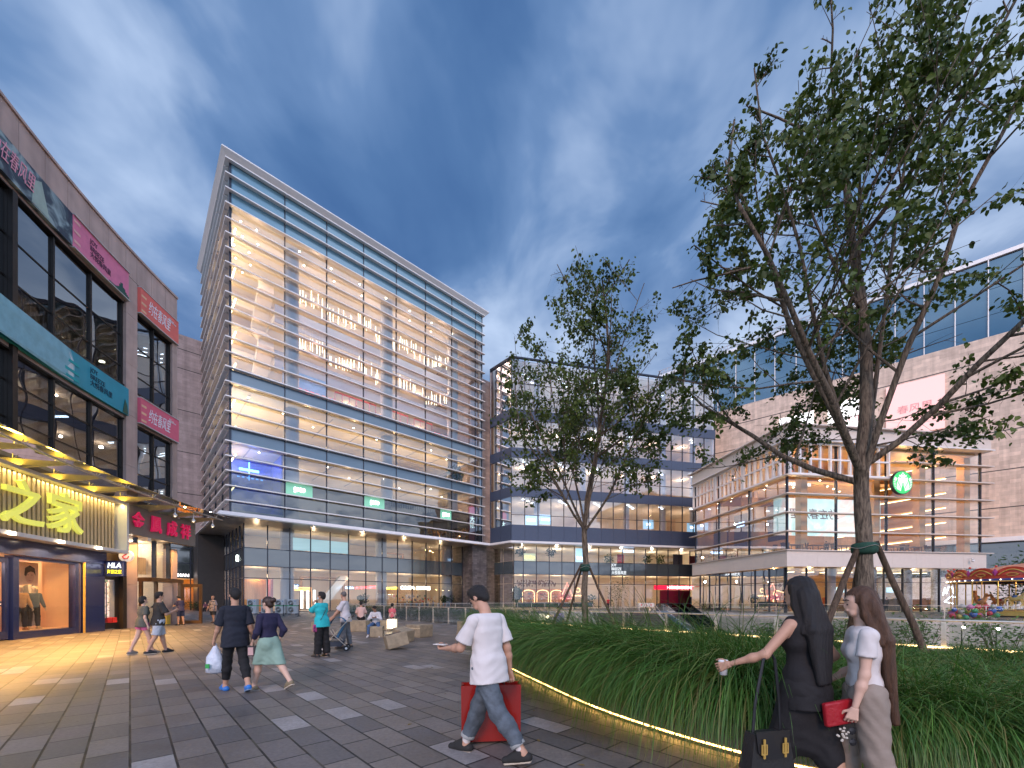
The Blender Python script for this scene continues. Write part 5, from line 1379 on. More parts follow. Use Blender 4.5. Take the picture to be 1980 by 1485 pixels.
# ---- grey sign with red characters
gs = thing('shop_name_board', 'grey name board with four red metal characters above the bakery', 'sign', (*LP0, 0))
M['gboard'] = pbr('taupe_board', (.20, .17, .15), .45, var=.05)
cpanel(5.42, 10.9, 4.85, 6.35, .25, .75, M['gboard'], 'board', gs)
M['magenta'] = lit_face('red_character', (.72, .015, .11), .3)
for s_, c_ in ((6.2, '金'), (7.5, '鳳'), (8.75, '成'), (9.9, '祥')):
    o = btext(s_, 5.62, .78, .88, c_, M['magenta'], gs, off=.82, offset=.012)
    h = _lh(s_); n_ = len(o.data.vertices)
    for i_, v in enumerate(o.data.vertices):
        if i_ >= n_ // 2: v.co.x += math.cos(h) * .08; v.co.y += math.sin(h) * .08
p = LFp(6.7, .85, 4.75); mb = MB(); mb.box(p[0] - .12, p[0] + .22, p[1] - .1, p[1] + .1, 4.6, 4.78); mb.build('floodlight', M['cream'], gs)
# ---- menswear shop front (blue)
hf = thing('menswear_shopfront', 'navy framed shop front with lit display window and glass door', 'shopfront', (*LP0, 0))
M['navy'] = pbr('navy_panel', (.012, .022, .11), .25, metal=.3, var=.05, coat=.5)
cpanel(-8, 4.95, 3.22, 3.8, -.05, .30, M['navy'], 'fascia', hf)
cpanel(3.75, 4.9, 0, 3.2, -.3, .26, M['navy'], 'pillar', hf)
cpanel(3.70, 3.74, 0, 3.2, .2, .272, M['gold'], 'gold_strip', hf, n=1)
for (a, b) in ((-8, -2.3), (.35, .6), (3.35, 3.69)): cpanel(a, b, 0, 3.2, -.1, .16, M['navy'], 'post', hf)
cpanel(.6, 3.35, 0, .28, -.1, .16, M['navy'], 'stall_riser', hf); cpanel(.6, 3.35, 3.08, 3.2, -.1, .16, M['navy'], 'head_rail', hf)
M['hglass'] = glass('display_glass', (.97, .97, .96), base=.04, grow=.45)
for (a, b) in ((.62, 1.95), (1.98, 3.33)):
    p, q = LFp(a, .04), LFp(b, .04); MB().quad((p[0], p[1], .28), (q[0], q[1], .28), (q[0], q[1], 3.08), (p[0], p[1], 3.08)).build('window_pane', M['hglass'], hf)
for (a, b) in ((-1.0, .32), (-2.28, -1.02)):
    d = cpanel(a, a + .2, .05, 3.1, -.02, .08, M['navy'], 'glass_door', hf, n=1)
    mb = cpanel(b - .2, b, .05, 3.1, -.02, .08, M['navy'], 'stile', d, n=1)
    cpanel(a + .2, b - .2, .05, .35, -.02, .08, M['navy'], 'rail', d, n=1); cpanel(a + .2, b - .2, 2.9, 3.1, -.02, .08, M['navy'], 'rail', d, n=1)
    p, q = LFp(a + .2, .03), LFp(b - .2, .03); MB().quad((p[0], p[1], .35), (q[0], q[1], .35), (q[0], q[1], 2.9), (p[0], p[1], 2.9)).build('pane', M['hglass'], d)
    e_ = a + .1 if a > -1.5 else b - .1
    MB().tube([LFp(e_, .1, 1.0), LFp(e_, .2, 1.0), LFp(e_, .2, 1.9), LFp(e_, .1, 1.9)], .025, 6).build('handle', M['black'], d)
d_ = cpanel(-.55, .1, 1.28, 1.45, .035, .045, M['navy'], 'window_strip', hf, n=1)
btext(-.2, 1.365, .4, .06, 'HLA 海澜之家', wht, d_, off=.05)
M['peachroom'] = pbr('peach_room_paint', (.80, .56, .38), .7, var=.03)
cpanel(-8, 3.6, 0, 3.3, -3.4, -3.2, M['peachroom'], 'room_wall', hf); cpanel(3.4, 3.6, .02, 3.2, -3.19, -.12, M['peachroom'], 'room_wall', hf, n=1)
cpanel(-8, 3.38, 3.22, 3.3, -3.18, -.1, M['peachroom'], 'room_ceiling', hf); cpanel(-8, 3.38, .26, .30, -3.18, -.12, M['peachroom'], 'display_floor', hf)
cpanel(.42, .5, .3, 3.2, -3.1, -.15, M['peachroom'], 'room_partition', hf, n=1)
for s_ in (1.2, 2.6): lamp('POINT', LFp(s_, -1.1, 2.95), 80, (1, .70, .42), .06, hf)
for s_ in (-.4, -2.4): lamp('POINT', LFp(s_, -1.6, 2.9), 70, (1, .72, .45), .06, hf)
cpanel(-.6, .2, 1.35, 1.6, -1.2, -.8, flat((.7, .2, .04)), 'display_box', hf, n=1); cpanel(-.9, .35, .3, 1.33, -1.4, -.7, M['wood'], 'display_table', hf, n=1)
# photo panel of a man's portrait, plain generic
pp = thing('portrait_panel', 'tall photo panel of a dark haired man in a grey suit inside the window', 'poster', (*LP0, 0))
bg_ = cpanel(2.15, 3.15, .32, 3.1, -1.1, -1.05, flat((.85, .66, .5)), 'panel', pp, n=1)
def ppoly(pts, c, o_, nm='print'): mb = MB(); mb.plate(pts, lambda a, z, d: LFp(a + 1.6, -1.04 + o_ + d, z), .004); return mb.build(nm, flat(c), pp)
ppoly([(1.15 + .20 * math.cos(t * PI / 9), 2.5 + .29 * math.sin(t * PI / 9)) for t in range(18)], (.72, .48, .36), .0, 'printed_face')
ppoly([(.9, 2.55), (.93, 2.85), (1.15, 2.98), (1.37, 2.86), (1.41, 2.55), (1.33, 2.68), (1.2, 2.72), (1.05, 2.66), (.98, 2.5)], (.03, .02, .02), .006, 'printed_hair')
ppoly([(.56, .4), (1.54, .4), (1.54, 1.95), (1.3, 2.15), (1.0, 2.15), (.7, 2.02), (.56, 1.9)], (.25, .27, .31), .002, 'printed_suit')
ppoly([(1.06, 2.14), (1.24, 2.14), (1.2, 1.7), (1.12, 1.7)], (.8, .8, .8), .008, 'printed_shirt')
for sx in (-.085, .085): ppoly([(1.15 + sx - .035, 2.56), (1.15 + sx + .035, 2.56), (1.15 + sx + .03, 2.58), (1.15 + sx - .03, 2.58)], (.05, .03, .03), .008, 'printed_eye')
ppoly([(1.09, 2.34), (1.21, 2.34), (1.19, 2.31), (1.11, 2.31)], (.5, .2, .18), .008, 'printed_mouth')
# ---- dark door between the shops
dd = thing('dark_shop_door', 'dark brown door with a flower patterned glass panel', 'shopfront', (*LP0, 0))
M['brown'] = pbr('dark_bronze_panel', (.035, .026, .020), .35, metal=.3)
cpanel(4.95, 6.5, 2.9, 4.9, -.35, -.15, M['brown'], 'upper_panel', dd); cpanel(4.92, 5.1, 0, 2.9, -.3, .1, M['brown'], 'jamb', dd, n=1); cpanel(6.3, 6.54, 0, 4.8, -.3, .1, M['brown'], 'jamb', dd, n=1)
cpanel(5.1, 6.3, 2.75, 2.95, -.3, .0, M['brown'], 'lintel', dd)
cpanel(5.1, 5.35, .05, 2.75, -.2, -.1, M['brown'], 'door_stile', dd, n=1); cpanel(6.1, 6.3, .05, 2.75, -.2, -.1, M['brown'], 'door_stile', dd, n=1)
cpanel(5.35, 6.1, .05, .35, -.2, -.1, M['brown'], 'door_rail', dd, n=1); cpanel(5.35, 6.1, 2.5, 2.75, -.2, -.1, M['brown'], 'door_rail', dd, n=1)
M['flower'] = wash_mat('flower_print', (.12, .22, .10), (.80, .58, .52), (.85, .80, .76), 7.0, .35)
cpanel(5.36, 5.75, .4, 2.49, -.18, -.14, M['flower'], 'flower_panel', dd, n=1)
cpanel(5.76, 6.09, .4, 2.49, -.17, -.15, flat((.35, .36, .36), .1), 'side_glass', dd, n=1)
MB().tube([LFp(5.42, -.08, .5), LFp(5.42, -.04, .6), LFp(5.42, -.04, 2.3), LFp(5.42, -.08, 2.4)], .02, 6).build('handle', M['black'], dd)
p = LFp(5.75, -.02, 0)
for k in range(2): MB().box(p[0] - .1, p[0] + .1, p[1] - .3 + k * .25, p[1] - .1 + k * .25, .36, .62).build('red_box', flat((.45, .02, .02)), dd)
# blade sign and round sign
bs = thing('blade_sign', 'small dark lit sign with white and yellow letters projecting beside the navy shop', 'sign', tuple(Vector((*LP0, 0)) + Vector(LFp(4.95, .3, 3.05))), _lh(5) )
bm_ = MB().box(0, .78, -.1, .1, -.42, .36).build('sign_case', M['navy'], bs); bevel(bm_, .04, 3)
text_obj('lettering', 'HLA', emit('hla_w', (.85, .9, 1), 3), bm_, (.39, -.103, .13), (1, 0, 0), .56, .24, .012, .02, .15, keep=False)
text_obj('lettering', '海澜之家', emit('hla_y', (1, .8, .03), 2.5), bm_, (.39, -.103, -.18), (1, 0, 0), .6, .19, .012, .015, keep=False)
rs = thing('round_bakery_sign', 'small round white sign with a red bird mark above the dark door', 'sign', tuple(Vector((*LP0, 0)) + Vector(LFp(6.0, .45, 3.75))), _lh(6))
disc(.30, -.08, .08, 32).build('sign_disc', lit_face('round_white', (.85, .8, .75), .35), rs)
mb = MB(); mb.tube([(-.02, -.09, -.18), (-.12, -.09, -.06), (-.02, -.09, .04), (.08, -.09, .1), (0, -.09, .2)], .03, 6); mb.tube([(-.05, -.09, -.16), (.1, -.09, -.14), (.16, -.09, -.02)], .025, 6)
mb.build('bird_mark', flat((.6, .02, .02)), rs)
# ---- bakery entrance
bk = thing('bakery_shopfront', 'two-storey glazed bakery entrance with bronze door frame standing open', 'shopfront', (*LP0, 0))
M['bronze'] = pbr('bronze_frame', (.16, .09, .045), .3, metal=.7)
for s_ in (7.4, 8.75, 9.85): cpanel(s_ - .05, s_ + .05, 2.75, 4.9, -.2, .0, M['mull'], 'mullion', bk, n=1)
for (a, b) in ((7.45, 8.7), (8.8, 9.8)):
    p, q = LFp(a, -.1), LFp(b, -.1); MB().quad((p[0], p[1], 2.8), (q[0], q[1], 2.8), (q[0], q[1], 4.85), (p[0], p[1], 4.85)).build('window_pane', M['t_shop'], bk)
cpanel(7.33, 9.9, 2.5, 2.72, -.25, .75, M['bronze'], 'door_head', bk)
for s_ in (7.4, 8.5, 9.8): cpanel(s_ - .06, s_ + .06, 0, 2.5, .1 if s_ < 9 else .5, .25 if s_ < 9 else .72, M['bronze'], 'door_post', bk, n=1)
p, q = LFp(7.47, .17), LFp(8.43, .17); MB().quad((p[0], p[1], .1), (q[0], q[1], .1), (q[0], q[1], 2.45), (p[0], p[1], 2.45)).build('door_glass', M['t_shop'], bk)
d = MB().hexa([LFp(9.7, .72, .05), LFp(9.76, .72, .05), LFp(9.96, 1.75, .05), LFp(9.9, 1.75, .05)], [LFp(9.7, .72, .25), LFp(9.76, .72, .25), LFp(9.96, 1.75, .25), LFp(9.9, 1.75, .25)])
d.hexa([LFp(9.7, .72, 2.25), LFp(9.76, .72, 2.25), LFp(9.96, 1.75, 2.25), LFp(9.9, 1.75, 2.25)], [LFp(9.7, .72, 2.45), LFp(9.76, .72, 2.45), LFp(9.96, 1.75, 2.45), LFp(9.9, 1.75, 2.45)])
d.hexa([LFp(9.69, .70, .05), LFp(9.77, .70, .05), LFp(9.79, .85, .05), LFp(9.71, .85, .05)], [LFp(9.69, .70, 2.45), LFp(9.77, .70, 2.45), LFp(9.79, .85, 2.45), LFp(9.71, .85, 2.45)])
d.hexa([LFp(9.88, 1.62, .05), LFp(9.96, 1.62, .05), LFp(9.98, 1.77, .05), LFp(9.9, 1.77, .05)], [LFp(9.88, 1.62, 2.45), LFp(9.96, 1.62, 2.45), LFp(9.98, 1.77, 2.45), LFp(9.9, 1.77, 2.45)])
d.build('open_door', M['bronze'], bk)
cpanel(7.3, 10.2, .0, 4.9, -5.2, -5.0, M['cream'], 'room_wall', bk); cpanel(10.0, 10.1, 0, 4.9, -5, -.5, M['cream'], 'room_wall', bk, n=1); cpanel(7.32, 10, 4.92, 5.0, -5, -.1, M['ceil'], 'room_ceiling', bk)
M['slats2'] = pbr('pale_timber_slats', (.45, .34, .24), .6, var=.3, vscale=3, stretch=(8, 8, .1))
cpanel(7.5, 9.9, 3.0, 4.0, -1.5, -1.4, M['slats2'], 'slatted_panel', bk)
M['bread'] = wash_mat('photo_wall', (.20, .14, .14), (.62, .50, .46), (.85, .80, .80), 1.6, .9)
cpanel(8.4, 9.8, .9, 2.7, -3.2, -3.1, M['bread'], 'photo_wall', bk)
cpanel(7.6, 9.4, .05, 1.05, -2.4, -1.7, M['wood'], 'counter', bk); cpanel(7.7, 9.3, 1.1, 1.35, -2.3, -1.9, flat((.6, .35, .12)), 'bread_tray', bk)
lamp('POINT', LFp(8.0, -2.0, 2.5), 110, (1, .76, .48), .08, bk); lamp('POINT', LFp(9.2, -1.6, 4.6), 90, (1, .8, .6), .08, bk); lamp('POINT', LFp(8.6, .5, 4.6), 16, (1, .7, .4), .06, bk)
rr = random.Random(8)
MB().box(*(lambda p: (p[0] - .12, p[0] + .12, p[1] - .12, p[1] + .12))(LFp(9.3, .2)), .05, .75).build('yellow_stand', flat((.55, .38, .06)), bk)
# warm wash on the paving: downlights in the soffit of the navy shop
for s_ in (-6, -3.5, -1, 1.3, 3.4): lamp('SPOT', LFp(s_, 1.0, 3.78), 1500, (1, .50, .12), .08, hf, rot=(0, 0, 0)).data.spot_size = R(150)
for s_ in (5.8, 7.6, 9.3): lamp('SPOT', LFp(s_, .9, 4.8), 420, (1, .55, .17), .08, gs, rot=(0, 0, 0)).data.spot_size = R(150)
for s_ in (-6, -3.5, -1, 1.3, 3.4):
    p = LFp(s_, 1.0, 0); MB().cyl(p[0], p[1], 3.80, 3.9, .1, n=12).build('downlight', M['warm_lamp'], hf)
# ------------------------------------------------------------------ planter with long grass
EDGE = [(-1.35, 16.6), (-1.0, 14.0), (-.62, 11.2), (-.21, 9.23), (.48, 7.2), (1.24, 5.32), (2.28, 3.81), (3.35, 3.05), (4.5, 2.2), (5.6, 1.1), (6.6, -.6)]
def catmull(P, n=6):
    out = []
    Q = [P[0]] + P + [P[-1]]
    for i in range(1, len(Q) - 2):
        for k in range(n):
            t = k / n; a, b, c, d = (Vector((*q[:2],)) for q in Q[i - 1:i + 3])
            out.append(.5 * ((2 * b) + (-a + c) * t + (2 * a - 5 * b + 4 * c - d) * t * t + (-a + 3 * b - 3 * c + d) * t ** 3))
    out.append(Vector(P[-1])); return out
EC = catmull(EDGE)
def enorm(i):
    a = EC[max(0, i - 1)]; b = EC[min(len(EC) - 1, i + 1)]; d = (b - a).normalized(); return Vector((-d.y, d.x))  # towards the planter (right)
pl = thing('grass_planter', 'long low stone planter edge with a glowing strip at its foot', 'planter')
M['pstonew'] = pbr('planter_stone', (.33, .27, .21), .75, var=.15, vscale=6, bump=.5, bscale=60)
def along(mb, o0, o1, z0, z1):
    for i in range(len(EC) - 1):
        n0, n1 = enorm(i), enorm(i + 1); a, b = EC[i], EC[i + 1]
        q = [a + n0 * o0, a + n0 * o1, b + n1 * o1, b + n1 * o0]
        vs = [(*v, z0) for v in q] + [(*v, z1) for v in q]
        fs = [(0,3,2,1),(4,5,6,7),(1,2,6,5),(3,0,4,7)]
        if i == 0: fs.append((0,1,5,4))
        if i == len(EC) - 2: fs.append((2,3,7,6))
        mb.raw(vs, fs)
    return mb
# make sure the normal points away from the plaza
if enorm(10).x < 0:
    _e = enorm; enorm = lambda i: -_e(i)
along(MB(), .02, .18, .09, .40).build('planter_wall', M['pstonew'], pl)
along(MB(), .07, .17, 0, .088).build('recessed_base', M['dark'], pl)
M['led'] = emit('led_strip', (1.0, .58, .16), 26)
along(MB(), .052, .066, .048, .062).build('led_strip', M['led'], pl)
soilp = [tuple(EC[i] + enorm(i) * .185) for i in range(len(EC))]
back = [rc(-16, -.5), rc(-4, -.5), rc(4, -.5), rc(11, -.5), rc(14.2, -.6)]
mb = MB(); poly = [(p[0], p[1]) for p in soilp] + back
tris = tessellate_polygon([[Vector((x, y, 0)) for x, y in poly]])
mb.raw([(x, y, .34) for x, y in poly], [t for t in tris])
# side skirts of the soil body
for i in range(len(poly)):
    a, b = poly[i], poly[(i + 1) % len(poly)]; mb.quad((*a, .34), (*b, .34), (*b, 0), (*a, 0))
tag(mb.build('planting_soil', pbr('soil', (.035, .028, .02), .9)), kind='structure')
def inside(x, y):
    c = False; n = len(poly); j = n - 1
    for i in range(n):
        if (poly[i][1] > y) != (poly[j][1] > y) and x < (poly[j][0] - poly[i][0]) * (y - poly[i][1]) / (poly[j][1] - poly[i][1]) + poly[i][0]: c = not c
        j = i
    return c
def grass_mat(name, c1, c2):
    m, nt, out = new_mat(name); L = nt.links.new
    b = nd(nt, 'ShaderNodeBsdfPrincipled', i_Roughness=.45)
    at = nd(nt, 'ShaderNodeAttribute', attribute_name='tint')
    rp = nd(nt, 'ShaderNodeValToRGB'); el = rp.color_ramp.elements
    el[0].color = c4(c1); el[1].color = c4(c2); e = el.new(.55); e.color = c4([(a + b_) / 2 for a, b_ in zip(c1, c2)]); e = el.new(.93); e.color = c4((.26, .21, .07)); 
    L(at.outputs['Fac'], rp.inputs[0]); L(rp.outputs[0], b.inputs['Base Color'])
    t = nd(nt, 'ShaderNodeBsdfTranslucent'); L(rp.outputs[0], t.inputs[0])
    mx = nd(nt, 'ShaderNodeMixShader', i_0=.3); L(b.outputs[0], mx.inputs[1]); L(t.outputs[0], mx.inputs[2]); L(mx.outputs[0], out.inputs[0]); return m
M['grass'] = grass_mat('long_grass', (.030, .095, .014), (.15, .34, .05))
def blades(name, bases, nper, length, seed, mat, width=.0042, lean=None, droop=1.0, seg=6, upright=.35):
    """arching blades in tussocks; bases: array (x, y, z, leanx, leany, scale)"""
    rg = np.random.default_rng(seed); nb = len(bases); N = nb * nper
    B = np.repeat(np.array(bases), nper, axis=0)
    ang = rg.uniform(0, 2 * np.pi, N); L_ = length * B[:, 5] * rg.uniform(.55, 1.15, N)
    dx = np.cos(ang) * rg.uniform(.25, 1.0, N) + B[:, 3] * 1.3; dy = np.sin(ang) * rg.uniform(.25, 1.0, N) + B[:, 4] * 1.3
    nrm = np.hypot(dx, dy) + 1e-6; ux, uy = dx / nrm, dy / nrm
    spread = np.clip(nrm, 0, 1.6) * .55
    px = B[:, 0] + rg.normal(0, .05, N); py = B[:, 1] + rg.normal(0, .05, N)
    th0 = np.clip(rg.normal(.25, .12, N) * (1 - upright) + .12, .03, 1.2) * (0.6 + spread)
    bend_ = droop * rg.uniform(1.4, 2.9, N) * (0.45 + spread)
    V = np.zeros((N, (seg + 1) * 2, 3)); x = px.copy(); y = py.copy(); z = B[:, 2].copy()
    sx, sy = -uy, ux; w0 = width * rg.uniform(.7, 1.4, N)
    tw = rg.uniform(-.6, .6, N)
    for k in range(seg + 1):
        t = k / seg; w = w0 * (1 - t) ** .6 + .0004
        V[:, 2 * k] = np.stack([x - sx * w, y - sy * w, z - w * tw], 1); V[:, 2 * k + 1] = np.stack([x + sx * w, y + sy * w, z + w * tw], 1)
        th = np.minimum(th0 + bend_ * (t + .5 / seg) ** 1.3, 2.9); ds = L_ / seg
        x = x + ux * np.sin(th) * ds; y = y + uy * np.sin(th) * ds; z = z + np.cos(th) * ds
    V[:, :, 2] = np.maximum(V[:, :, 2], .012)
    nv = (seg + 1) * 2; verts = V.reshape(-1, 3); base = (np.arange(N) * nv)[:, None, None]
    q = np.array([[2 * k, 2 * k + 1, 2 * k + 3, 2 * k + 2] for k in range(seg)])[None]
    F = (base + q).reshape(-1, 4)
    me = bpy.data.meshes.new(name); me.vertices.add(len(verts)); me.vertices.foreach_set('co', verts.ravel())
    me.loops.add(F.size); me.loops.foreach_set('vertex_index', F.ravel().astype(np.int32)); me.polygons.add(len(F))
    me.polygons.foreach_set('loop_start', np.arange(0, F.size, 4, dtype=np.int32)); 
    at = me.attributes.new('tint', 'FLOAT', 'POINT'); tv = np.repeat(np.clip(rg.beta(2, 2.5, N) + (rg.random(N) > .94) * .5, 0, 1), nv)
    at.data.foreach_set('value', tv.astype(np.float32))
    me.materials.append(mat); me.update(calc_edges=True); me.validate()
    me.polygons.foreach_set('use_smooth', np.ones(len(F), bool))
    o = bpy.data.objects.new(name, me); col.objects.link(o); return o
rnd = random.Random(31); bases = []
for i in range(len(EC)):                                       # the overhanging front fringe
    n_ = enorm(i); nn = 5 if i < 36 else 6
    for k in range(nn):
        for row, off in ((0, .26), (1, .5), (2, .8)):
            j = min(i + 1, len(EC) - 1); t = (k + rnd.random()) / nn
            p = EC[i] * (1 - t) + EC[j] * t + n_ * (off + rnd.uniform(-.08, .08))
            if inside(p.x, p.y): bases.append((p.x, p.y, .33, -n_.x * (1.05 - row * .22), -n_.y * (1.05 - row * .22), rnd.uniform(1.15, 1.55) * (1 if EC[i].y > 3.9 else .62)))
fr_n = len(bases)
tries = 0
while tries < 2600:
    tries += 1
    x, y = rnd.uniform(-1.5, 14), rnd.uniform(-.5, 17)
    if not inside(x, y) or x > 1.55 * y + 2.4: continue
    de = min(((x - e.x) ** 2 + (y - e.y) ** 2) for e in EC) ** .5
    bases.append((x, y, .33, rnd.gauss(-.45, .3), rnd.gauss(-.25, .3), rnd.uniform(.6, 1.0) * (1 - .42 * min(1, de / 3.2))))
near = [b for b in bases if b[1] < 7.5]; far = [b for b in bases if b[1] >= 7.5]
tag(blades('ornamental_grass', near, 70, 1.12, 5, M['grass'], .0042, seg=8), kind='stuff')
tag(blades('ornamental_grass', far, 62, .92, 6, M['grass'], .0052, seg=5), kind='stuff')
# thin weeds creeping over the paving at the planter foot
wb = []
for i in range(8, len(EC)):
    for _ in range(5):
        p = EC[i] - enorm(i) * rnd.uniform(-.03, .16) + Vector((rnd.uniform(-.1, .1), rnd.uniform(-.1, .1))); wb.append((p.x, p.y, .005, 0, 0, rnd.uniform(.5, 1.2)))
tag(blades('grass_tufts', wb, 6, .14, 9, grass_mat('young_grass', (.05, .12, .012), (.14, .24, .03)), .0022, seg=3, upright=.1), kind='stuff')

# a few fallen leaves on the slabs
fm = MB().raw([(0, 0, .004), (.03, .02, .012), (.085, 0, .006), (.03, -.022, .010)], [(0, 3, 2, 1)]).mesh('fallen_leaf', flat((.20, .14, .04)))
for i in range(44):
    k = rnd.randrange(10, len(EC) - 8); p = EC[k] - enorm(k) * abs(rnd.gauss(.25, 1.3) + .1)
    o = bpy.data.objects.new('fallen_leaf', fm); col.objects.link(o); o.location = (p.x, p.y, .001); o.rotation_euler = (0, 0, rnd.uniform(0, 6)); sc_l = rnd.uniform(.5, 1.0); o.scale = (sc_l,) * 3
    tag(o, 'small dry fallen leaf lying on the grey slabs', 'leaf', 'fallen leaves on the paving')
# ------------------------------------------------------------------ long railing
def railing(name, label, pts, h=1.1, dark=False, glasspan=True, post_mat='steel', low=0.0, fine=False):
    rl = thing(name, label, 'railing')
    top = [Vector((x, y, h)) for x, y in pts]
    MB().tube(top, .030 if not fine else .022, 10).build('handrail', M[post_mat], rl, True)
    for x, y in pts:
        i = pts.index((x, y)); a = pts[max(0, i - 1)]; b = pts[min(len(pts) - 1, i + 1)]; d = Vector((b[0] - a[0], b[1] - a[1])).normalized(); n = Vector((-d.y, d.x))
        wd, dp = (.045, .012) if not fine else (.02, .01)
        def Q(s_, t_): return (x + d.x * s_ + n.x * t_, y + d.y * s_ + n.y * t_)
        mb = MB()
        for o_ in (-.022, .022):
            lo = [Q(-dp / 2 - .0, o_ - .006), Q(dp / 2 + .0, o_ - .006), Q(dp / 2, o_ + .006), Q(-dp / 2, o_ + .006)]
        q = [Q(-wd, -.016), Q(wd, -.016), Q(wd, .016), Q(-wd, .016)]
        mb.hexa([(*v, low) for v in q], [(*v, h - .03) for v in q])
        po = mb.build('post', M[post_mat], rl)
        if not fine:
            mb = MB()
            for z in (.18, .95): mb.tube([(*Q(0, -.05), z), (*Q(0, .05), z)], .028, 8)
            q = [Q(-.09, -.05), Q(.09, -.05), Q(.09, .05), Q(-.09, .05)]; mb.hexa([(*v, low) for v in q], [(*v, low + .02) for v in q])
            mb.build('fixing', M[post_mat], po)
    if glasspan:
        for i in range(len(pts) - 1):
            a, b = Vector(pts[i]), Vector(pts[i + 1]); d = (b - a).normalized(); a2, b2 = a + d * .09, b - d * .09; n = Vector((-d.y, d.x)) * .006
            MB().hexa([(*(a2 - n), low + .08), (*(b2 - n), low + .08), (*(b2 + n), low + .08), (*(a2 + n), low + .08)], [(*(a2 - n), h - .09), (*(b2 - n), h - .09), (*(b2 + n), h - .09), (*(a2 + n), h - .09)]).build('glass_panel', M['rail_glass'], rl)
    return rl
M['rail_glass'] = glass('railing_glass', (.90, .94, .92), base=.035, grow=.4)
rp_ = [rc(t, 0) for t in np.arange(-12.4, 36.5, 1.75)]
railing('steel_railing', 'long steel railing with glass panels behind the planter and shrubs', [(float(a), float(b)) for a, b in rp_], 1.03)
# glowing strip at the railing foot
st = tag(MB().hexa([(*rc(-13, -.16), .365), (*rc(13, -.16), .365), (*rc(13, -.12), .365), (*rc(-13, -.12), .365)], [(*rc(-13, -.16), .40), (*rc(13, -.16), .40), (*rc(13, -.12), .40), (*rc(-13, -.12), .40)]).build('led_strip', emit('led_soft', (1, .66, .28), 9)), 'thin warm light strip at the foot of the long steel railing', 'light strip')
# kerb that carries it
tag(MB().hexa([(*rc(-16, -.48), .0), (*rc(14.4, -.48), .0), (*rc(14.4, .22), .0), (*rc(-16, .22), .0)], [(*rc(-16, -.48), .355), (*rc(14.4, -.48), .355), (*rc(14.4, .22), .355), (*rc(-16, .22), .355)]).build('rail_kerb', M['pstonew']), 'low stone kerb that carries the long steel railing', 'kerb')
cpts = COURT[5:1:-1]
def subdiv(pts, step):
    out = []
    for i in range(len(pts) - 1):
        a, b = Vector(pts[i]), Vector(pts[i + 1]); n = max(1, round((b - a).length / step))
        for k in range(n): q = a + (b - a) * k / n; out.append((q.x, q.y))
    out.append(tuple(pts[-1])); return out
railing('glass_balustrade', 'glass balustrade on the far side of the sunken court below the café', subdiv([(23.5, 50.6), (28.5, 38.1), (29.8, 30.7), (44.2, 17.3)], 2.0), 1.05, fine=True)
railing('glass_balustrade', 'glass balustrade in front of the mall entrance left of the steps', subdiv([rc(36.5, .2), (4.2, 51.9), (9.5, 51.8)], 2.0), 1.05, fine=True)

# ------------------------------------------------------------------ steps and escalators
sp = thing('dark_steps', 'broad flight of dark steps going down into the sunken court', 'steps', (10.0, 50.9, 0))
M['stepm'] = pbr('dark_step_stone', (.07, .055, .048), .5)
for i in range(30): MB().box(0, 8.0, -.42 * (i + 1), -.42 * i, -.186 * (i + 1) - .25, -.186 * (i + 1)).build('tread', M['stepm'], sp)
for x in (-.3, 8.05):
    MB().hexa([(x, 0, -.6), (x + .25, 0, -.6), (x + .25, -12.6, -6.0), (x, -12.6, -6.0)], [(x, 0, .0), (x + .25, 0, .0), (x + .25, -12.6, -5.4), (x, -12.6, -5.4)]).build('side_wall', M['courtwall'], sp)
for x in (.1, 4.0, 7.9):
    mb = MB(); mb.tube([(x, .2, .9), (x, -12.5, -4.6)], .03, 6)
    for k in range(7): mb.cyl(x, -.1 - k * 2.0, -.19 - k * .9, .85 - k * .86, .025, n=6)
    mb.build('handrail', M['steel'], sp)
M['esc_glass'] = glass('escalator_glass', (.55, .68, .75), base=.14, grow=.6)
M['esc_step'] = pbr('escalator_step', (.10, .11, .13), .4, metal=.5); M['skirt'] = pbr('escalator_skirt', (.42, .58, .80), .2, metal=.9)
EA = math.atan2(-.93, .37)
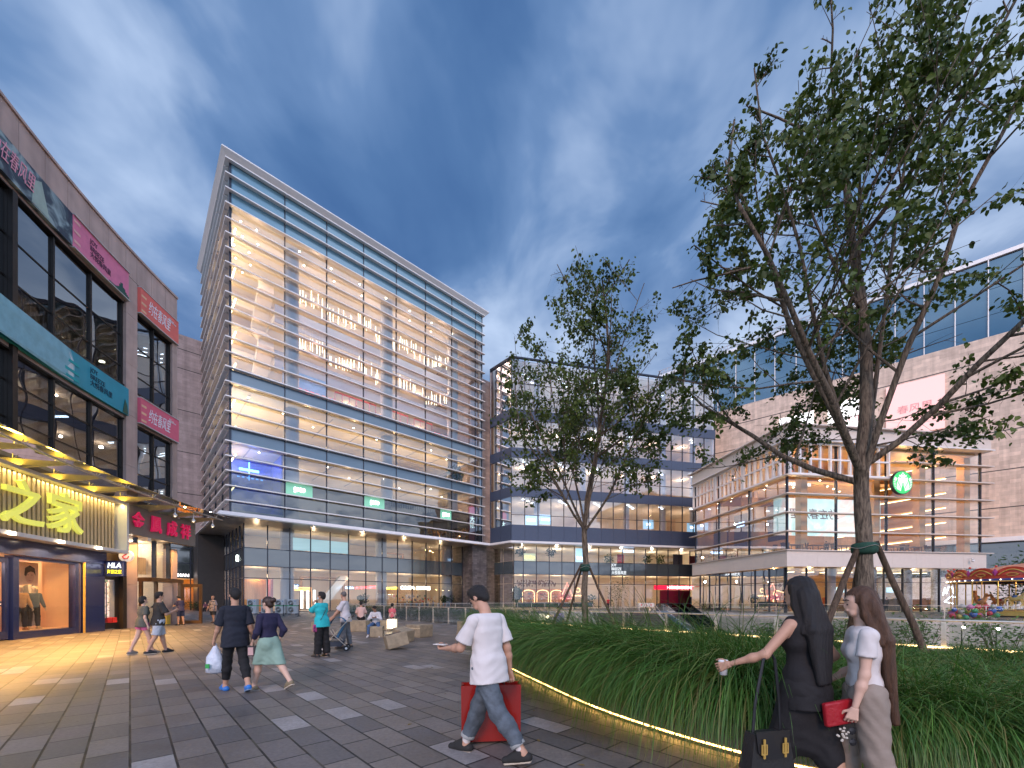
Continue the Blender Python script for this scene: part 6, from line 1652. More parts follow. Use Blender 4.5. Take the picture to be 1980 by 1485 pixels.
for k, lab in enumerate(('escalator nearest the dark steps going down into the court', 'escalator nearest the café going down into the court')):
    es = thing('escalator', lab, 'escalator', (19.35 + k * 1.95, 50.6, 0), EA, 'escalators down into the sunken court')
    W = .62; Ln = 9.6; H = 5.5
    prof = [(-1.2, 0), (.6, 0), (Ln, -H), (Ln + 1.2, -H)]
    mb = MB()
    for i in range(30):
        x0 = .5 + i * .31; z = -.0 - (x0 - .5) * H / (Ln - .5)
        mb.box(x0, x0 + .31, -.5, .5, z - .35, z - .05)
    mb.box(-1.2, .5, -.5, .5, -.1, -.01); mb.build('step_band', M['esc_step'], es)
    for s_ in (-1, 1):
        for (y0, y1, dz0, dz1, nm, mt) in ((s_ * .5, s_ * .72, -.5, .12, 'skirt', 'skirt'), (s_ * .60, s_ * .63, .12, .92, 'balustrade_glass', 'esc_glass')):
            mb = MB()
            for (a, b) in zip(prof[:-1], prof[1:]):
                mb.hexa([(a[0], y0, a[1] + dz0), (b[0], y0, b[1] + dz0), (b[0], y1, b[1] + dz0), (a[0], y1, a[1] + dz0)], [(a[0], y0, a[1] + dz1), (b[0], y0, b[1] + dz1), (b[0], y1, b[1] + dz1), (a[0], y1, a[1] + dz1)])
            mb.build(nm, M[mt], es)
        pts = [(-.9, s_ * .615, .1), (-1.35, s_ * .615, .3), (-1.45, s_ * .615, .55), (-1.3, s_ * .615, .85), (-.9, s_ * .615, .96), (.5, s_ * .615, .96), (Ln, s_ * .615, -H + .96), (Ln + 1.2, s_ * .615, -H + .96)]
        MB().tube(pts, .045, 8).build('handrail', M['black'], es)
bn = thing('notice_board', 'small cream notice board on the rail beside the escalators', 'sign', (16.6, 50.3, .55)); MB().box(-1, 1, -.03, .03, 0, .5).build('board', M['cwhite'], bn); 
mb = MB()
for x in (-.6, 0, .6): mb.box(x - .06, x + .06, -.04, -.031, .15, .35)
mb.build('printed_mark', flat((.5, .03, .03)), bn); mb = MB(); mb.box(-.9, -.84, -.02, .02, -.55, 0); mb.box(.84, .9, -.02, .02, -.55, 0); mb.build('leg', M['steel'], bn)
# court lighting
for (x, y) in ((12, 34), (20, 33), (26, 24)):
    lamp('POINT', (x, y, -2.5), 260, (1, .72, .42), .2)

# ------------------------------------------------------------------ shrubs
M['shrub'] = leaf_mat('shrub_leaf', (.025, .060, .014), (.07, .14, .03)); M['nand'] = leaf_mat('bright_shrub_leaf', (.05, .12, .02), (.13, .24, .05))
M['stem'] = pbr('stem', (.10, .07, .045), .8)
def shrub(name, label, c, r, h, n, mat, size, seed, group=None, cat='shrub', stems=7):
    t = thing(name, label, cat, (c[0], c[1], c[2] if len(c) > 2 else 0), 0, group); rr = random.Random(seed)
    mb = MB(); ml = MB()
    for k in range(stems):
        a = rr.uniform(0, 2 * PI); q = rr.uniform(.2, 1) * r; hh = h * rr.uniform(.6, 1.05)
        p0 = Vector((q * .25 * math.cos(a), q * .25 * math.sin(a), 0)); p1 = Vector((q * .6 * math.cos(a), q * .6 * math.sin(a), hh * .6)); p2 = Vector((q * math.cos(a), q * math.sin(a), hh))
        mb.tube([p0, p1, p2], [.012, .008, .004], 4)
        for _ in range(n // stems):
            t_ = rr.uniform(.15, 1.0) ** .8; b_ = p0.lerp(p1, t_ * 2) if t_ < .5 else p1.lerp(p2, t_ * 2 - 1)
            c_ = b_ + Vector((rr.gauss(0, 1), rr.gauss(0, 1), rr.gauss(0, .6))) * .15 * (r + h) / 1.6
            d = Vector((rr.gauss(0, 1), rr.gauss(0, 1), rr.gauss(-.1, .5))).normalized(); s_ = d.cross(Vector((rr.gauss(0, 1), rr.gauss(0, 1), 1))).normalized()
            L_ = size * rr.uniform(.6, 1.2); ml.quad(c_, c_ + d * L_ * .5 + s_ * L_ * .2, c_ + d * L_, c_ + d * L_ * .5 - s_ * L_ * .2)
    mb.build('stem', M['stem'], t); ml.build('foliage', mat, t); return t
# hedge plants beside the rail, from the planter end to the tower
hr = random.Random(77)
for i in range(26):
    t_ = 15.2 + i * .86; off = .75
    shrub('hedge_plant', 'dark green hedge plant growing against the long steel railing', rc(t_, off + hr.uniform(-.1, .1)), .62, hr.uniform(.8, 1.0), 260, M['shrub'], .15, 300 + i, 'hedge plants along the steel railing', 'hedge')
# brighter shrubs on the right, beyond the rail
for i, (t_, off, h_, r_) in enumerate(((-7.6, .7, 1.15, .9), (-6.0, .9, 1.3, 1.0), (-4.6, .8, 1.35, 1.0), (-3.2, .8, 1.2, .9), (-1.6, .8, 1.0, .8), (.2, .7, .85, .6), (3.4, .7, .8, .5), (-9.2, .8, 1.3, 1.0))):
    shrub('bright_shrub', 'light green feathery shrub beyond the steel railing at the right', rc(t_, off), r_, h_, 900, M['nand'], .10, 500 + i, 'feathery shrubs beyond the railing on the right', stems=14)
for i, (x, y, h_) in enumerate(((51.5, 42.2, 6.4), (54.0, 42.6, 6.0), (56.5, 43.0, 5.6), (59, 44, 6.3))):
    shrub('slender_tree', 'thin bamboo-like tree against the pale wall behind the carousel', (x, y, 0), 2.0, h_, 420, M['plant_dark'], .42, 600 + i, 'thin trees behind the carousel', 'tree', stems=9)
for i, (a, b) in enumerate(((-9.0, 17.6), (-7.6, 17.2), (-6.2, 17.4), (-4.8, 17.5), (-3.2, 17.3), (-1.6, 17.2))):
    x, y = UW(TOWER, a, b - 2.2); shrub('low_shrub', 'dark rounded shrub in the bed before the glowing shop in the passage', (x, y, 0), 1.0, 1.35, 420, M['plant_dark'], .2, 700 + i, 'shrubs in the passage bed', stems=9)
x, y = UW(TOWER, -8.6, 14.0)
t = shrub('small_tree', 'small dark tree in front of the passage shops', (x, y, 0), 1.7, 5.2, 900, M['plant_dark'], .25, 711, cat='tree', stems=12)
x, y = 17.2, 53.2
shrub('small_tree', 'small bare-looking tree beside the mall entrance doors', (x - 3.4, y, 0), 1.3, 4.6, 520, M['plant_dark'], .22, 712, cat='tree', stems=12)
# two star-like garden spots right of the trunk
for i, (u_, v_, lab) in enumerate(((1863, 1213, 'bright garden spot lamp left of the pair among the shrubs'), (1930, 1216, 'bright garden spot lamp right of the pair among the shrubs'))):
    Y = 14.5; X = (u_ - 990) / 786 * Y; Z = HZ + (1158 - v_) / 786 * Y
    t = thing('garden_spot', lab, 'lamp', (X, Y, Z)); MB().ball((0, 0, 0), .045, 10).build('bulb', emit('spot_bulb', (1, .9, .6), 60) if i == 0 else bpy.data.materials['spot_bulb'], t)
    MB().tube([(0, 0.05, -.06), (0, .06, -.3), (0, .06, -6.0)], .02, 6).build('stake', M['black'], t); lamp('POINT', (0, -.1, 0), 22, (1, .8, .5), .04, t)
# ------------------------------------------------------------------ the two plaza trees
def bark_mat(name, c1, c2):
    m, nt, out = new_mat(name); L = nt.links.new
    b = nd(nt, 'ShaderNodeBsdfPrincipled', i_Roughness=.85); tc = nd(nt, 'ShaderNodeTexCoord')
    mp = nd(nt, 'ShaderNodeMapping'); mp.inputs['Scale'].default_value = (1, 1, .16); L(tc.outputs['Object'], mp.inputs[0])
    n = nd(nt, 'ShaderNodeTexNoise', i_Scale=26.0, i_Detail=6.0, i_Roughness=.6, i_Distortion=.6); L(mp.outputs[0], n.inputs['Vector'])
    rp = nd(nt, 'ShaderNodeValToRGB'); rp.color_ramp.elements[0].position = .38; rp.color_ramp.elements[1].position = .62
    rp.color_ramp.elements[0].color = c4(c1); rp.color_ramp.elements[1].color = c4(c2); L(n.outputs[0], rp.inputs[0]); L(rp.outputs[0], b.inputs['Base Color'])
    bp = nd(nt, 'ShaderNodeBump', i_Strength=1.0, i_Distance=.03); L(n.outputs[0], bp.inputs['Height']); L(bp.outputs[0], b.inputs['Normal']); L(b.outputs[0], out.inputs[0]); return m
M['bark'] = bark_mat('ridged_bark', (.05, .036, .025), (.20, .155, .11)); M['bark2'] = bark_mat('thin_bark', (.055, .035, .022), (.13, .085, .055))
M['leaf'] = leaf_mat('tree_leaf', (.030, .058, .008), (.100, .145, .018), rough=.6, trans=.28, scale=2.2)
def tree(name, label, base, H, fork, r0, spread, seed, nmain, leaf, nleaf, lean=(0, 0), asym=(0, 0), env=(), ecx=0.0):
    rr = random.Random(seed); t = thing(name, label, 'tree', (*base, 0))
    mb = MB(); tw_ = MB(); tips = []
    tr = [Vector((0, 0, .2))]; n = 9
    for i in range(1, n + 1):
        z = fork * i / n; tr.append(Vector((lean[0] * (i / n) ** 1.5 + .03 * math.sin(i * 1.3), lean[1] * i / n + .03 * math.cos(i), z)))
    rad = [r0 * (1.35 - .35 * min(1, i / 2)) * (1 - .22 * i / n) * (1 + .04 * math.sin(i * 2.1)) for i in range(n + 1)]
    mb.tube(tr, rad, 18)
    top = tr[-1]
    def out(q):
        z = q.z; e0 = env[0]
        for e1 in env[1:]:
            if z <= e1[0]: break
            e0 = e1
        else: return z > env[-1][0]
        t_ = max(0, (z - e0[0]) / (e1[0] - e0[0])); return math.hypot(q.x + ecx * min(1, z / 7), q.y) > e0[1] + (e1[1] - e0[1]) * t_
    def grow(p, d, L_, r, lvl, bias):
        k = 7 if lvl == 0 else 5; pts = [p]; rads = [r]; q = p.copy(); dd = d.copy()
        for i in range(k):
            dd = (dd + Vector((rr.gauss(0, .10), rr.gauss(0, .10), rr.gauss(.015, .06))) + (Vector((0, 0, .06)) if lvl < 2 else Vector((0, 0, -.05)))).normalized()
            if lvl and i and out(q): break
            if not lvl and out(q): dd = (dd + Vector((-q.x, -q.y, 2.0)).normalized() * .6).normalized()
            q = q + dd * L_ / k; pts.append(q.copy()); rads.append(r * (1 - .72 * (i + 1) / k))
        k = len(pts) - 1
        (mb if lvl < 2 else tw_).tube(pts, rads, 9 if lvl == 0 else (6 if lvl == 1 else 4), cap=False)
        if lvl == 3 or (lvl == 2 and L_ < .5): tips.append(pts); return
        if lvl == 2: tips.append(pts[1:])
        nb = {0: 11, 1: 6, 2: 3}[lvl]
        for j in range(nb):
            f = .22 + .78 * (j + rr.random() * .6) / nb; f = min(f, .99); idx = int(f * k); a = pts[idx].lerp(pts[min(idx + 1, k)], f * k - idx)
            ax = (pts[min(idx + 1, k)] - pts[idx - 1 if idx else 0]).normalized()
            o = Vector((rr.gauss(0, 1), rr.gauss(0, 1), rr.gauss(0.0, .7))); o = (o - ax * o.dot(ax)).normalized()
            nd_ = (ax * rr.uniform(.35, .8) + o * rr.uniform(.6, 1.0)).normalized()
            grow(a, nd_, L_ * rr.uniform(.34, .55) * (1.1 - .45 * f), rads[idx] * rr.uniform(.35, .6), lvl + 1, bias)
    for i in range(nmain):
        a = 2 * PI * (i + rr.uniform(-.25, .25)) / nmain
        up = .36 if i % 2 else 1.7
        d = Vector((math.cos(a) * spread + asym[0], math.sin(a) * spread + asym[1], up + rr.uniform(0, .5))).normalized()
        Lm = (H - fork) * (rr.uniform(.82, 1.0) if i % 2 == 0 else rr.uniform(.55, .72))
        grow(top - Vector((0, 0, rr.uniform(0, .35))), d, Lm, r0 * rr.uniform(.30, .44), 0, 0)
    grow(top - Vector((0, 0, .1)), Vector((.03 + asym[0] * .1, 0, 1)).normalized(), (H - fork) * 1.0, r0 * .80, 0, 0)
    mb.build('trunk', M['bark'], t, True); tw_.build('twigs', M['bark2'], t, True)
    # leaves hang along the twigs
    rg = np.random.default_rng(seed); segs = [(p[i], p[i + 1]) for p in tips for i in range(len(p) - 1)]
    A = np.array([s[0][:] for s in segs]); B = np.array([s[1][:] for s in segs])
    # keep random bare gaps so the crown stays open
    cl = np.sin(A[:, 0] * 2.9 + 1) * np.sin(A[:, 1] * 3.3) + np.sin(A[:, 2] * 2.7 + A[:, 0]); keep = (cl + rg.normal(0, .45, len(A))) > -.35; A, B = A[keep], B[keep]
    idx = rg.integers(0, len(A), nleaf); f = rg.random((nleaf, 1)); P = A[idx] * (1 - f) + B[idx] * f
    d = rg.normal(0, 1, (nleaf, 3)); d[:, 2] = d[:, 2] * .5 - .95; d /= np.linalg.norm(d, axis=1)[:, None]
    P = P + rg.normal(0, leaf * .55, (nleaf, 3)); 
    s = np.cross(d, rg.normal(0, 1, (nleaf, 3))); s /= np.linalg.norm(s, axis=1)[:, None]; nn = np.cross(s, d)
    L_ = leaf * rg.uniform(.6, 1.25, (nleaf, 1)); wd = L_ * .36
    cup = nn * L_ * .12
    V = np.stack([P, P + d * L_ * .30 + s * wd + cup, P + d * L_ * .68 + s * wd * .72 + cup, P + d * L_, P + d * L_ * .68 - s * wd * .72 + cup, P + d * L_ * .30 - s * wd + cup], 1).reshape(-1, 3)
    b = (np.arange(nleaf) * 6)[:, None, None]; F = (b + np.array([[0, 1, 2, 3], [0, 3, 4, 5]])[None]).reshape(-1, 4)
    me = bpy.data.meshes.new('crown'); me.vertices.add(len(V)); me.vertices.foreach_set('co', V.ravel()); me.loops.add(F.size); me.loops.foreach_set('vertex_index', F.ravel().astype(np.int32))
    me.polygons.add(len(F)); me.polygons.foreach_set('loop_start', np.arange(0, F.size, 4, dtype=np.int32)); me.materials.append(M['leaf']); me.update(calc_edges=True)
    o = bpy.data.objects.new('crown', me); col.objects.link(o); o.parent = t
    return t, tr
T2 = (7.42, 8.5); T1 = (2.55, 14.2)
big, tr2 = tree('plaza_tree', 'big tree with ridged trunk and open leafy crown at the right', T2, 13.4, 4.3, .165, .66, 12, 8, .104, 23000, lean=(-.12, 0), asym=(-.02, 0), env=((3.9, 1.2), (5.2, 3.5), (7, 3.9), (9.0, 3.1), (10.6, 2.2), (12.2, 1.4), (13.8, .6)), ecx=.5)
sml, tr1 = tree('plaza_tree', 'smaller leafy tree with slim trunk left of the café box', T1, 11.9, 4.2, .115, .50, 25, 8, .112, 14500, env=((3.8, .8), (5.0, 2.5), (7.5, 3.0), (10, 2.6), (11.8, 1.9), (12.9, .6)))
# bracing stakes and green binding
def stake(label, base, top, r, ang_r):
    o = thing('support_stake', label, 'stake'); mb = MB(); a, b = Vector(base), Vector(top)
    mb.tube([a, a.lerp(b, .3) + Vector((.02, 0, .01)), a.lerp(b, .65) + Vector((-.015, 0, 0)), b], [r * 1.1, r, r * .93, r * .85], 12); mb.build('pole', M['bark2'], o, True)
for (tx, ty), hz, r, sp_, who, rt in ((T2, 2.62, .062, 1.25, 'big tree', .16), (T1, 2.65, .045, 1.35, 'smaller tree', .12)):
    k = 0
    for (dx, dy), nm in (((-1.0, -.10), 'left'), ((.82, -.20), 'right'), ((.35, .85) if tx > 5 else (-.45, .8), 'rear')):
        base = (tx + dx * sp_, ty + dy * sp_, .3); tp = (tx + dx * (rt + .04) - dx * .04, ty + dy * (rt + .04) - .02 * (dy < 0), hz + .12)
        stake({'left': 'rough timber stake leaning to the left against the %s', 'right': 'rough timber stake leaning to the right against the %s', 'rear': 'rough timber stake behind the trunk of the %s'}[nm] % who, base, tp, r, 0); k += 1
    parent = big if tx > 5 else sml
    mb = MB(); lx = -.05 if tx > 5 else 0
    mb.lathe([(rt * 1.0 + .00, hz - .14), (rt + .055, hz - .10), (rt + .07, hz), (rt + .055, hz + .08), (rt, hz + .10)], lx, 0, 18); mb.build('binding', pbr('green_binding', (.015, .06, .04), .9, var=.3, vscale=20), parent, True)
    MB().tube([(lx + (rt + .09) * math.cos(a), (rt + .09) * math.sin(a), hz + .03 * math.sin(3 * a)) for a in [i * PI / 10 for i in range(21)]], .006, 4).build('wire', M['steel'], parent)
# ------------------------------------------------------------------ people: bodies grown from one blended distance field
CORN = [(i, j, k) for i in (0, 1) for j in (0, 1) for k in (0, 1)]
EDG = [(a, b) for a in range(8) for b in range(a + 1, 8) if sum(abs(x - y) for x, y in zip(CORN[a], CORN[b])) == 1]
def surface_nets(F, org, h):
    nx, ny, nz = F.shape; cx_ = [F[i:nx - 1 + i, j:ny - 1 + j, k:nz - 1 + k] for i, j, k in CORN]
    ins = np.stack([c < 0 for c in cx_]); cnt = ins.sum(0); act = (cnt > 0) & (cnt < 8); I, J, K = np.nonzero(act)
    if len(I) == 0: return np.zeros((0, 3)), []
    vals = np.stack([c[act] for c in cx_]); S = np.zeros((len(I), 3)); N = np.zeros(len(I)); cc = np.array(CORN, float)
    for a, b in EDG:
        m = (vals[a] < 0) != (vals[b] < 0); t = np.where(m, vals[a] / (vals[a] - vals[b] + 1e-12), 0)
        S += m[:, None] * (cc[a] + (cc[b] - cc[a]) * t[:, None]); N += m
    V = (np.stack([I, J, K], 1) + S / N[:, None]) * h + np.array(org)
    idx = -np.ones(act.shape, int); idx[act] = np.arange(len(I)); faces = []
    ins0 = F < 0
    for ax in range(3):
        o1, o2 = [(1, 2), (2, 0), (0, 1)][ax]
        sl = [slice(1, -1)] * 3; sl[ax] = slice(0, -1); a = ins0[tuple(sl)]; sl2 = list(sl); sl2[ax] = slice(1, None); b = ins0[tuple(sl2)]
        D = np.argwhere(a != b); 
        if len(D) == 0: continue
        flip = a[tuple(D.T)]; D = D.copy(); 
        for q in range(3):
            if q != ax: D[:, q] += 1
        e1 = np.zeros(3, int); e1[o1] = 1; e2 = np.zeros(3, int); e2[o2] = 1
        q = np.stack([idx[tuple((D - e1 - e2).T)], idx[tuple((D - e2).T)], idx[tuple(D.T)], idx[tuple((D - e1).T)]], 1)
        q[~flip] = q[~flip][:, ::-1]; faces.append(q)
    return V, np.concatenate(faces)
class Field:
    """prims: ('c', a, b, ra, rb) tapered capsule; ('e', centre, radii, matrix) ellipsoid"""
    def __init__(s, k=.03): s.p = []; s.k = k
    def cap(s, a, b, ra, rb=None, k=None): s.p.append(('c', np.array(a, float), np.array(b, float), ra, ra if rb is None else rb, k)); return s
    def ell(s, c, r, rot=None, k=None): s.p.append(('e', np.array(c, float), np.array(r, float), np.array(rot) if rot is not None else np.eye(3), 0, k)); return s
    def mesh(s, h, cuts=(), grow=0.0, fn=None):
        lo = np.full(3, 1e9); hi = -lo
        for p in s.p:
            if p[0] == 'c': m = max(p[3], p[4]); lo = np.minimum(lo, np.minimum(p[1], p[2]) - m); hi = np.maximum(hi, np.maximum(p[1], p[2]) + m)
            else: m = p[2].max(); lo = np.minimum(lo, p[1] - m); hi = np.maximum(hi, p[1] + m)
        lo -= 4 * h + grow; hi += 4 * h + grow; n = np.ceil((hi - lo) / h).astype(int) + 1
        F = np.full(n, .3, np.float32); ax = [lo[i] + np.arange(n[i]) * h for i in range(3)]
        for p in s.p:
            k = p[5] if p[5] is not None else s.k; pad = 3 * k + 3 * h + grow
            if p[0] == 'c': m = max(p[3], p[4]); a = np.minimum(p[1], p[2]) - m - pad; b = np.maximum(p[1], p[2]) + m + pad
            else: m = p[2].max(); a = p[1] - m - pad; b = p[1] + m + pad
            i0 = np.clip(((a - lo) / h).astype(int), 0, n - 1); i1 = np.clip(((b - lo) / h).astype(int) + 2, 1, n)
            X, Y, Z = np.meshgrid(*[ax[i][i0[i]:i1[i]] for i in range(3)], indexing='ij'); Q = np.stack([X, Y, Z], -1)
            if p[0] == 'c':
                ab = p[2] - p[1]; L2 = ab @ ab + 1e-12; t = np.clip(((Q - p[1]) @ ab) / L2, 0, 1)
                d = np.linalg.norm(Q - p[1] - t[..., None] * ab, axis=-1) - (p[3] + (p[4] - p[3]) * t)
            else:
                q = (Q - p[1]) @ p[3] / p[2]; l = np.linalg.norm(q, axis=-1); g = np.linalg.norm(q / p[2], axis=-1) + 1e-9; d = l * (l - 1) / g
            sub = F[i0[0]:i1[0], i0[1]:i1[1], i0[2]:i1[2]]; d = d.astype(np.float32)
            hh = np.clip(.5 + .5 * (sub - d) / k, 0, 1); F[i0[0]:i1[0], i0[1]:i1[1], i0[2]:i1[2]] = sub * (1 - hh) + d * hh - k * hh * (1 - hh)
        F -= grow
        if cuts or fn:
            X, Y, Z = np.meshgrid(*ax, indexing='ij')
            if fn: F = F + fn(X, Y, Z).astype(np.float32)
            for (pt, nv) in cuts:                                  # keep the side where (x-pt).n < 0
                F = np.maximum(F, ((X - pt[0]) * nv[0] + (Y - pt[1]) * nv[1] + (Z - pt[2]) * nv[2]).astype(np.float32))
        return surface_nets(F, lo, h)
def np_obj(name, V, F, mat, parent, smooth=True, mats=None, midx=None):
    me = bpy.data.meshes.new(name); me.from_pydata(V.tolist(), [], [tuple(f) for f in np.asarray(F).tolist()])
    for m in (mats or [mat]): me.materials.append(m)
    if midx is not None: me.polygons.foreach_set('material_index', midx)
    me.polygons.foreach_set('use_smooth', [smooth] * len(me.polygons)); me.update()
    o = bpy.data.objects.new(name, me); col.objects.link(o); o.parent = parent; return o
def rotm(ax, deg): return np.array(Matrix.Rotation(R(deg), 3, ax))
SKIN = pbr('skin', (.48, .27, .18), .55, var=.06, vscale=12); SKIN2 = pbr('skin_fair', (.60, .38, .28), .55, var=.06, vscale=12); SKIN3 = pbr('skin_tan', (.34, .18, .11), .55, var=.06)
HAIR = pbr('black_hair', (.008, .006, .006), .6, var=.3, vscale=30, bump=.6, bscale=120, stretch=(3, 3, .4)); HAIRB = pbr('brown_hair', (.070, .030, .012), .55, var=.35, vscale=22, bump=.6, bscale=90, stretch=(3, 3, .3)); HAIRG = pbr('grey_hair', (.10, .09, .085), .6, var=.3, vscale=30)
def cloth(c, r=.85, bump=.35): return pbr('cloth', c, r, var=.10, vscale=5, bump=bump, bscale=18)

def person(label, at, face, H, pose, outfit, res=.014, group=None, hands=True, name='person', cat='person'):
    """at: (x, y[, z]); face: turn from +Y, counter-clockwise degrees. Local frame: +Y forward, +X the person's right."""
    root = thing(name, label, cat, (at[0], at[1], at[2] if len(at) > 2 else 0), R(face), group)
    s = H / 1.70; fem = outfit.get('fem', 0)
    hipw = .078 * s; shw = (.158 if not fem else .138) * s
    # torso
    hip = np.array([0, 0, pose.get('hip', .90) * s]); lean = rotm('X', -pose.get('lean', 2)); twist = rotm('Z', pose.get('twist', 0))
    T = lambda x, y, z: hip + twist @ lean @ (np.array([x, y, z]) * s)
    neck = T(0, -.005, .545); chest = T(0, .01, .38)
    hp = pose.get('head', (0, 0)); HR = twist @ lean @ rotm('Z', hp[0]) @ rotm('X', -hp[1])
    hb = neck + HR @ np.array([0, .0, .03 * s]); Hd = lambda x, y, z: hb + HR @ (np.array([x, y, z]) * s)
    body = Field(.028 * s)
    tz = [(.0, .090, .100), (.10, .082, .092 if fem else .10), (.20, .070 if fem else .082, .085), (.33, .085, .095), (.43, .085, .085)]
    def torso(f, g=0.0, lo=0):
        for i in range(lo, len(tz) - 1):
            for sx in (-1, 1):
                xo = [.058, .052, .040 if fem else .050, .060, .066]
                f.cap(T(sx * xo[i], .0, tz[i][0]), T(sx * xo[i + 1], .0, tz[i + 1][0]), tz[i][1] * s + g, tz[i + 1][1] * s + g)
        f.cap(T(-.115 if not fem else -.10, 0, .465), T(.115 if not fem else .10, 0, .465), .050 * s + g)
        if fem:
            for sx in (-1, 1): f.ell(T(sx * .06, .065, .335), np.array([.055, .045, .055]) * s + g)
        for i in range(1, len(tz) - 1): f.cap(T(0, -.004, tz[i][0]), T(0, -.004, tz[i + 1][0]), tz[i][1] * s + g, tz[i + 1][1] * s + g)
        if lo == 0 and not g:
            for sx in (-1, 1): f.ell(T(sx * .06, -.05, -.045), np.array([.080, .082, .09]) * s + g)
    torso(body)
    body.cap(neck + (chest - neck) * .15, Hd(0, .005, .05), .052 * s if not fem else .043 * s)
    # head: cranium, face, jaw, nose, ears
    head = Field(.012 * s); 
    head.ell(Hd(0, -.010, .150), np.array([.074, .092, .090]) * s, HR); head.ell(Hd(0, .025, .110), np.array([.060, .064, .085]) * s, HR)
    head.cap(Hd(-.025, .055, .050), Hd(.025, .055, .050), .026 * s); head.cap(Hd(0, .082, .125), Hd(0, .095, .102), .008 * s, .011 * s, k=.01)
    head.cap(Hd(0, .0, -.01), Hd(0, .0, .08), .05 * s if not fem else .042 * s)
    for sx in (-1, 1): head.ell(Hd(sx * .075, -.005, .115), np.array([.010, .020, .030]) * s, HR); head.cap(Hd(sx * .045, .055, .145), Hd(sx * .02, .085, .147), .009 * s)
    head.cap(Hd(-.02, .088, .073), Hd(.02, .088, .073), .009 * s, k=.008)
    body.p += [(q[0], q[1], q[2], q[3], q[4], .012 * s) for q in head.p]
    # legs
    J = {}
    for side, sx in (('L', -1), ('R', 1)):
        th, kn = pose.get('leg' + side, (0, 0)); ab = pose.get('abd' + side, 2)
        h0 = T(sx * hipw / s, 0, -.01); d1 = np.array([sx * math.sin(R(ab)), math.sin(R(th)), -math.cos(R(th))]); k_ = h0 + d1 * .42 * s
        sh = th - kn; d2 = np.array([sx * math.sin(R(ab)) * .3, math.sin(R(sh)), -math.cos(R(sh))]); a_ = k_ + d2 * .41 * s
        ft = pose.get('foot' + side, 0 if abs(sh) < 25 else sh * .5); fd = np.array([sx * .12, math.cos(R(ft)), math.sin(R(ft))])
        J['hip' + side], J['knee' + side], J['ank' + side], J['fd' + side] = h0, k_, a_, fd
        body.cap(h0, k_, .086 * s, .056 * s); body.cap(k_, k_ + (a_ - k_) * .3 - np.array([0, .012, 0]) * s, .054 * s, .056 * s); body.cap(k_ + (a_ - k_) * .3 - np.array([0, .012, 0]) * s, a_, .055 * s, .036 * s)
        body.cap(a_ + np.array([0, 0, -.01]) * s, a_ + fd * .12 * s + np.array([0, 0, -.045]) * s, .038 * s, .030 * s); body.cap(a_ - fd * .03 * s - np.array([0, 0, .04]) * s, a_ + fd * .16 * s + np.array([0, 0, -.055]) * s, .032 * s, .022 * s)
    # arms
    for side, sx in (('L', -1), ('R', 1)):
        arm = pose.get('arm' + side, (0, 8, 10, 0)); sh0 = T(sx * shw / s, -.005, .455)
        D = lambda p, a: np.array([sx * math.sin(R(a)), math.sin(R(p)) * math.cos(R(a)), -math.cos(R(p)) * math.cos(R(a))])
        if isinstance(arm, dict):
            tgt = T(*arm['to']) if not arm.get('world') else np.array(arm['to']); v = tgt - sh0; L1, L2 = .285 * s, .245 * s; d = min(np.linalg.norm(v), (L1 + L2) * .998); v = v / np.linalg.norm(v)
            ca = (L1 * L1 + d * d - L2 * L2) / (2 * L1 * d); po = np.array(arm.get('pole', (sx * .4, -.3, -1.0))); po = po - v * (po @ v); po /= np.linalg.norm(po)
            el_ = sh0 + v * L1 * ca + po * L1 * math.sqrt(max(0, 1 - ca * ca)); wr = sh0 + v * d
        else:
            p_, a_, fl_, inw = arm; el_ = sh0 + (twist @ D(p_, a_)) * .285 * s; v2 = twist @ np.array([sx * math.sin(R(a_ - inw)), math.sin(R(p_ + fl_)) , -math.cos(R(p_ + fl_))]); wr = el_ + v2 / np.linalg.norm(v2) * .245 * s
        J['sh' + side], J['el' + side], J['wr' + side] = sh0, el_, wr
        g_ = 1.0 if not fem else .84
        body.cap(sh0, el_, .050 * s * g_, .038 * s * g_); body.cap(el_, el_ + (wr - el_) * .35, .038 * s * g_, .038 * s * g_); body.cap(el_ + (wr - el_) * .35, wr, .038 * s * g_, .024 * s * g_)
        fo = (wr - el_); fo /= np.linalg.norm(fo); hd = outfit.get('hand' + side, {}); 
        if 'dir' in hd: hdv = np.array(hd['dir'], float); hdv /= np.linalg.norm(hdv)
        else: hdv = fo
        palmn = np.array(hd.get('palm', (-sx, 0, 0)), float); palmn = palmn - hdv * (palmn @ hdv); palmn /= (np.linalg.norm(palmn) + 1e-9); sd = np.cross(hdv, palmn)
        sd = sd if (sd @ np.array(hd.get('thumb', (0, 1, .2)))) > 0 else -sd            # towards the thumb
        pc = wr + hdv * .045 * s; J['palm' + side] = pc + hdv * .02 * s + palmn * .03 * s
        curl = hd.get('curl', 25)
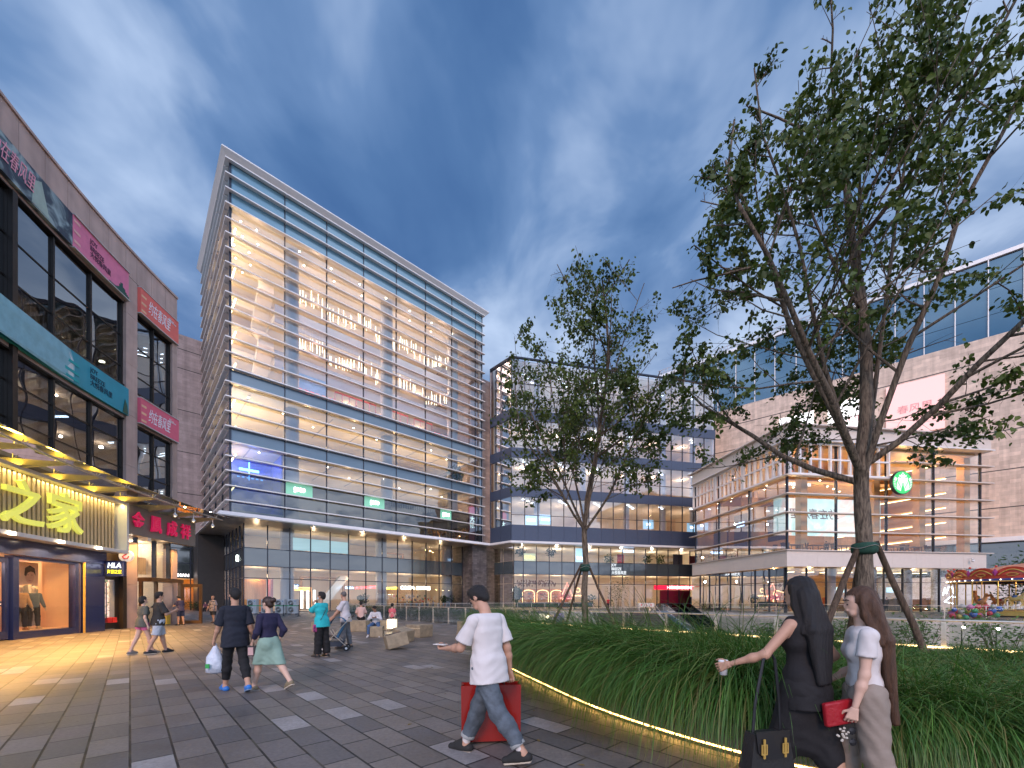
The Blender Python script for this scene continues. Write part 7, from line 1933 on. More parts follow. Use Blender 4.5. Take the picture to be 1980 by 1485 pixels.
        def fingers(f, kk, wr=wr, hdv=hdv, sd=sd, palmn=palmn, g_=g_, curl=curl):
            for i in range(4):
                f.cap(wr + hdv * .012 * s + sd * (.012 - .008 * i) * s, wr + hdv * .085 * s + sd * (.030 - .020 * i) * s, .017 * s * g_, .0105 * s * g_, k=.012 * s)
            for i in range(4):
                b0 = wr + hdv * .085 * s + sd * (.031 - .0205 * i) * s; ln = [.072, .080, .074, .058][i] * s; dirc = hdv.copy(); c_ = R(curl * (1 + .08 * i)); rr_ = .0092 * s * g_
                for q, fr_ in enumerate((.42, .32, .26)):
                    ang = c_ * (1.0 if q else .7); dirc = dirc * math.cos(ang) + palmn * math.sin(ang) if q == 0 else dirc * math.cos(ang) + np.cross(sd, dirc) * math.sin(ang) * (1 if np.cross(sd, hdv) @ palmn > 0 else -1)
                    b1 = b0 + dirc * ln * fr_; f.cap(b0, b1, rr_, rr_ * .92, k=.003 * s); b0 = b1; rr_ *= .92
            t0 = wr + hdv * .025 * s + sd * .018 * s; t1 = t0 + (hdv * .55 + sd * .75 + palmn * .35) * .042 * s; t2 = t1 + (hdv * .85 + sd * .25 + palmn * .45) * .034 * s; t3 = t2 + (hdv * .9 + palmn * .4) * .026 * s
            f.cap(t0, t1, .0135 * s * g_, .0115 * s * g_, k=.006 * s); f.cap(t1, t2, .0112 * s * g_, .010 * s * g_, k=.003 * s); f.cap(t2, t3, .010 * s * g_, .008 * s * g_, k=.003 * s)
        J['fing' + side] = fingers
        if res > .012: fingers(body, 0)
    zmin = min(J['ankL'][2], J['ankR'][2]) - .078 * s
    if 'hip' in pose and pose.get('sit'): zmin = 0.0
    off = np.array([0, 0, -zmin + (.0)])
    V, F = body.mesh(res)
    cent = (V[F].mean(1)); sk = outfit.get('skin', SKIN)
    Vs, Fs = [V + off], [F]
    if res <= .012:
        for side in 'LR':
            f = Field(.004); J['fing' + side](f, 0); v, q = f.mesh(.0034 if res < .009 else .0055); Vs.append(v + off); Fs.append(q + sum(len(x) for x in Vs[:-1]))
    bo = np_obj('body', np.concatenate(Vs), np.concatenate(Fs), sk, root)
    # wrinkled-cloth helper
    def wr_(amp, fx=9, seed=0.0):
        return lambda X, Y, Z: -amp * (np.sin(Z * 38 + 9 * X + 5 * np.sin(Y * 14 + seed) + seed) * np.sin(X * 23 + Y * 19 + 3 * np.sin(Z * 9 + seed)))
    dd = {}
    top = outfit.get('top'); hem = outfit.get('hem', -.06)
    if top:
        f = Field(.03 * s); g = outfit.get('loose', .016) * .72; torso(f, g * s)
        if hem < -.08: 
            for sx in (-1, 0, 1): f.cap(T(sx * .062, -.012, .06), T(sx * .072, -.014, hem - .05), (.100 + g) * s, (.122 + g) * s, k=.05)
        sl = outfit.get('sleeve', .62); cuts = [(T(0, 0, hem), (T(0, 0, 0) - T(0, 0, 1)) / s)]; cuts.append((T(0, 0, .525), (T(0, 0, 1) - T(0, 0, 0)) / s))
        V, F = f.mesh(res, cuts, fn=wr_(.0035 * s, seed=H)); parts = [(V, F)]
        if sl > 0:
            for side in 'LR':
                f2 = Field(.03); a, b = J['sh' + side], J['el' + side]; w = J['wr' + side]; lr = outfit.get('sleeve_r', .024) * s
                if sl <= 1: e_ = a + (b - a) * (sl + .1); f2.cap(a + (T(0, 0, .4) - a) * .25, a, .046 * s + lr * .15, .047 * s + lr * .35); f2.cap(a, e_, .047 * s + lr * .4, .050 * s + lr * (1.1 if not fem else .7)); cp = a + (b - a) * sl; nn = (b - a) / np.linalg.norm(b - a)
                else:
                    f2.cap(a + (T(0, 0, .4) - a) * .25, a, .05 * s + lr * .4, .052 * s + lr * .5); f2.cap(a, b, .052 * s + lr * .5, .040 * s + lr * .6); e_ = b + (w - b) * (sl - 1 + .1); f2.cap(b, e_, .042 * s + lr * .6, .034 * s + lr * .5); cp = b + (w - b) * (sl - 1); nn = (w - b) / np.linalg.norm(w - b)
                cc_ = [(cp, nn)] if not (sl > 1) else []
                v, q = f2.mesh(res, cc_, fn=wr_(.003 * s, seed=H + 1)); parts.append((v, q))
        vs = np.concatenate([p[0] for p in parts]) + off; n0 = 0; fs = []
        for p in parts: fs.append(np.asarray(p[1]) + n0); n0 += len(p[0])
        np_obj(outfit.get('top_name', 'shirt'), vs, np.concatenate(fs), top, root)
    bt = outfit.get('bottom')
    if bt:
        kind, m, length = bt[:3]; loose = bt[3] if len(bt) > 3 else .016; f = Field(.02 * s); wz = .055 if kind != 'skirt' else .12
        for sx in (-1, 1): f.cap(T(sx * .056, 0, .10), T(sx * .060, -.0, 0), .086 * s, .092 * s); f.ell(T(sx * .062, -.048, -.045), np.array([.084, .088, .094]) * s)
        cuts = [(T(0, 0, wz), (T(0, 0, 1) - T(0, 0, 0)) / s)]
        if kind in ('trousers', 'shorts'):
            parts = []
            V, F = f.mesh(res, cuts + [(T(0, 0, -.12), np.array([0, 0, -1.0]))]); parts.append((V, F))
            for side in 'LR':
                a, k_, an = J['hip' + side], J['knee' + side], J['ank' + side]; f2 = Field(.03)
                flare = bt[4] if len(bt) > 4 else 1.0
                f2.cap(a + np.array([0, 0, .02]), k_, (.088 + loose) * s, (.058 + loose) * s)
                if length > 1: cf = k_ + (an - k_) * .3 - np.array([0, .012, 0]) * s; f2.cap(k_, cf, (.058 + loose) * s, (.060 + loose) * s); f2.cap(cf, an, (.060 + loose) * s, (.040 + loose * flare) * s); cp = k_ + (an - k_) * (length - 1); nn = (an - k_) / np.linalg.norm(an - k_)
                else: f2.cap(k_, k_ + (k_ - a) * .2, (.058 + loose * 1.3) * s, (.058 + loose * 1.4) * s); cp = a + (k_ - a) * length; nn = (k_ - a) / np.linalg.norm(k_ - a)
                v, q = f2.mesh(res, [(cp, nn)], fn=wr_(.005 * s, seed=2 * H)); parts.append((v, q))
            vs = np.concatenate([p[0] for p in parts]) + off; n0 = 0; fs = []
            for p in parts: fs.append(np.asarray(p[1]) + n0); n0 += len(p[0])
            np_obj(kind, vs, np.concatenate(fs), m, root)
        else:
            zl = hip[2] - length * s
            for side in 'LR':
                a, k_ = J['hip' + side], J['knee' + side]; e_ = a + (k_ - a) * 1.25
                f.cap(a, e_, (.092 + loose) * s, (.078 + loose) * s, k=.05 * s)
            m_ = (J['kneeL'] + J['kneeR']) / 2; f.cap(hip, m_, (.105 + loose) * s, (.085 + loose) * s, k=.06 * s)
            V, F = f.mesh(res, cuts + [((0, 0, zl), (0, 0, -1.0))], fn=wr_(.004 * s, seed=3 * H)); np_obj('skirt', V + off, F, m, root)
    # shoes
    sm = outfit.get('shoes'); 
    if sm:
        for side in 'LR':
            a, fd = J['ank' + side], J['fd' + side]; f = Field(.02); lo = a + np.array([0, 0, -.048]) * s
            f.cap(lo - fd * .045 * s, lo + fd * .05 * s, .046 * s, .046 * s); f.cap(lo + fd * .05 * s, lo + fd * .165 * s + np.array([0, 0, -.008]) * s, .045 * s, .034 * s); f.cap(a + fd * .02 * s, a + fd * .10 * s - np.array([0, 0, .035]) * s, .046 * s, .040 * s); 
            if outfit.get('ankle', 0): f.cap(lo - fd * .03 * s, a - fd * .02 * s + np.array([0, 0, .0]), .038 * s, .036 * s)
            up_ = np.cross(np.array([1.0, 0, 0]), fd); v, q = f.mesh(min(res, .009), [(lo - up_ * .030 * s, -up_)]); sh_ = np_obj('shoe', v + off, q, sm, root)
            f = Field(.01); b0 = lo - up_ * .034 * s; sd_ = np.cross(fd, up_)
            for q_ in (-1, 1): f.cap(b0 - fd * .05 * s + sd_ * q_ * .014 * s, b0 + fd * .16 * s + sd_ * q_ * .016 * s, .028 * s, .024 * s)
            v, q = f.mesh(min(res, .009), [(b0 + up_ * .006 * s, up_), (b0 - up_ * .012 * s, -up_)]); np_obj('sole', v + off, q, outfit.get('sole', M['cream']), sh_)
            if outfit.get('sock'): f = Field(.02); f.cap(a + np.array([0, 0, -.02]), a + (J['knee' + side] - a) * .16, .040 * s, .042 * s); v, q = f.mesh(min(res, .01)); np_obj('sock', v + off, q, outfit['sock'], root)
    # trouser turn-ups
    if outfit.get('cuffs'):
        for side in 'LR':
            k_, an = J['knee' + side], J['ank' + side]; L_ = bt[2] - 1; f = Field(.01); c0, c1 = k_ + (an - k_) * (L_ - .10), k_ + (an - k_) * L_; r_ = (.040 + bt[3] + .010) * s
            f.cap(c0, c1, r_, r_); nn = (c1 - c0) / np.linalg.norm(c1 - c0); v, q = f.mesh(res, [(c1, nn), (c0, -nn)]); np_obj('cuff', v + off, q, outfit['cuffs'], root)
    # hair
    hs = outfit.get('hair', 'short'); hm = outfit.get('haircol', HAIR)
    if hs != 'none':
        f = Field(.012 * s)
        f.ell(Hd(0, -.016, .156), np.array([.083, .100, .096]) * s, HR); cuts = []
        n_ = HR @ np.array([0, .80, -.60]); cuts = [(Hd(0, .048, .150), n_)]
        if hs == 'short':
            f.ell(Hd(0, .020, .215), np.array([.062, .070, .040]) * s, HR); f.ell(Hd(0, -.060, .120), np.array([.066, .050, .080]) * s, HR); cuts = [(Hd(0, .052, .140), HR @ np.array([0, .86, -.50])), (Hd(0, -.02, .050), HR @ np.array([0, .15, -.98]))]
        elif hs == 'buzz': f = Field(.01); f.ell(Hd(0, -.014, .152), np.array([.078, .095, .092]) * s, HR); cuts = [(Hd(0, .030, .150), HR @ np.array([0, .80, -.60]))]
        elif hs == 'bun': f.ell(Hd(0, -.130, .165), np.array([.048, .048, .05]) * s, HR); f.ell(Hd(0, -.06, .10), np.array([.066, .05, .07]) * s, HR); cuts = [(Hd(0, .045, .140), HR @ np.array([0, .86, -.50]))]
        elif hs == 'bob': f.ell(Hd(0, -.045, .10), np.array([.082, .072, .095]) * s, HR); cuts = [(Hd(0, .03, .13), HR @ np.array([0, .95, -.30]))]
        elif hs == 'long':
            ln = outfit.get('hairlen', .55); back = outfit.get('hairback', .13); cuts = []
            f.ell(Hd(0, -.05, .10), np.array([.088, .075, .10]) * s, HR)
            for q in (-2, -1, 0, 1, 2):
                p0 = Hd(q * .032, -.055 - .012 * (2 - abs(q)), .10); p1 = T(q * .042, -back, .42); p2 = T(q * .036 + outfit.get('hairx', 0), -back - .015 + .006 * q, .545 - ln)
                f.cap(p0, p1, .045 * s, .043 * s, k=.02); f.cap(p1, p2, .043 * s, .022 * s * (1 + .3 * (q % 2)), k=.02)
            for q in (-1, 1): f.cap(Hd(q * .070, .0, .17), Hd(q * .082, .00, .03), .026 * s, .03 * s); f.cap(Hd(q * .082, .00, .03), T(q * .11, -.08, .40), .03 * s, .025 * s)
            fwd = HR @ np.array([0, 1, 0]); cuts = []
            fn = lambda X, Y, Z: -.003 * np.sin(X * 160 + 6 * np.sin(Z * 7)) * np.sin(Y * 120)
            V, F = f.mesh(res * .8, [], fn=fn)
            # part it round the face: drop what lies in front of it
            C = V[F].mean(1) - Hd(0, .0, .0); fa = C @ fwd; upv = HR @ np.array([0, 0, 1]); za = C @ upv
            keep = ~((fa > .045 * s) & (za < .19 * s) & (za > -.05 * s)); V, F = V, F[keep]
            np_obj('hair', V + off, F, hm, root)
        if hs != 'long':
            V, F = f.mesh(min(res, .010), cuts, fn=(lambda X, Y, Z: -.002 * np.sin(X * 190 + 5 * np.sin(Z * 60)) * np.sin(Y * 170 + Z * 90))); np_obj('hair', V + off, F, hm, root)
        if hs == 'ponytail':
            pass
    # face marks
    if outfit.get('face', 1):
        mb = MB()
        for sx in (-1, 1):
            c = Hd(sx * .030, .0845, .118); mb.ball(tuple(c + off), .0095 * s, 8, (1, .6, .6))
            mb.tube([tuple(Hd(sx * .014, .094, .150) + off), tuple(Hd(sx * .034, .090, .155) + off), tuple(Hd(sx * .048, .076, .150) + off)], .0035 * s, 5)
        mb.build('eyes_and_brows', M['black'], root, True)
    if outfit.get('glasses'):
        mb = MB()
        for sx in (-1, 1):
            mb.tube([tuple(Hd(sx * .032 + .024 * math.cos(a), .105, .122 + .019 * math.sin(a)) + off) for a in [i * PI / 6 for i in range(13)]], .0022 * s, 5)
            mb.tube([tuple(Hd(sx * .055, .105, .126) + off), tuple(Hd(sx * .079, .08, .127) + off), tuple(Hd(sx * .084, -.01, .125) + off)], .0024 * s, 5)
        mb.tube([tuple(Hd(-.009, .106, .124) + off), tuple(Hd(.009, .106, .124) + off)], .0022 * s, 5); mb.build('glasses', M['black'], root, True)
    if outfit.get('mask'):
        f = Field(.01); f.ell(Hd(0, .062, .070), np.array([.052, .048, .045]) * s, HR); V, F = f.mesh(.007); np_obj('face_mask', V + off, F, flat((.55, .7, .8)), root)
    J = {k: (v + off if isinstance(v, np.ndarray) and not k.startswith('fd') else v) for k, v in J.items()}
    J['T'] = lambda x, y, z: T(x, y, z) + off; J['root'] = root; J['face'] = R(face)
    bpy.context.view_layer.update() if False else None
    def world(p):
        c, s_ = math.cos(R(face)), math.sin(R(face)); return (at[0] + p[0] * c - p[1] * s_, at[1] + p[0] * s_ + p[1] * c, (at[2] if len(at) > 2 else 0) + p[2])
    J['world'] = world
    return J

def gp_(u_, v_): Y = HZ * 786 / (v_ - 1158); return ((u_ - 990) / 786 * Y, Y)
def px(u_, Y): return ((u_ - 990) / 786 * Y, Y)
WALK = lambda a=24, b=-20, kb=18: dict(legL=(a, 4), legR=(b, kb))
# --- man in white t-shirt with the red bag, the nearest figure on the plaza
wt = pbr('white_cotton', (.62, .58, .56), .9, var=.04, vscale=4, bump=.3, bscale=14); denim = pbr('washed_denim', (.085, .105, .125), .85, var=.45, vscale=5, bump=.4, bscale=30)
man = person('man in white t-shirt and rolled jeans looking at his phone', px(944, 3.98), 70, 1.74,
    dict(legL=(-24, 12), legR=(24, 2), footL=-10, footR=-2, lean=4, head=(16, 30), twist=-26, armL={'to': (-.22, .36, .20), 'pole': (-.5, -.2, -1)}, armR=(-12, 12, 14, 0)),
    dict(top=wt, hem=-.13, loose=.028, sleeve=.78, sleeve_r=.034, bottom=('trousers', denim, 1.84, .022, .9), shoes=pbr('black_canvas', (.018, .017, .016), .8), sole=flat((.5, .42, .32)), sock=wt, cuffs=pbr('turn_up', (.30, .31, .30), .9), hair='short', glasses=1, handL=dict(curl=40, palm=(0, 0, 1), thumb=(1, 0, 0)), handR=dict(curl=75)), res=.0085)
ph = thing('phone', 'phone held by the man in the white t-shirt', 'phone', man['world'](man['palmL'] + np.array([.0, .03, .01])), R(60)); bevel(MB().box(-.036, .036, -.07, .07, -.004, .004).build('phone_body', flat((.75, .72, .68), .3), ph), .003)
# big red paper bag hanging from his right hand
hw = man['world'](man['palmR']); 
bag = thing('shopping_bag', 'large glossy red paper bag with black cord handles beside the walking man', 'bag', (px(949, 4.42)[0], 4.42, .03), R(6))
M['bagred'] = pbr('glossy_red_paper', (.26, .012, .008), .22, var=.06, coat=.7)
mb = MB(); x1, y1, hh = .315, .085, .60
mb.quad((-x1, -y1, 0), (x1, -y1, 0), (x1 + .005, -y1 - .01, hh), (-x1 - .005, -y1 - .01, hh)); mb.quad((x1, y1, 0), (-x1, y1, 0), (-x1 - .005, y1 + .01, hh), (x1 + .005, y1 + .01, hh))
mb.quad((x1, -y1, 0), (x1, 0, 0), (x1 - .03, 0, hh), (x1 + .005, -y1 - .01, hh)); mb.quad((x1, 0, 0), (x1, y1, 0), (x1 + .005, y1 + .01, hh), (x1 - .03, 0, hh))
mb.quad((-x1, 0, 0), (-x1, -y1, 0), (-x1 - .005, -y1 - .01, hh), (-x1 + .03, 0, hh)); mb.quad((-x1, y1, 0), (-x1, 0, 0), (-x1 + .03, 0, hh), (-x1 - .005, y1 + .01, hh)); mb.quad((-x1, -y1, 0), (-x1, y1, 0), (x1, y1, 0), (x1, -y1, 0))
mb.build('bag_body', M['bagred'], bag)
lp_ = (.10, -.20, .90)
for y in (-y1, y1): MB().tube([(-.10, y, hh - .02), (-.06, y * .8, hh + .12), (.07, -.10 + y * .3, hh + .30), (.14, -.08 + y * .4, hh + .16), (.14, y, hh - .02)], .006, 6).build('cord_handle', M['black'], bag)
# --- woman in black from behind
w1 = person('long haired woman in sleeveless black dress seen from behind holding a cup', px(1556, 3.05), 24, 1.70,
    dict(legL=(14, 4), legR=(-12, 10), lean=3, head=(10, 4), armL={'to': (-.40, .30, .16), 'pole': (-.6, -.4, -1)}, armR={'to': (.30, .12, .05), 'pole': (.5, -.6, -.6)}),
    dict(fem=1, top=cloth((.008, .007, .008)), top_name='dress_top', hem=-.16, loose=.010, sleeve=0, bottom=('skirt', cloth((.009, .008, .009)), .62, .02), shoes=M['black'], hair='long', hairlen=.50, hairback=.12, handL=dict(curl=45, palm=(1, .3, 0), thumb=(0, .2, 1)), handR=dict(curl=40), face=1), res=.0095)
p = w1['world'](w1['palmL']); cup = thing('paper_cup', 'white cup in the hand of the woman in black', 'cup', (p[0], p[1], p[2] - .05)); MB().lathe([(.026, -.02), (.036, .085), (.038, .09), (.03, .10)], 0, 0, 16).build('cup_body', flat((.78, .76, .76), .4), cup, True)
# quilted black handbag with brass buckles
q = w1['world'](w1['T'](-.30, .10, -.20)); hb = thing('handbag', 'black leather handbag with brass buckles carried by the woman in black', 'handbag', (q[0], q[1], .30), R(12))
MB().hexa([(-.19, -.06, 0), (.19, -.06, 0), (.19, .06, 0), (-.19, .06, 0)], [(-.145, -.045, .27), (.145, -.045, .27), (.145, .045, .27), (-.145, .045, .27)]).build('bag_body', pbr('black_leather', (.022, .022, .022), .35, var=.15, bump=.2), hb)
mb = MB(); mb.plate([(-.145, .29), (.145, .29), (.13, .14), (.06, .09), (-.06, .09), (-.13, .14)], lambda a, z, d: (a, -.052 - d - (.29 - z) * .06, z), .006); mb.build('flap', flat((.016, .016, .017), .3), hb)
for x in (-.09, .09): mb = MB(); mb.tube([(x - .02, -.075, .13), (x + .02, -.075, .13), (x + .02, -.075, .20), (x - .02, -.075, .20), (x - .02, -.075, .13)], .006, 5); mb.box(x - .008, x + .008, -.078, -.07, .10, .24); mb.build('buckle', M['gold'], hb)
MB().tube([(-.12, 0, .27), (-.10, 0, .48), (-.03, 0, .80), (.03, 0, .86), (.07, 0, .80), (.11, 0, .48), (.12, 0, .27)], .011, 7).build('bag_handle', M['black'], hb)
# --- woman in white tee with long brown hair
w2_ = person('woman with very long brown hair in white t-shirt and beige trousers', px(1672, 2.92), 62, 1.61,
    dict(legL=(-6, 4), legR=(12, 4), lean=2, head=(4, 4), armL=(6, 6, 8, 0), armR={'to': (.2, .2, .05)}),
    dict(fem=1, skin=SKIN2, top=wt, hem=.06, loose=.012, sleeve=.55, sleeve_r=.02, bottom=('trousers', cloth((.26, .21, .17)), 1.95, .03, 1.1), shoes=M['black'], hair='long', haircol=HAIRB, hairlen=.72, hairback=.12, hairx=-.02, handL=dict(curl=55, palm=(1, 0, 0)), face=1), res=.0095)
p = w2_['world'](w2_['palmL']); cl = thing('clutch', 'red leather clutch with chain held by the brown haired woman', 'handbag', (p[0] - .01, p[1] + .04, p[2] - .07), R(6))
b_ = bevel(MB().box(-.15, .15, -.02, .02, 0, .17).build('clutch_body', pbr('red_leather', (.34, .010, .018), .4, var=.12, bump=.3), cl), .014, 3); b_.rotation_euler = (0, R(-8), 0)
mb = MB(); rr = random.Random(3)
for i in range(16): mb.ball((-.04 + rr.gauss(0, .03), -.03, -.03 - i * .004 + rr.gauss(0, .008)), .009, 6)
mb.build('pearl_chain', flat((.55, .5, .42), .3), cl)
mb = MB(); mb.ball((.02, -.035, -.04), .028, 8, (1, .4, 1)); mb.ball((.025, -.035, -.12), .028, 8, (1, .4, 1)); mb.build('sunglasses', M['black'], cl)
# --- middle distance walkers
navy = cloth((.009, .012, .022)); blk = cloth((.007, .007, .008))
g1 = gp_(455, 1336); m2 = person('man in dark t-shirt and black cropped trousers with a plastic bag', g1, 48, 1.72, dict(legL=(14, 2), legR=(-16, 16), armL=(14, 10, 12, 0), armR=(-12, 10, 22, 0), head=(4, 0)),
    dict(top=navy, hem=-.16, loose=.035, sleeve=.92, sleeve_r=.03, bottom=('trousers', blk, 1.72, .010), shoes=pbr('blue_shoe', (.02, .16, .50), .5), sole=flat((.2, .3, .45)), hair='short', handL=dict(curl=70)), res=.012)
p = m2['world'](m2['palmL']); pb = thing('plastic_bag', 'white plastic carrier bag with green print held by the man in dark t-shirt', 'bag', (p[0], p[1], p[2] - .03), .2)
M['film'] = pbr('white_film', (.55, .60, .68), .35, var=.2, vscale=9, bump=.8, bscale=22)
mb = MB(); mb.lathe([(.05, -.48), (.13, -.45), (.15, -.34), (.12, -.20), (.07, -.10), (.03, -.02), (.02, .02)], 0, 0, 14)
o = mb.build('bag_body', M['film'], pb, True)
for v in o.data.vertices: n_ = mnoise.noise(v.co * 9); v.co.x *= 1 + .25 * n_; v.co.y *= .75 + .3 * n_
MB().box(-.075, -.02, -.155, -.135, -.37, -.30).build('green_print', flat((.04, .35, .08)), pb)
g1 = gp_(520, 1334); w3 = person('woman in navy top and mint green skirt walking with a phone', g1, 62, 1.60, dict(legL=(22, 4), legR=(-24, 22), armL={'to': (-.20, .16, .0)}, armR=(-30, 12, 55, 20), head=(15, 6)),
    dict(fem=1, skin=SKIN2, top=cloth((.016, .014, .045)), hem=.04, sleeve=1.35, sleeve_r=.022, bottom=('skirt', cloth((.24, .36, .29)), .40, .02), shoes=flat((.22, .17, .10)), hair='bun', haircol=pbr('dark_brown_hair', (.035, .016, .010), .5, var=.3, vscale=30), handL=dict(curl=50)), res=.012)
p = w3['world'](w3['palmL']); t = thing('small_purse', 'small purse with picture front held by the woman in mint skirt', 'purse', (p[0], p[1] - .03, p[2] - .16), R(10)); bevel(MB().box(-.07, .07, -.02, .02, -.02, .16).build('purse_body', M['black'], t), .01); MB().box(-.05, .03, -.026, -.021, .0, .13).build('purse_front', flat((.55, .35, .33)), t)
# --- couple at the left
g1 = gp_(276, 1264); person('woman in grey top and pink shorts walking at the left', g1, -25, 1.62, dict(legL=(-14, 8), legR=(16, 4), armL=(10, 10, 30, 10), armR=(-8, 10, 20, 0)),
    dict(fem=1, top=cloth((.10, .10, .08)), hem=-.10, loose=.03, sleeve=.7, sleeve_r=.03, bottom=('shorts', cloth((.60, .13, .28)), .42, .025), shoes=flat((.2, .18, .16)), hair='bob', skin=SKIN2), res=.014)
g1 = gp_(303, 1263); person('man in black t-shirt and pale shorts walking beside the woman in pink shorts', (g1[0] + .05, g1[1]), -30, 1.74, dict(legL=(16, 4), legR=(-14, 10), armL=(5, 8, 14, 0), armR={'to': (.16, .30, .30)}),
    dict(top=cloth((.028, .026, .024)), hem=-.12, loose=.03, sleeve=.85, sleeve_r=.04, bottom=('shorts', cloth((.38, .42, .48)), .92, .035), shoes=M['black'], hair='short'), res=.014)
g1 = gp_(349, 1209); person('man in purple grey polo and navy shorts reading his phone by the bakery', g1, 78, 1.72, dict(legL=(3, 0), legR=(-6, 4), armR=(4, 8, 10, 0), armL={'to': (-.12, .36, .24)}, head=(8, 26), lean=5),
    dict(top=cloth((.055, .045, .085)), hem=-.10, loose=.03, sleeve=.75, sleeve_r=.035, bottom=('shorts', cloth((.02, .026, .06)), .90, .03), shoes=M['black'], hair='short', handL=dict(curl=35)), res=.014)
def patterned(name, c1, c2, sc_):
    m = wash_mat(name, c1, c2, c2, sc_, 0); return m
g1 = (gp_(412, 1204.5)[0], gp_(412, 1204.5)[1]); person('heavy man in patterned shirt and dark shorts walking towards the camera', g1, 172, 1.72, dict(legL=(6, 0), legR=(-8, 8), armL=(4, 16, 14, 0), armR=(4, 16, 14, 0)),
    dict(top=patterned('palm_shirt', (.05, .04, .05), (.34, .28, .27), 9.0), hem=-.16, loose=.07, sleeve=.9, sleeve_r=.05, bottom=('shorts', cloth((.03, .028, .028)), .92, .05), shoes=flat((.1, .06, .04)), hair='buzz', haircol=SKIN3, skin=SKIN), res=.016)
# --- the group on the right of the stones
g1 = gp_(622, 1270); w4 = person('woman in turquoise top and wide black trousers raising a hand to her face', g1, 68, 1.70, dict(legL=(3, 0), legR=(-4, 3), armL={'to': (-.06, .20, .52), 'pole': (-.3, .5, -1)}, armR={'to': (.06, .20, .52), 'pole': (.4, .5, -1)}, head=(14, -4)),
    dict(fem=1, top=cloth((.02, .42, .45)), hem=-.12, loose=.045, sleeve=.85, sleeve_r=.05, bottom=('trousers', blk, 1.97, .035, 1.6), shoes=M['black'], hair='short', handL=dict(curl=50, palm=(1, 0, 0)), handR=dict(curl=50), mask=1), res=.012)
mb = MB(); T_ = w4['T']; mb.tube([T_(.12, -.02, .52), T_(.0, -.17, .35), T_(-.13, -.15, .12), T_(-.19, -.02, -.05)], .008, 6); mb.build('purse_strap', M['black'], w4['root'])
p = w4['world'](T_(-.20, .0, -.13)); t = thing('flowered_purse', 'small flower patterned purse hanging at the side of the woman in turquoise', 'purse', p, R(60)); bevel(MB().box(-.075, .075, -.025, .025, -.11, .09).build('purse_body', patterned('flower_cloth', (.03, .012, .05), (.45, .06, .20), 26.0), t), .02, 2)
g1 = gp_(668, 1253); m5 = person('man in white polo shirt pushing a blue pushchair', g1, 100, 1.76, dict(legL=(6, 0), legR=(-6, 4), armL={'to': (-.16, .38, .0)}, armR={'to': (.16, .36, .06)}, head=(-40, 6), lean=4),
    dict(top=cloth((.52, .49, .50)), hem=-.12, loose=.045, sleeve=.85, sleeve_r=.045, bottom=('trousers', cloth((.16, .16, .17)), 1.95, .02), shoes=flat((.08, .06, .05)), hair='buzz', haircol=HAIRG, mask=0), res=.012)
mb = MB(); T_ = m5['T']; mb.tube([T_(.11, .02, .53), T_(.06, .15, .38), T_(-.06, .155, .2), T_(-.16, .08, .02)], .008, 6); mb.build('bag_strap', M['black'], m5['root'])
# pushchair
p = gp_(652, 1257); pc = thing('pushchair', 'blue folding pushchair with dark seat and small double wheels', 'pushchair', (p[0], p[1] - .1, 0), R(196))
M['pcblue'] = pbr('blue_canvas', (.05, .16, .27), .8, var=.2, bump=.4)
mb = MB(); 
for y in (-.22, .22):
    mb.tube([(-.45, y, 1.02), (-.30, y, .85), (.30, y, .16)], .013, 7); mb.tube([(-.32, y, .14), (.05, y, .50), (.12, y, .62)], .013, 7)
for a, b in (((-.45, -.22, 1.02), (-.45, .22, 1.02)), ((.2, -.22, .28), (.2, .22, .28)), ((-.2, -.22, .26), (-.2, .22, .26))): mb.tube([a, b], .011, 6)
mb.build('frame', M['steel'], pc)
MB().hexa([(-.28, -.19, .80), (-.24, -.19, .80), (-.24, .19, .80), (-.28, .19, .80)], [(-.06, -.19, .36), (-.0, -.19, .38), (-.0, .19, .38), (-.06, .19, .36)]).build('backrest', M['pcblue'], pc)
MB().hexa([(-.05, -.19, .36), (.24, -.19, .44), (.24, .19, .44), (-.05, .19, .36)], [(-.05, -.19, .41), (.24, -.19, .48), (.24, .19, .48), (-.05, .19, .41)]).build('seat', flat((.03, .03, .04)), pc)
mb = MB()
for j in range(7):
    a = PI * j / 6; b = PI * (j + 1) / 6
    if j < 6: mb.quad((-.30 + .22 * (1 - math.cos(a)) , -.21, .80 + .20 * math.sin(a)), (-.30 + .22 * (1 - math.cos(b)), -.21, .80 + .20 * math.sin(b)), (-.30 + .22 * (1 - math.cos(b)), .21, .80 + .20 * math.sin(b)), (-.30 + .22 * (1 - math.cos(a)), .21, .80 + .20 * math.sin(a)))
mb.build('hood', M['pcblue'], pc)
MB().hexa([(-.18, -.17, .14), (.15, -.17, .14), (.15, .17, .14), (-.18, .17, .14)], [(-.26, -.2, .28), (.2, -.2, .28), (.2, .2, .28), (-.26, .2, .28)]).build('basket', flat((.04, .05, .07)), pc)
for x, y in ((-.32, -.23), (-.32, .23), (.31, -.23), (.31, .23)):
    mb = MB()
    for d in (-.03, .03): mb.tube([(x, y + d - .012, .085), (x, y + d + .012, .085)], .085, 14)
    w_ = mb.build('wheel', M['black'], pc); mb = MB(); mb.tube([(x, y - .045, .085), (x, y + .045, .085)], .035, 10); mb.build('hub', M['white'], w_)
for y in (-.2, .2): MB().tube([(-.50, y, 1.04), (-.38, y, .98)], .02, 8).build('grip', M['black'], pc)
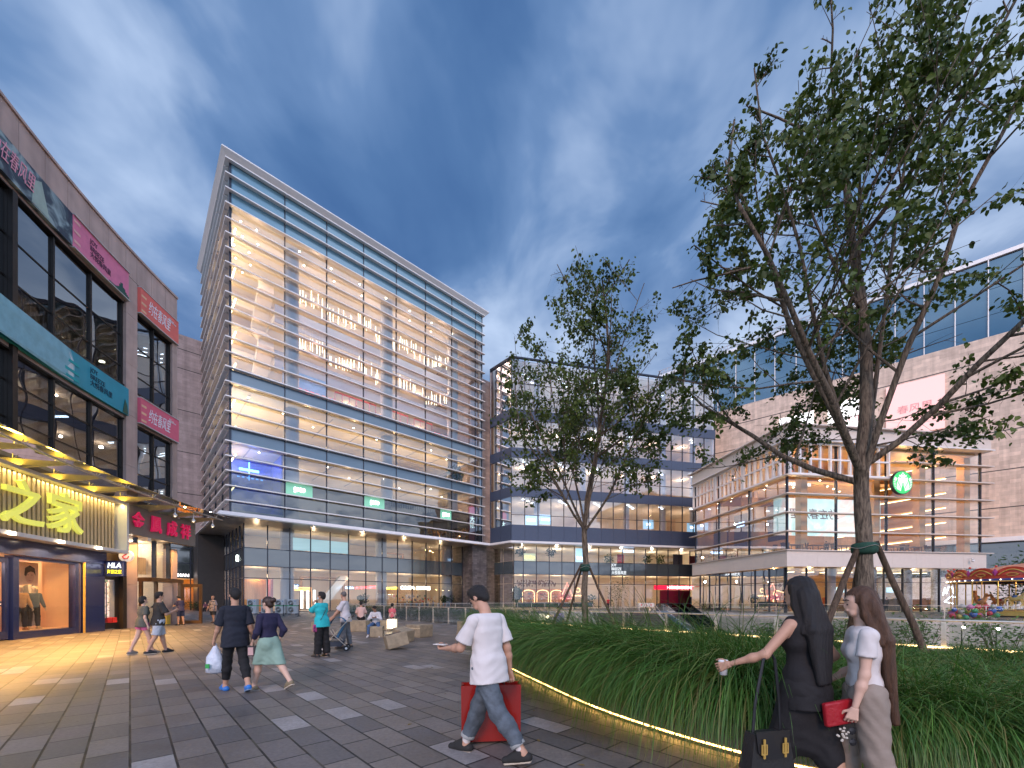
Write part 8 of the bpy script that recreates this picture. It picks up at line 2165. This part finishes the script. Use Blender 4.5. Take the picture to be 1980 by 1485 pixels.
# ---- stone blocks
M['block'] = pbr('rough_sandstone', (.30, .245, .165), .85, var=.28, vscale=5, bump=.7, bscale=30)
def block(label, u_, v_, w, d, h, rz, tilt=(0, 0), group='stone block seats on the plaza', z=0, Ymul=1.0):
    g = gp_(u_, v_); o = MB().box(-w / 2, w / 2, -d / 2, d / 2, 0, h).build('stone_block', M['block'], None); bevel(o, .018, 2)
    o.location = (g[0], g[1] + d * .3, z); o.rotation_euler = (tilt[0], tilt[1], rz); return tag(o, label, 'stone seat', group)
block('pale stone block directly behind the woman in turquoise', 612, 1221, .55, .55, .46, R(20))
b0 = block('plain stone block seat under the man in the pale t-shirt', 691, 1221, .86, .6, .52, R(2))
block('dark stone block under the sitting boy', 727, 1232, .5, .5, .44, R(10))
block('narrow stone block under the girl in pink', 746, 1219, .6, .5, .50, R(0))
bl = block('stone block with a band of pale pebbles round its top', 808, 1232, .82, .75, .50, R(-32))
mb = MB(); rr = random.Random(6)
for i in range(46):
    t_ = (i % 23) / 22 - .5
    if i < 23: mb.ball((t_ * .80, -.375, .36 + rr.uniform(-.02, .02)), .020, 6)
    else: mb.ball((-.41, t_ * .72, .36 + rr.uniform(-.02, .02)), .020, 6)
mb.build('pebble_band', flat((.62, .52, .34)), bl)
t1_ = block('tilted stone block with a dark plaque on top', 766, 1256, .64, .54, .42, R(28), (R(-4), R(-13))); 
MB().box(-.26, .16, -.20, .20, .421, .435).build('plaque', pbr('plaque', (.06, .035, .028), .5), t1_); t1_.location.z = .075
t2_ = block('tilted stone block leaning behind the one with the plaque', 777, 1242, .60, .52, .42, R(-35), (R(4), R(11))); t2_.location.z = .065
b_ = block('pale stone block beside the phone of the man in white', 899, 1230, .5, .5, .62, R(-30))
block('low stone block with moss in front of the pale block', 893, 1237, .35, .3, .28, R(-30))
# ---- cube lantern
g = gp_(758, 1221); lt = thing('cube_lantern', 'glowing white cube lantern with tall wire handle', 'lantern', (g[0], g[1], 0), R(4))
bevel(MB().box(-.19, .19, -.19, .19, .16, .58).build('shade', lit_face('lantern_paper', (1.0, .86, .58), 1.3), lt), .01)
mb = MB()
for a in (-1, 1):
    for b in (-1, 1): mb.tube([(a * .2, b * .2, 0), (a * .2, b * .2, .59)], .008, 5)
for z in (.15, .59): mb.tube([(-.2, -.2, z), (.2, -.2, z), (.2, .2, z), (-.2, .2, z), (-.2, -.2, z)], .008, 5)
for y in (-.1, .1): mb.tube([(-.13, y, .59), (-.12, y, .75), (0, y, .92), (.12, y, .75), (.13, y, .59)], .008, 5)
mb.build('frame', M['steel'], lt); lamp('POINT', (0, -.32, .4), 10, (1, .8, .5), .1, lt)
# ---- sitters
sit = dict(sit=1, legL=(84, 84), legR=(84, 84), hip=.52)
def seated(hipz, H): return hipz / (H / 1.70)
g = gp_(694, 1219); person('person in pale pink t-shirt sitting on a stone block with back to the camera', (g[0], g[1] + .25, 0), 12, 1.68, dict(sit=1, hip=seated(.62, 1.68), legL=(82, 84), legR=(82, 84), armL={'to': (-.14, .32, .22)}, armR={'to': (.14, .34, .30)}, lean=6, head=(-10, 10)),
    dict(top=cloth((.58, .38, .33)), hem=-.03, loose=.035, sleeve=.8, sleeve_r=.04, bottom=('shorts', blk, .85, .02), shoes=M['black'], hair='short'), res=.014)
g = gp_(725, 1231); b3_ = person('boy in white jacket and blue jeans sitting on a stone and eating', (g[0], g[1] + .12, 0), 186, 1.58, dict(sit=1, hip=seated(.54, 1.58), legL=(76, 88), legR=(76, 84), abdL=16, abdR=18, lean=14, head=(-26, 18), armL={'to': (-.05, .24, .36), 'pole': (-.8, .2, -1)}, armR={'to': (.05, .24, .36), 'pole': (.8, .2, -1)}),
    dict(top=cloth((.55, .54, .55)), hem=.0, loose=.03, sleeve=1.55, sleeve_r=.03, bottom=('trousers', pbr('blue_denim', (.06, .12, .24), .85, var=.25), 1.85, .014), shoes=flat((.6, .58, .55)), sole=flat((.6, .58, .55)), hair='short', skin=SKIN3, handL=dict(curl=55), handR=dict(curl=55)), res=.012)
p = b3_['world'](b3_['T'](0, .30, .40)); o = MB().ball((0, 0, 0), .045, 10, (1, 1, .8)).build('wrapped_snack', flat((.75, .72, .7)), None, True); o.location = p; tag(o, 'white wrapped snack in the hands of the sitting boy', 'food')
p = b3_['world'](b3_['T'](.10, -.16, .28)); bp_ = thing('backpack', 'green backpack on the back of the sitting boy', 'backpack', p, R(186)); f = Field(.04); f.cap((-.06, -.03, -.14), (-.06, -.03, .12), .09); f.cap((.08, -.03, -.14), (.08, -.03, .12), .09); V, F = f.mesh(.015); np_obj('pack_body', V, F, cloth((.03, .055, .025)), bp_)
MB().tube([(-.12, .04, .16), (-.13, .16, .20), (-.13, .22, .05), (-.12, .12, -.12)], .02, 6).build('strap', cloth((.03, .055, .025)), bp_)
g = gp_(756, 1217); person('girl in pink top sitting with her back to the camera, hair tied', (g[0], g[1] + .2, 0), -4, 1.55, dict(sit=1, hip=seated(.58, 1.55), legL=(82, 84), legR=(82, 84), armL=(10, 8, 20, 0), armR=(14, 8, 60, 20), lean=2, head=(0, 4)),
    dict(fem=1, skin=SKIN2, top=cloth((.62, .13, .15)), hem=-.02, loose=.02, sleeve=.5, bottom=('shorts', blk, .6, .015), shoes=M['black'], hair='bun'), res=.014)
# --- people further off
g = px(310, 24.2); person('shop worker with a face mask standing inside the bakery door', g, 170, 1.66, dict(armR=(40, 14, 20, 10)), dict(top=cloth((.06, .06, .06)), sleeve=1.5, bottom=('trousers', blk, 1.9, .012), shoes=M['black'], hair='buzz', mask=1, skin=SKIN2), res=.018)
person('distant shopper in red shirt in front of the mall doors', (14.2, 60.0, 0), 160, 1.72, dict(legL=(10, 2), legR=(-10, 6)), dict(top=cloth((.45, .02, .03)), bottom=('trousers', blk, 1.9, .015), shoes=M['black']), res=.02)
person('seated figure with dark hair beyond the grass left of the trunk', px(1082, 15.8 + 1.2), 150, 1.66, dict(sit=1, hip=seated(.45, 1.66), legL=(80, 80), legR=(80, 80), lean=8), dict(top=cloth((.22, .20, .32)), sleeve=.8, bottom=('trousers', blk, 1.9, .012), shoes=M['black'], face=0), res=.018)
for (x, y, f_, lab, tc_) in ((.9, 1.2, -60, 'seated café guest with laptop behind the corner window upstairs', (.12, .14, .18)), (6.1, 1.3, 150, 'seated café guest in dark top at an upstairs table', (.04, .04, .05))):
    person(lab, frame_pt(CB, CRZ, x, y, FZ1 + .02), f_, 1.75, dict(sit=1, hip=seated(.56, 1.75), legL=(84, 84), legR=(84, 84), armL={'to': (-.12, .34, .2)}, armR={'to': (.12, .34, .2)}, lean=10, head=(0, 20)), dict(top=cloth(tc_), sleeve=1.6, bottom=('trousers', blk, 1.9, .012), shoes=M['black']), res=.02)
person('café worker behind the lower counter window', frame_pt(CB, CRZ, 16.9, 3.6, 0), 180, 1.7, dict(), dict(top=cloth((.03, .03, .03)), sleeve=1.6, bottom=('trousers', blk, 1.9, .012), shoes=M['black']), res=.02)
for (a, b, f_, lab) in ((-.4, 13.5, 200, 'small seated pair member beside the passage glass in a dark top'), (.3, 13.0, 160, 'small figure in yellow sitting near the passage glass')):
    x, y = UW(TOWER, a - .6, b - 4); person(lab, (x, y, 0), f_, 1.6, dict(sit=1, hip=.5, legL=(84, 84), legR=(84, 84)), dict(top=cloth((.45, .30, .05) if 'yellow' in lab else (.12, .04, .06)), bottom=('trousers', blk, 1.9, .012), shoes=M['black'], face=0), res=.02)
# mannequins in the display window
mann = flat((.55, .5, .46), .35)
for s_, lab, tc_, hf_ in ((1.6, 'pale mannequin in tan jacket in the shop window', (.50, .33, .20), 0), (2.2, 'mannequin in blue denim jacket in the shop window', (.10, .15, .20), 0)):
    q = LFp(s_, -.5, .30); person(lab, (LP0[0] + q[0], LP0[1] + q[1], .3), -105, 1.76, dict(armL=(4, 14, 8, 0), armR=(-6, 14, 8, 0), abdL=5, abdR=5), dict(skin=mann, hair='none', face=0, top=cloth(tc_), sleeve=1.75, sleeve_r=.03, hem=-.08, loose=.03, bottom=('trousers', cloth((.035, .033, .035)), 1.92, .018), shoes=flat((.5, .4, .3)) if s_ > 2 else flat((.3, .16, .08))), res=.014, name='mannequin', cat='mannequin', group='mannequins in the menswear window')
# ---- air conditioning units
def ac(label, a, u_=None):
    Y = 41.0; g = px(a, Y); t = thing('air_conditioner', label, 'air conditioner', (g[0], g[1], .08), R(-8), 'air conditioning units in front of the shop glass')
    bevel(MB().box(-.52, .52, -.18, .2, 0, 1.42).build('casing', flat((.50, .48, .46), .45), t), .02)
    for z in (.38, 1.03):
        mb = MB(); n = 32; vs = []
        mb.tube([(-.14, -.182, z), (-.14, -.20, z)], .29, 28); gr = mb.build('fan_opening', flat((.05, .05, .05)), t)
        mb = MB()
        for r_ in (.08, .14, .20, .26): mb.tube([(-.14 + r_ * math.cos(k * PI / 12), -.215, z + r_ * math.sin(k * PI / 12)) for k in range(25)], .008, 4)
        mb.build('fan_grille', M['steel'], gr); mb = MB(); mb.tube([(-.14, -.2, z), (-.14, -.23, z)], .07, 14); mb.build('hub', flat((.5, .5, .5)), gr)
    for x in (-.4, .4): MB().box(x - .05, x + .05, -.2, .22, -.078, -.002).build('foot', M['dark'], t)
    MB().box(.27, .38, -.186, -.181, 1.2, 1.28).build('badge', flat((.05, .25, .45)), t)
ac('air conditioning unit directly right of the man in dark t-shirt', 489); ac('air conditioning unit behind the head of the woman in the mint skirt', 516); ac('third air conditioning unit from the left, with a blue sticker', 543); ac('rightmost air conditioning unit beside the start of the railing', 567)
# ---- belt barrier
for i, u_ in enumerate((474, 548, 578)):
    Y = 36.5; g = px(u_, Y); t = thing('barrier_post', 'black barrier post with green belt ' + ('left of the air conditioners', 'in front of the third air conditioner', 'right of the air conditioners')[i], 'barrier', (*g, 0), 0, 'belt barrier posts')
    MB().lathe([(.19, 0), (.19, .02), (.05, .05), (.035, .06), (.035, .92), (.045, .95), (.045, 1.02), (.02, 1.04)], 0, 0, 14).build('post', M['black'], t, True)
    if i < 2:
        g2 = px((548, 578)[i], Y); MB().hexa([(0.04, -.004, .9), (g2[0] - g[0] - .04, -.004, .9), (g2[0] - g[0] - .04, .004, .9), (.04, .004, .9)], [(0.04, -.004, .97), (g2[0] - g[0] - .04, -.004, .97), (g2[0] - g[0] - .04, .004, .97), (.04, .004, .97)]).build('belt', flat((.02, .30, .12)), t)
# parked scooter-like clutter by the passage: two low planters with lamps
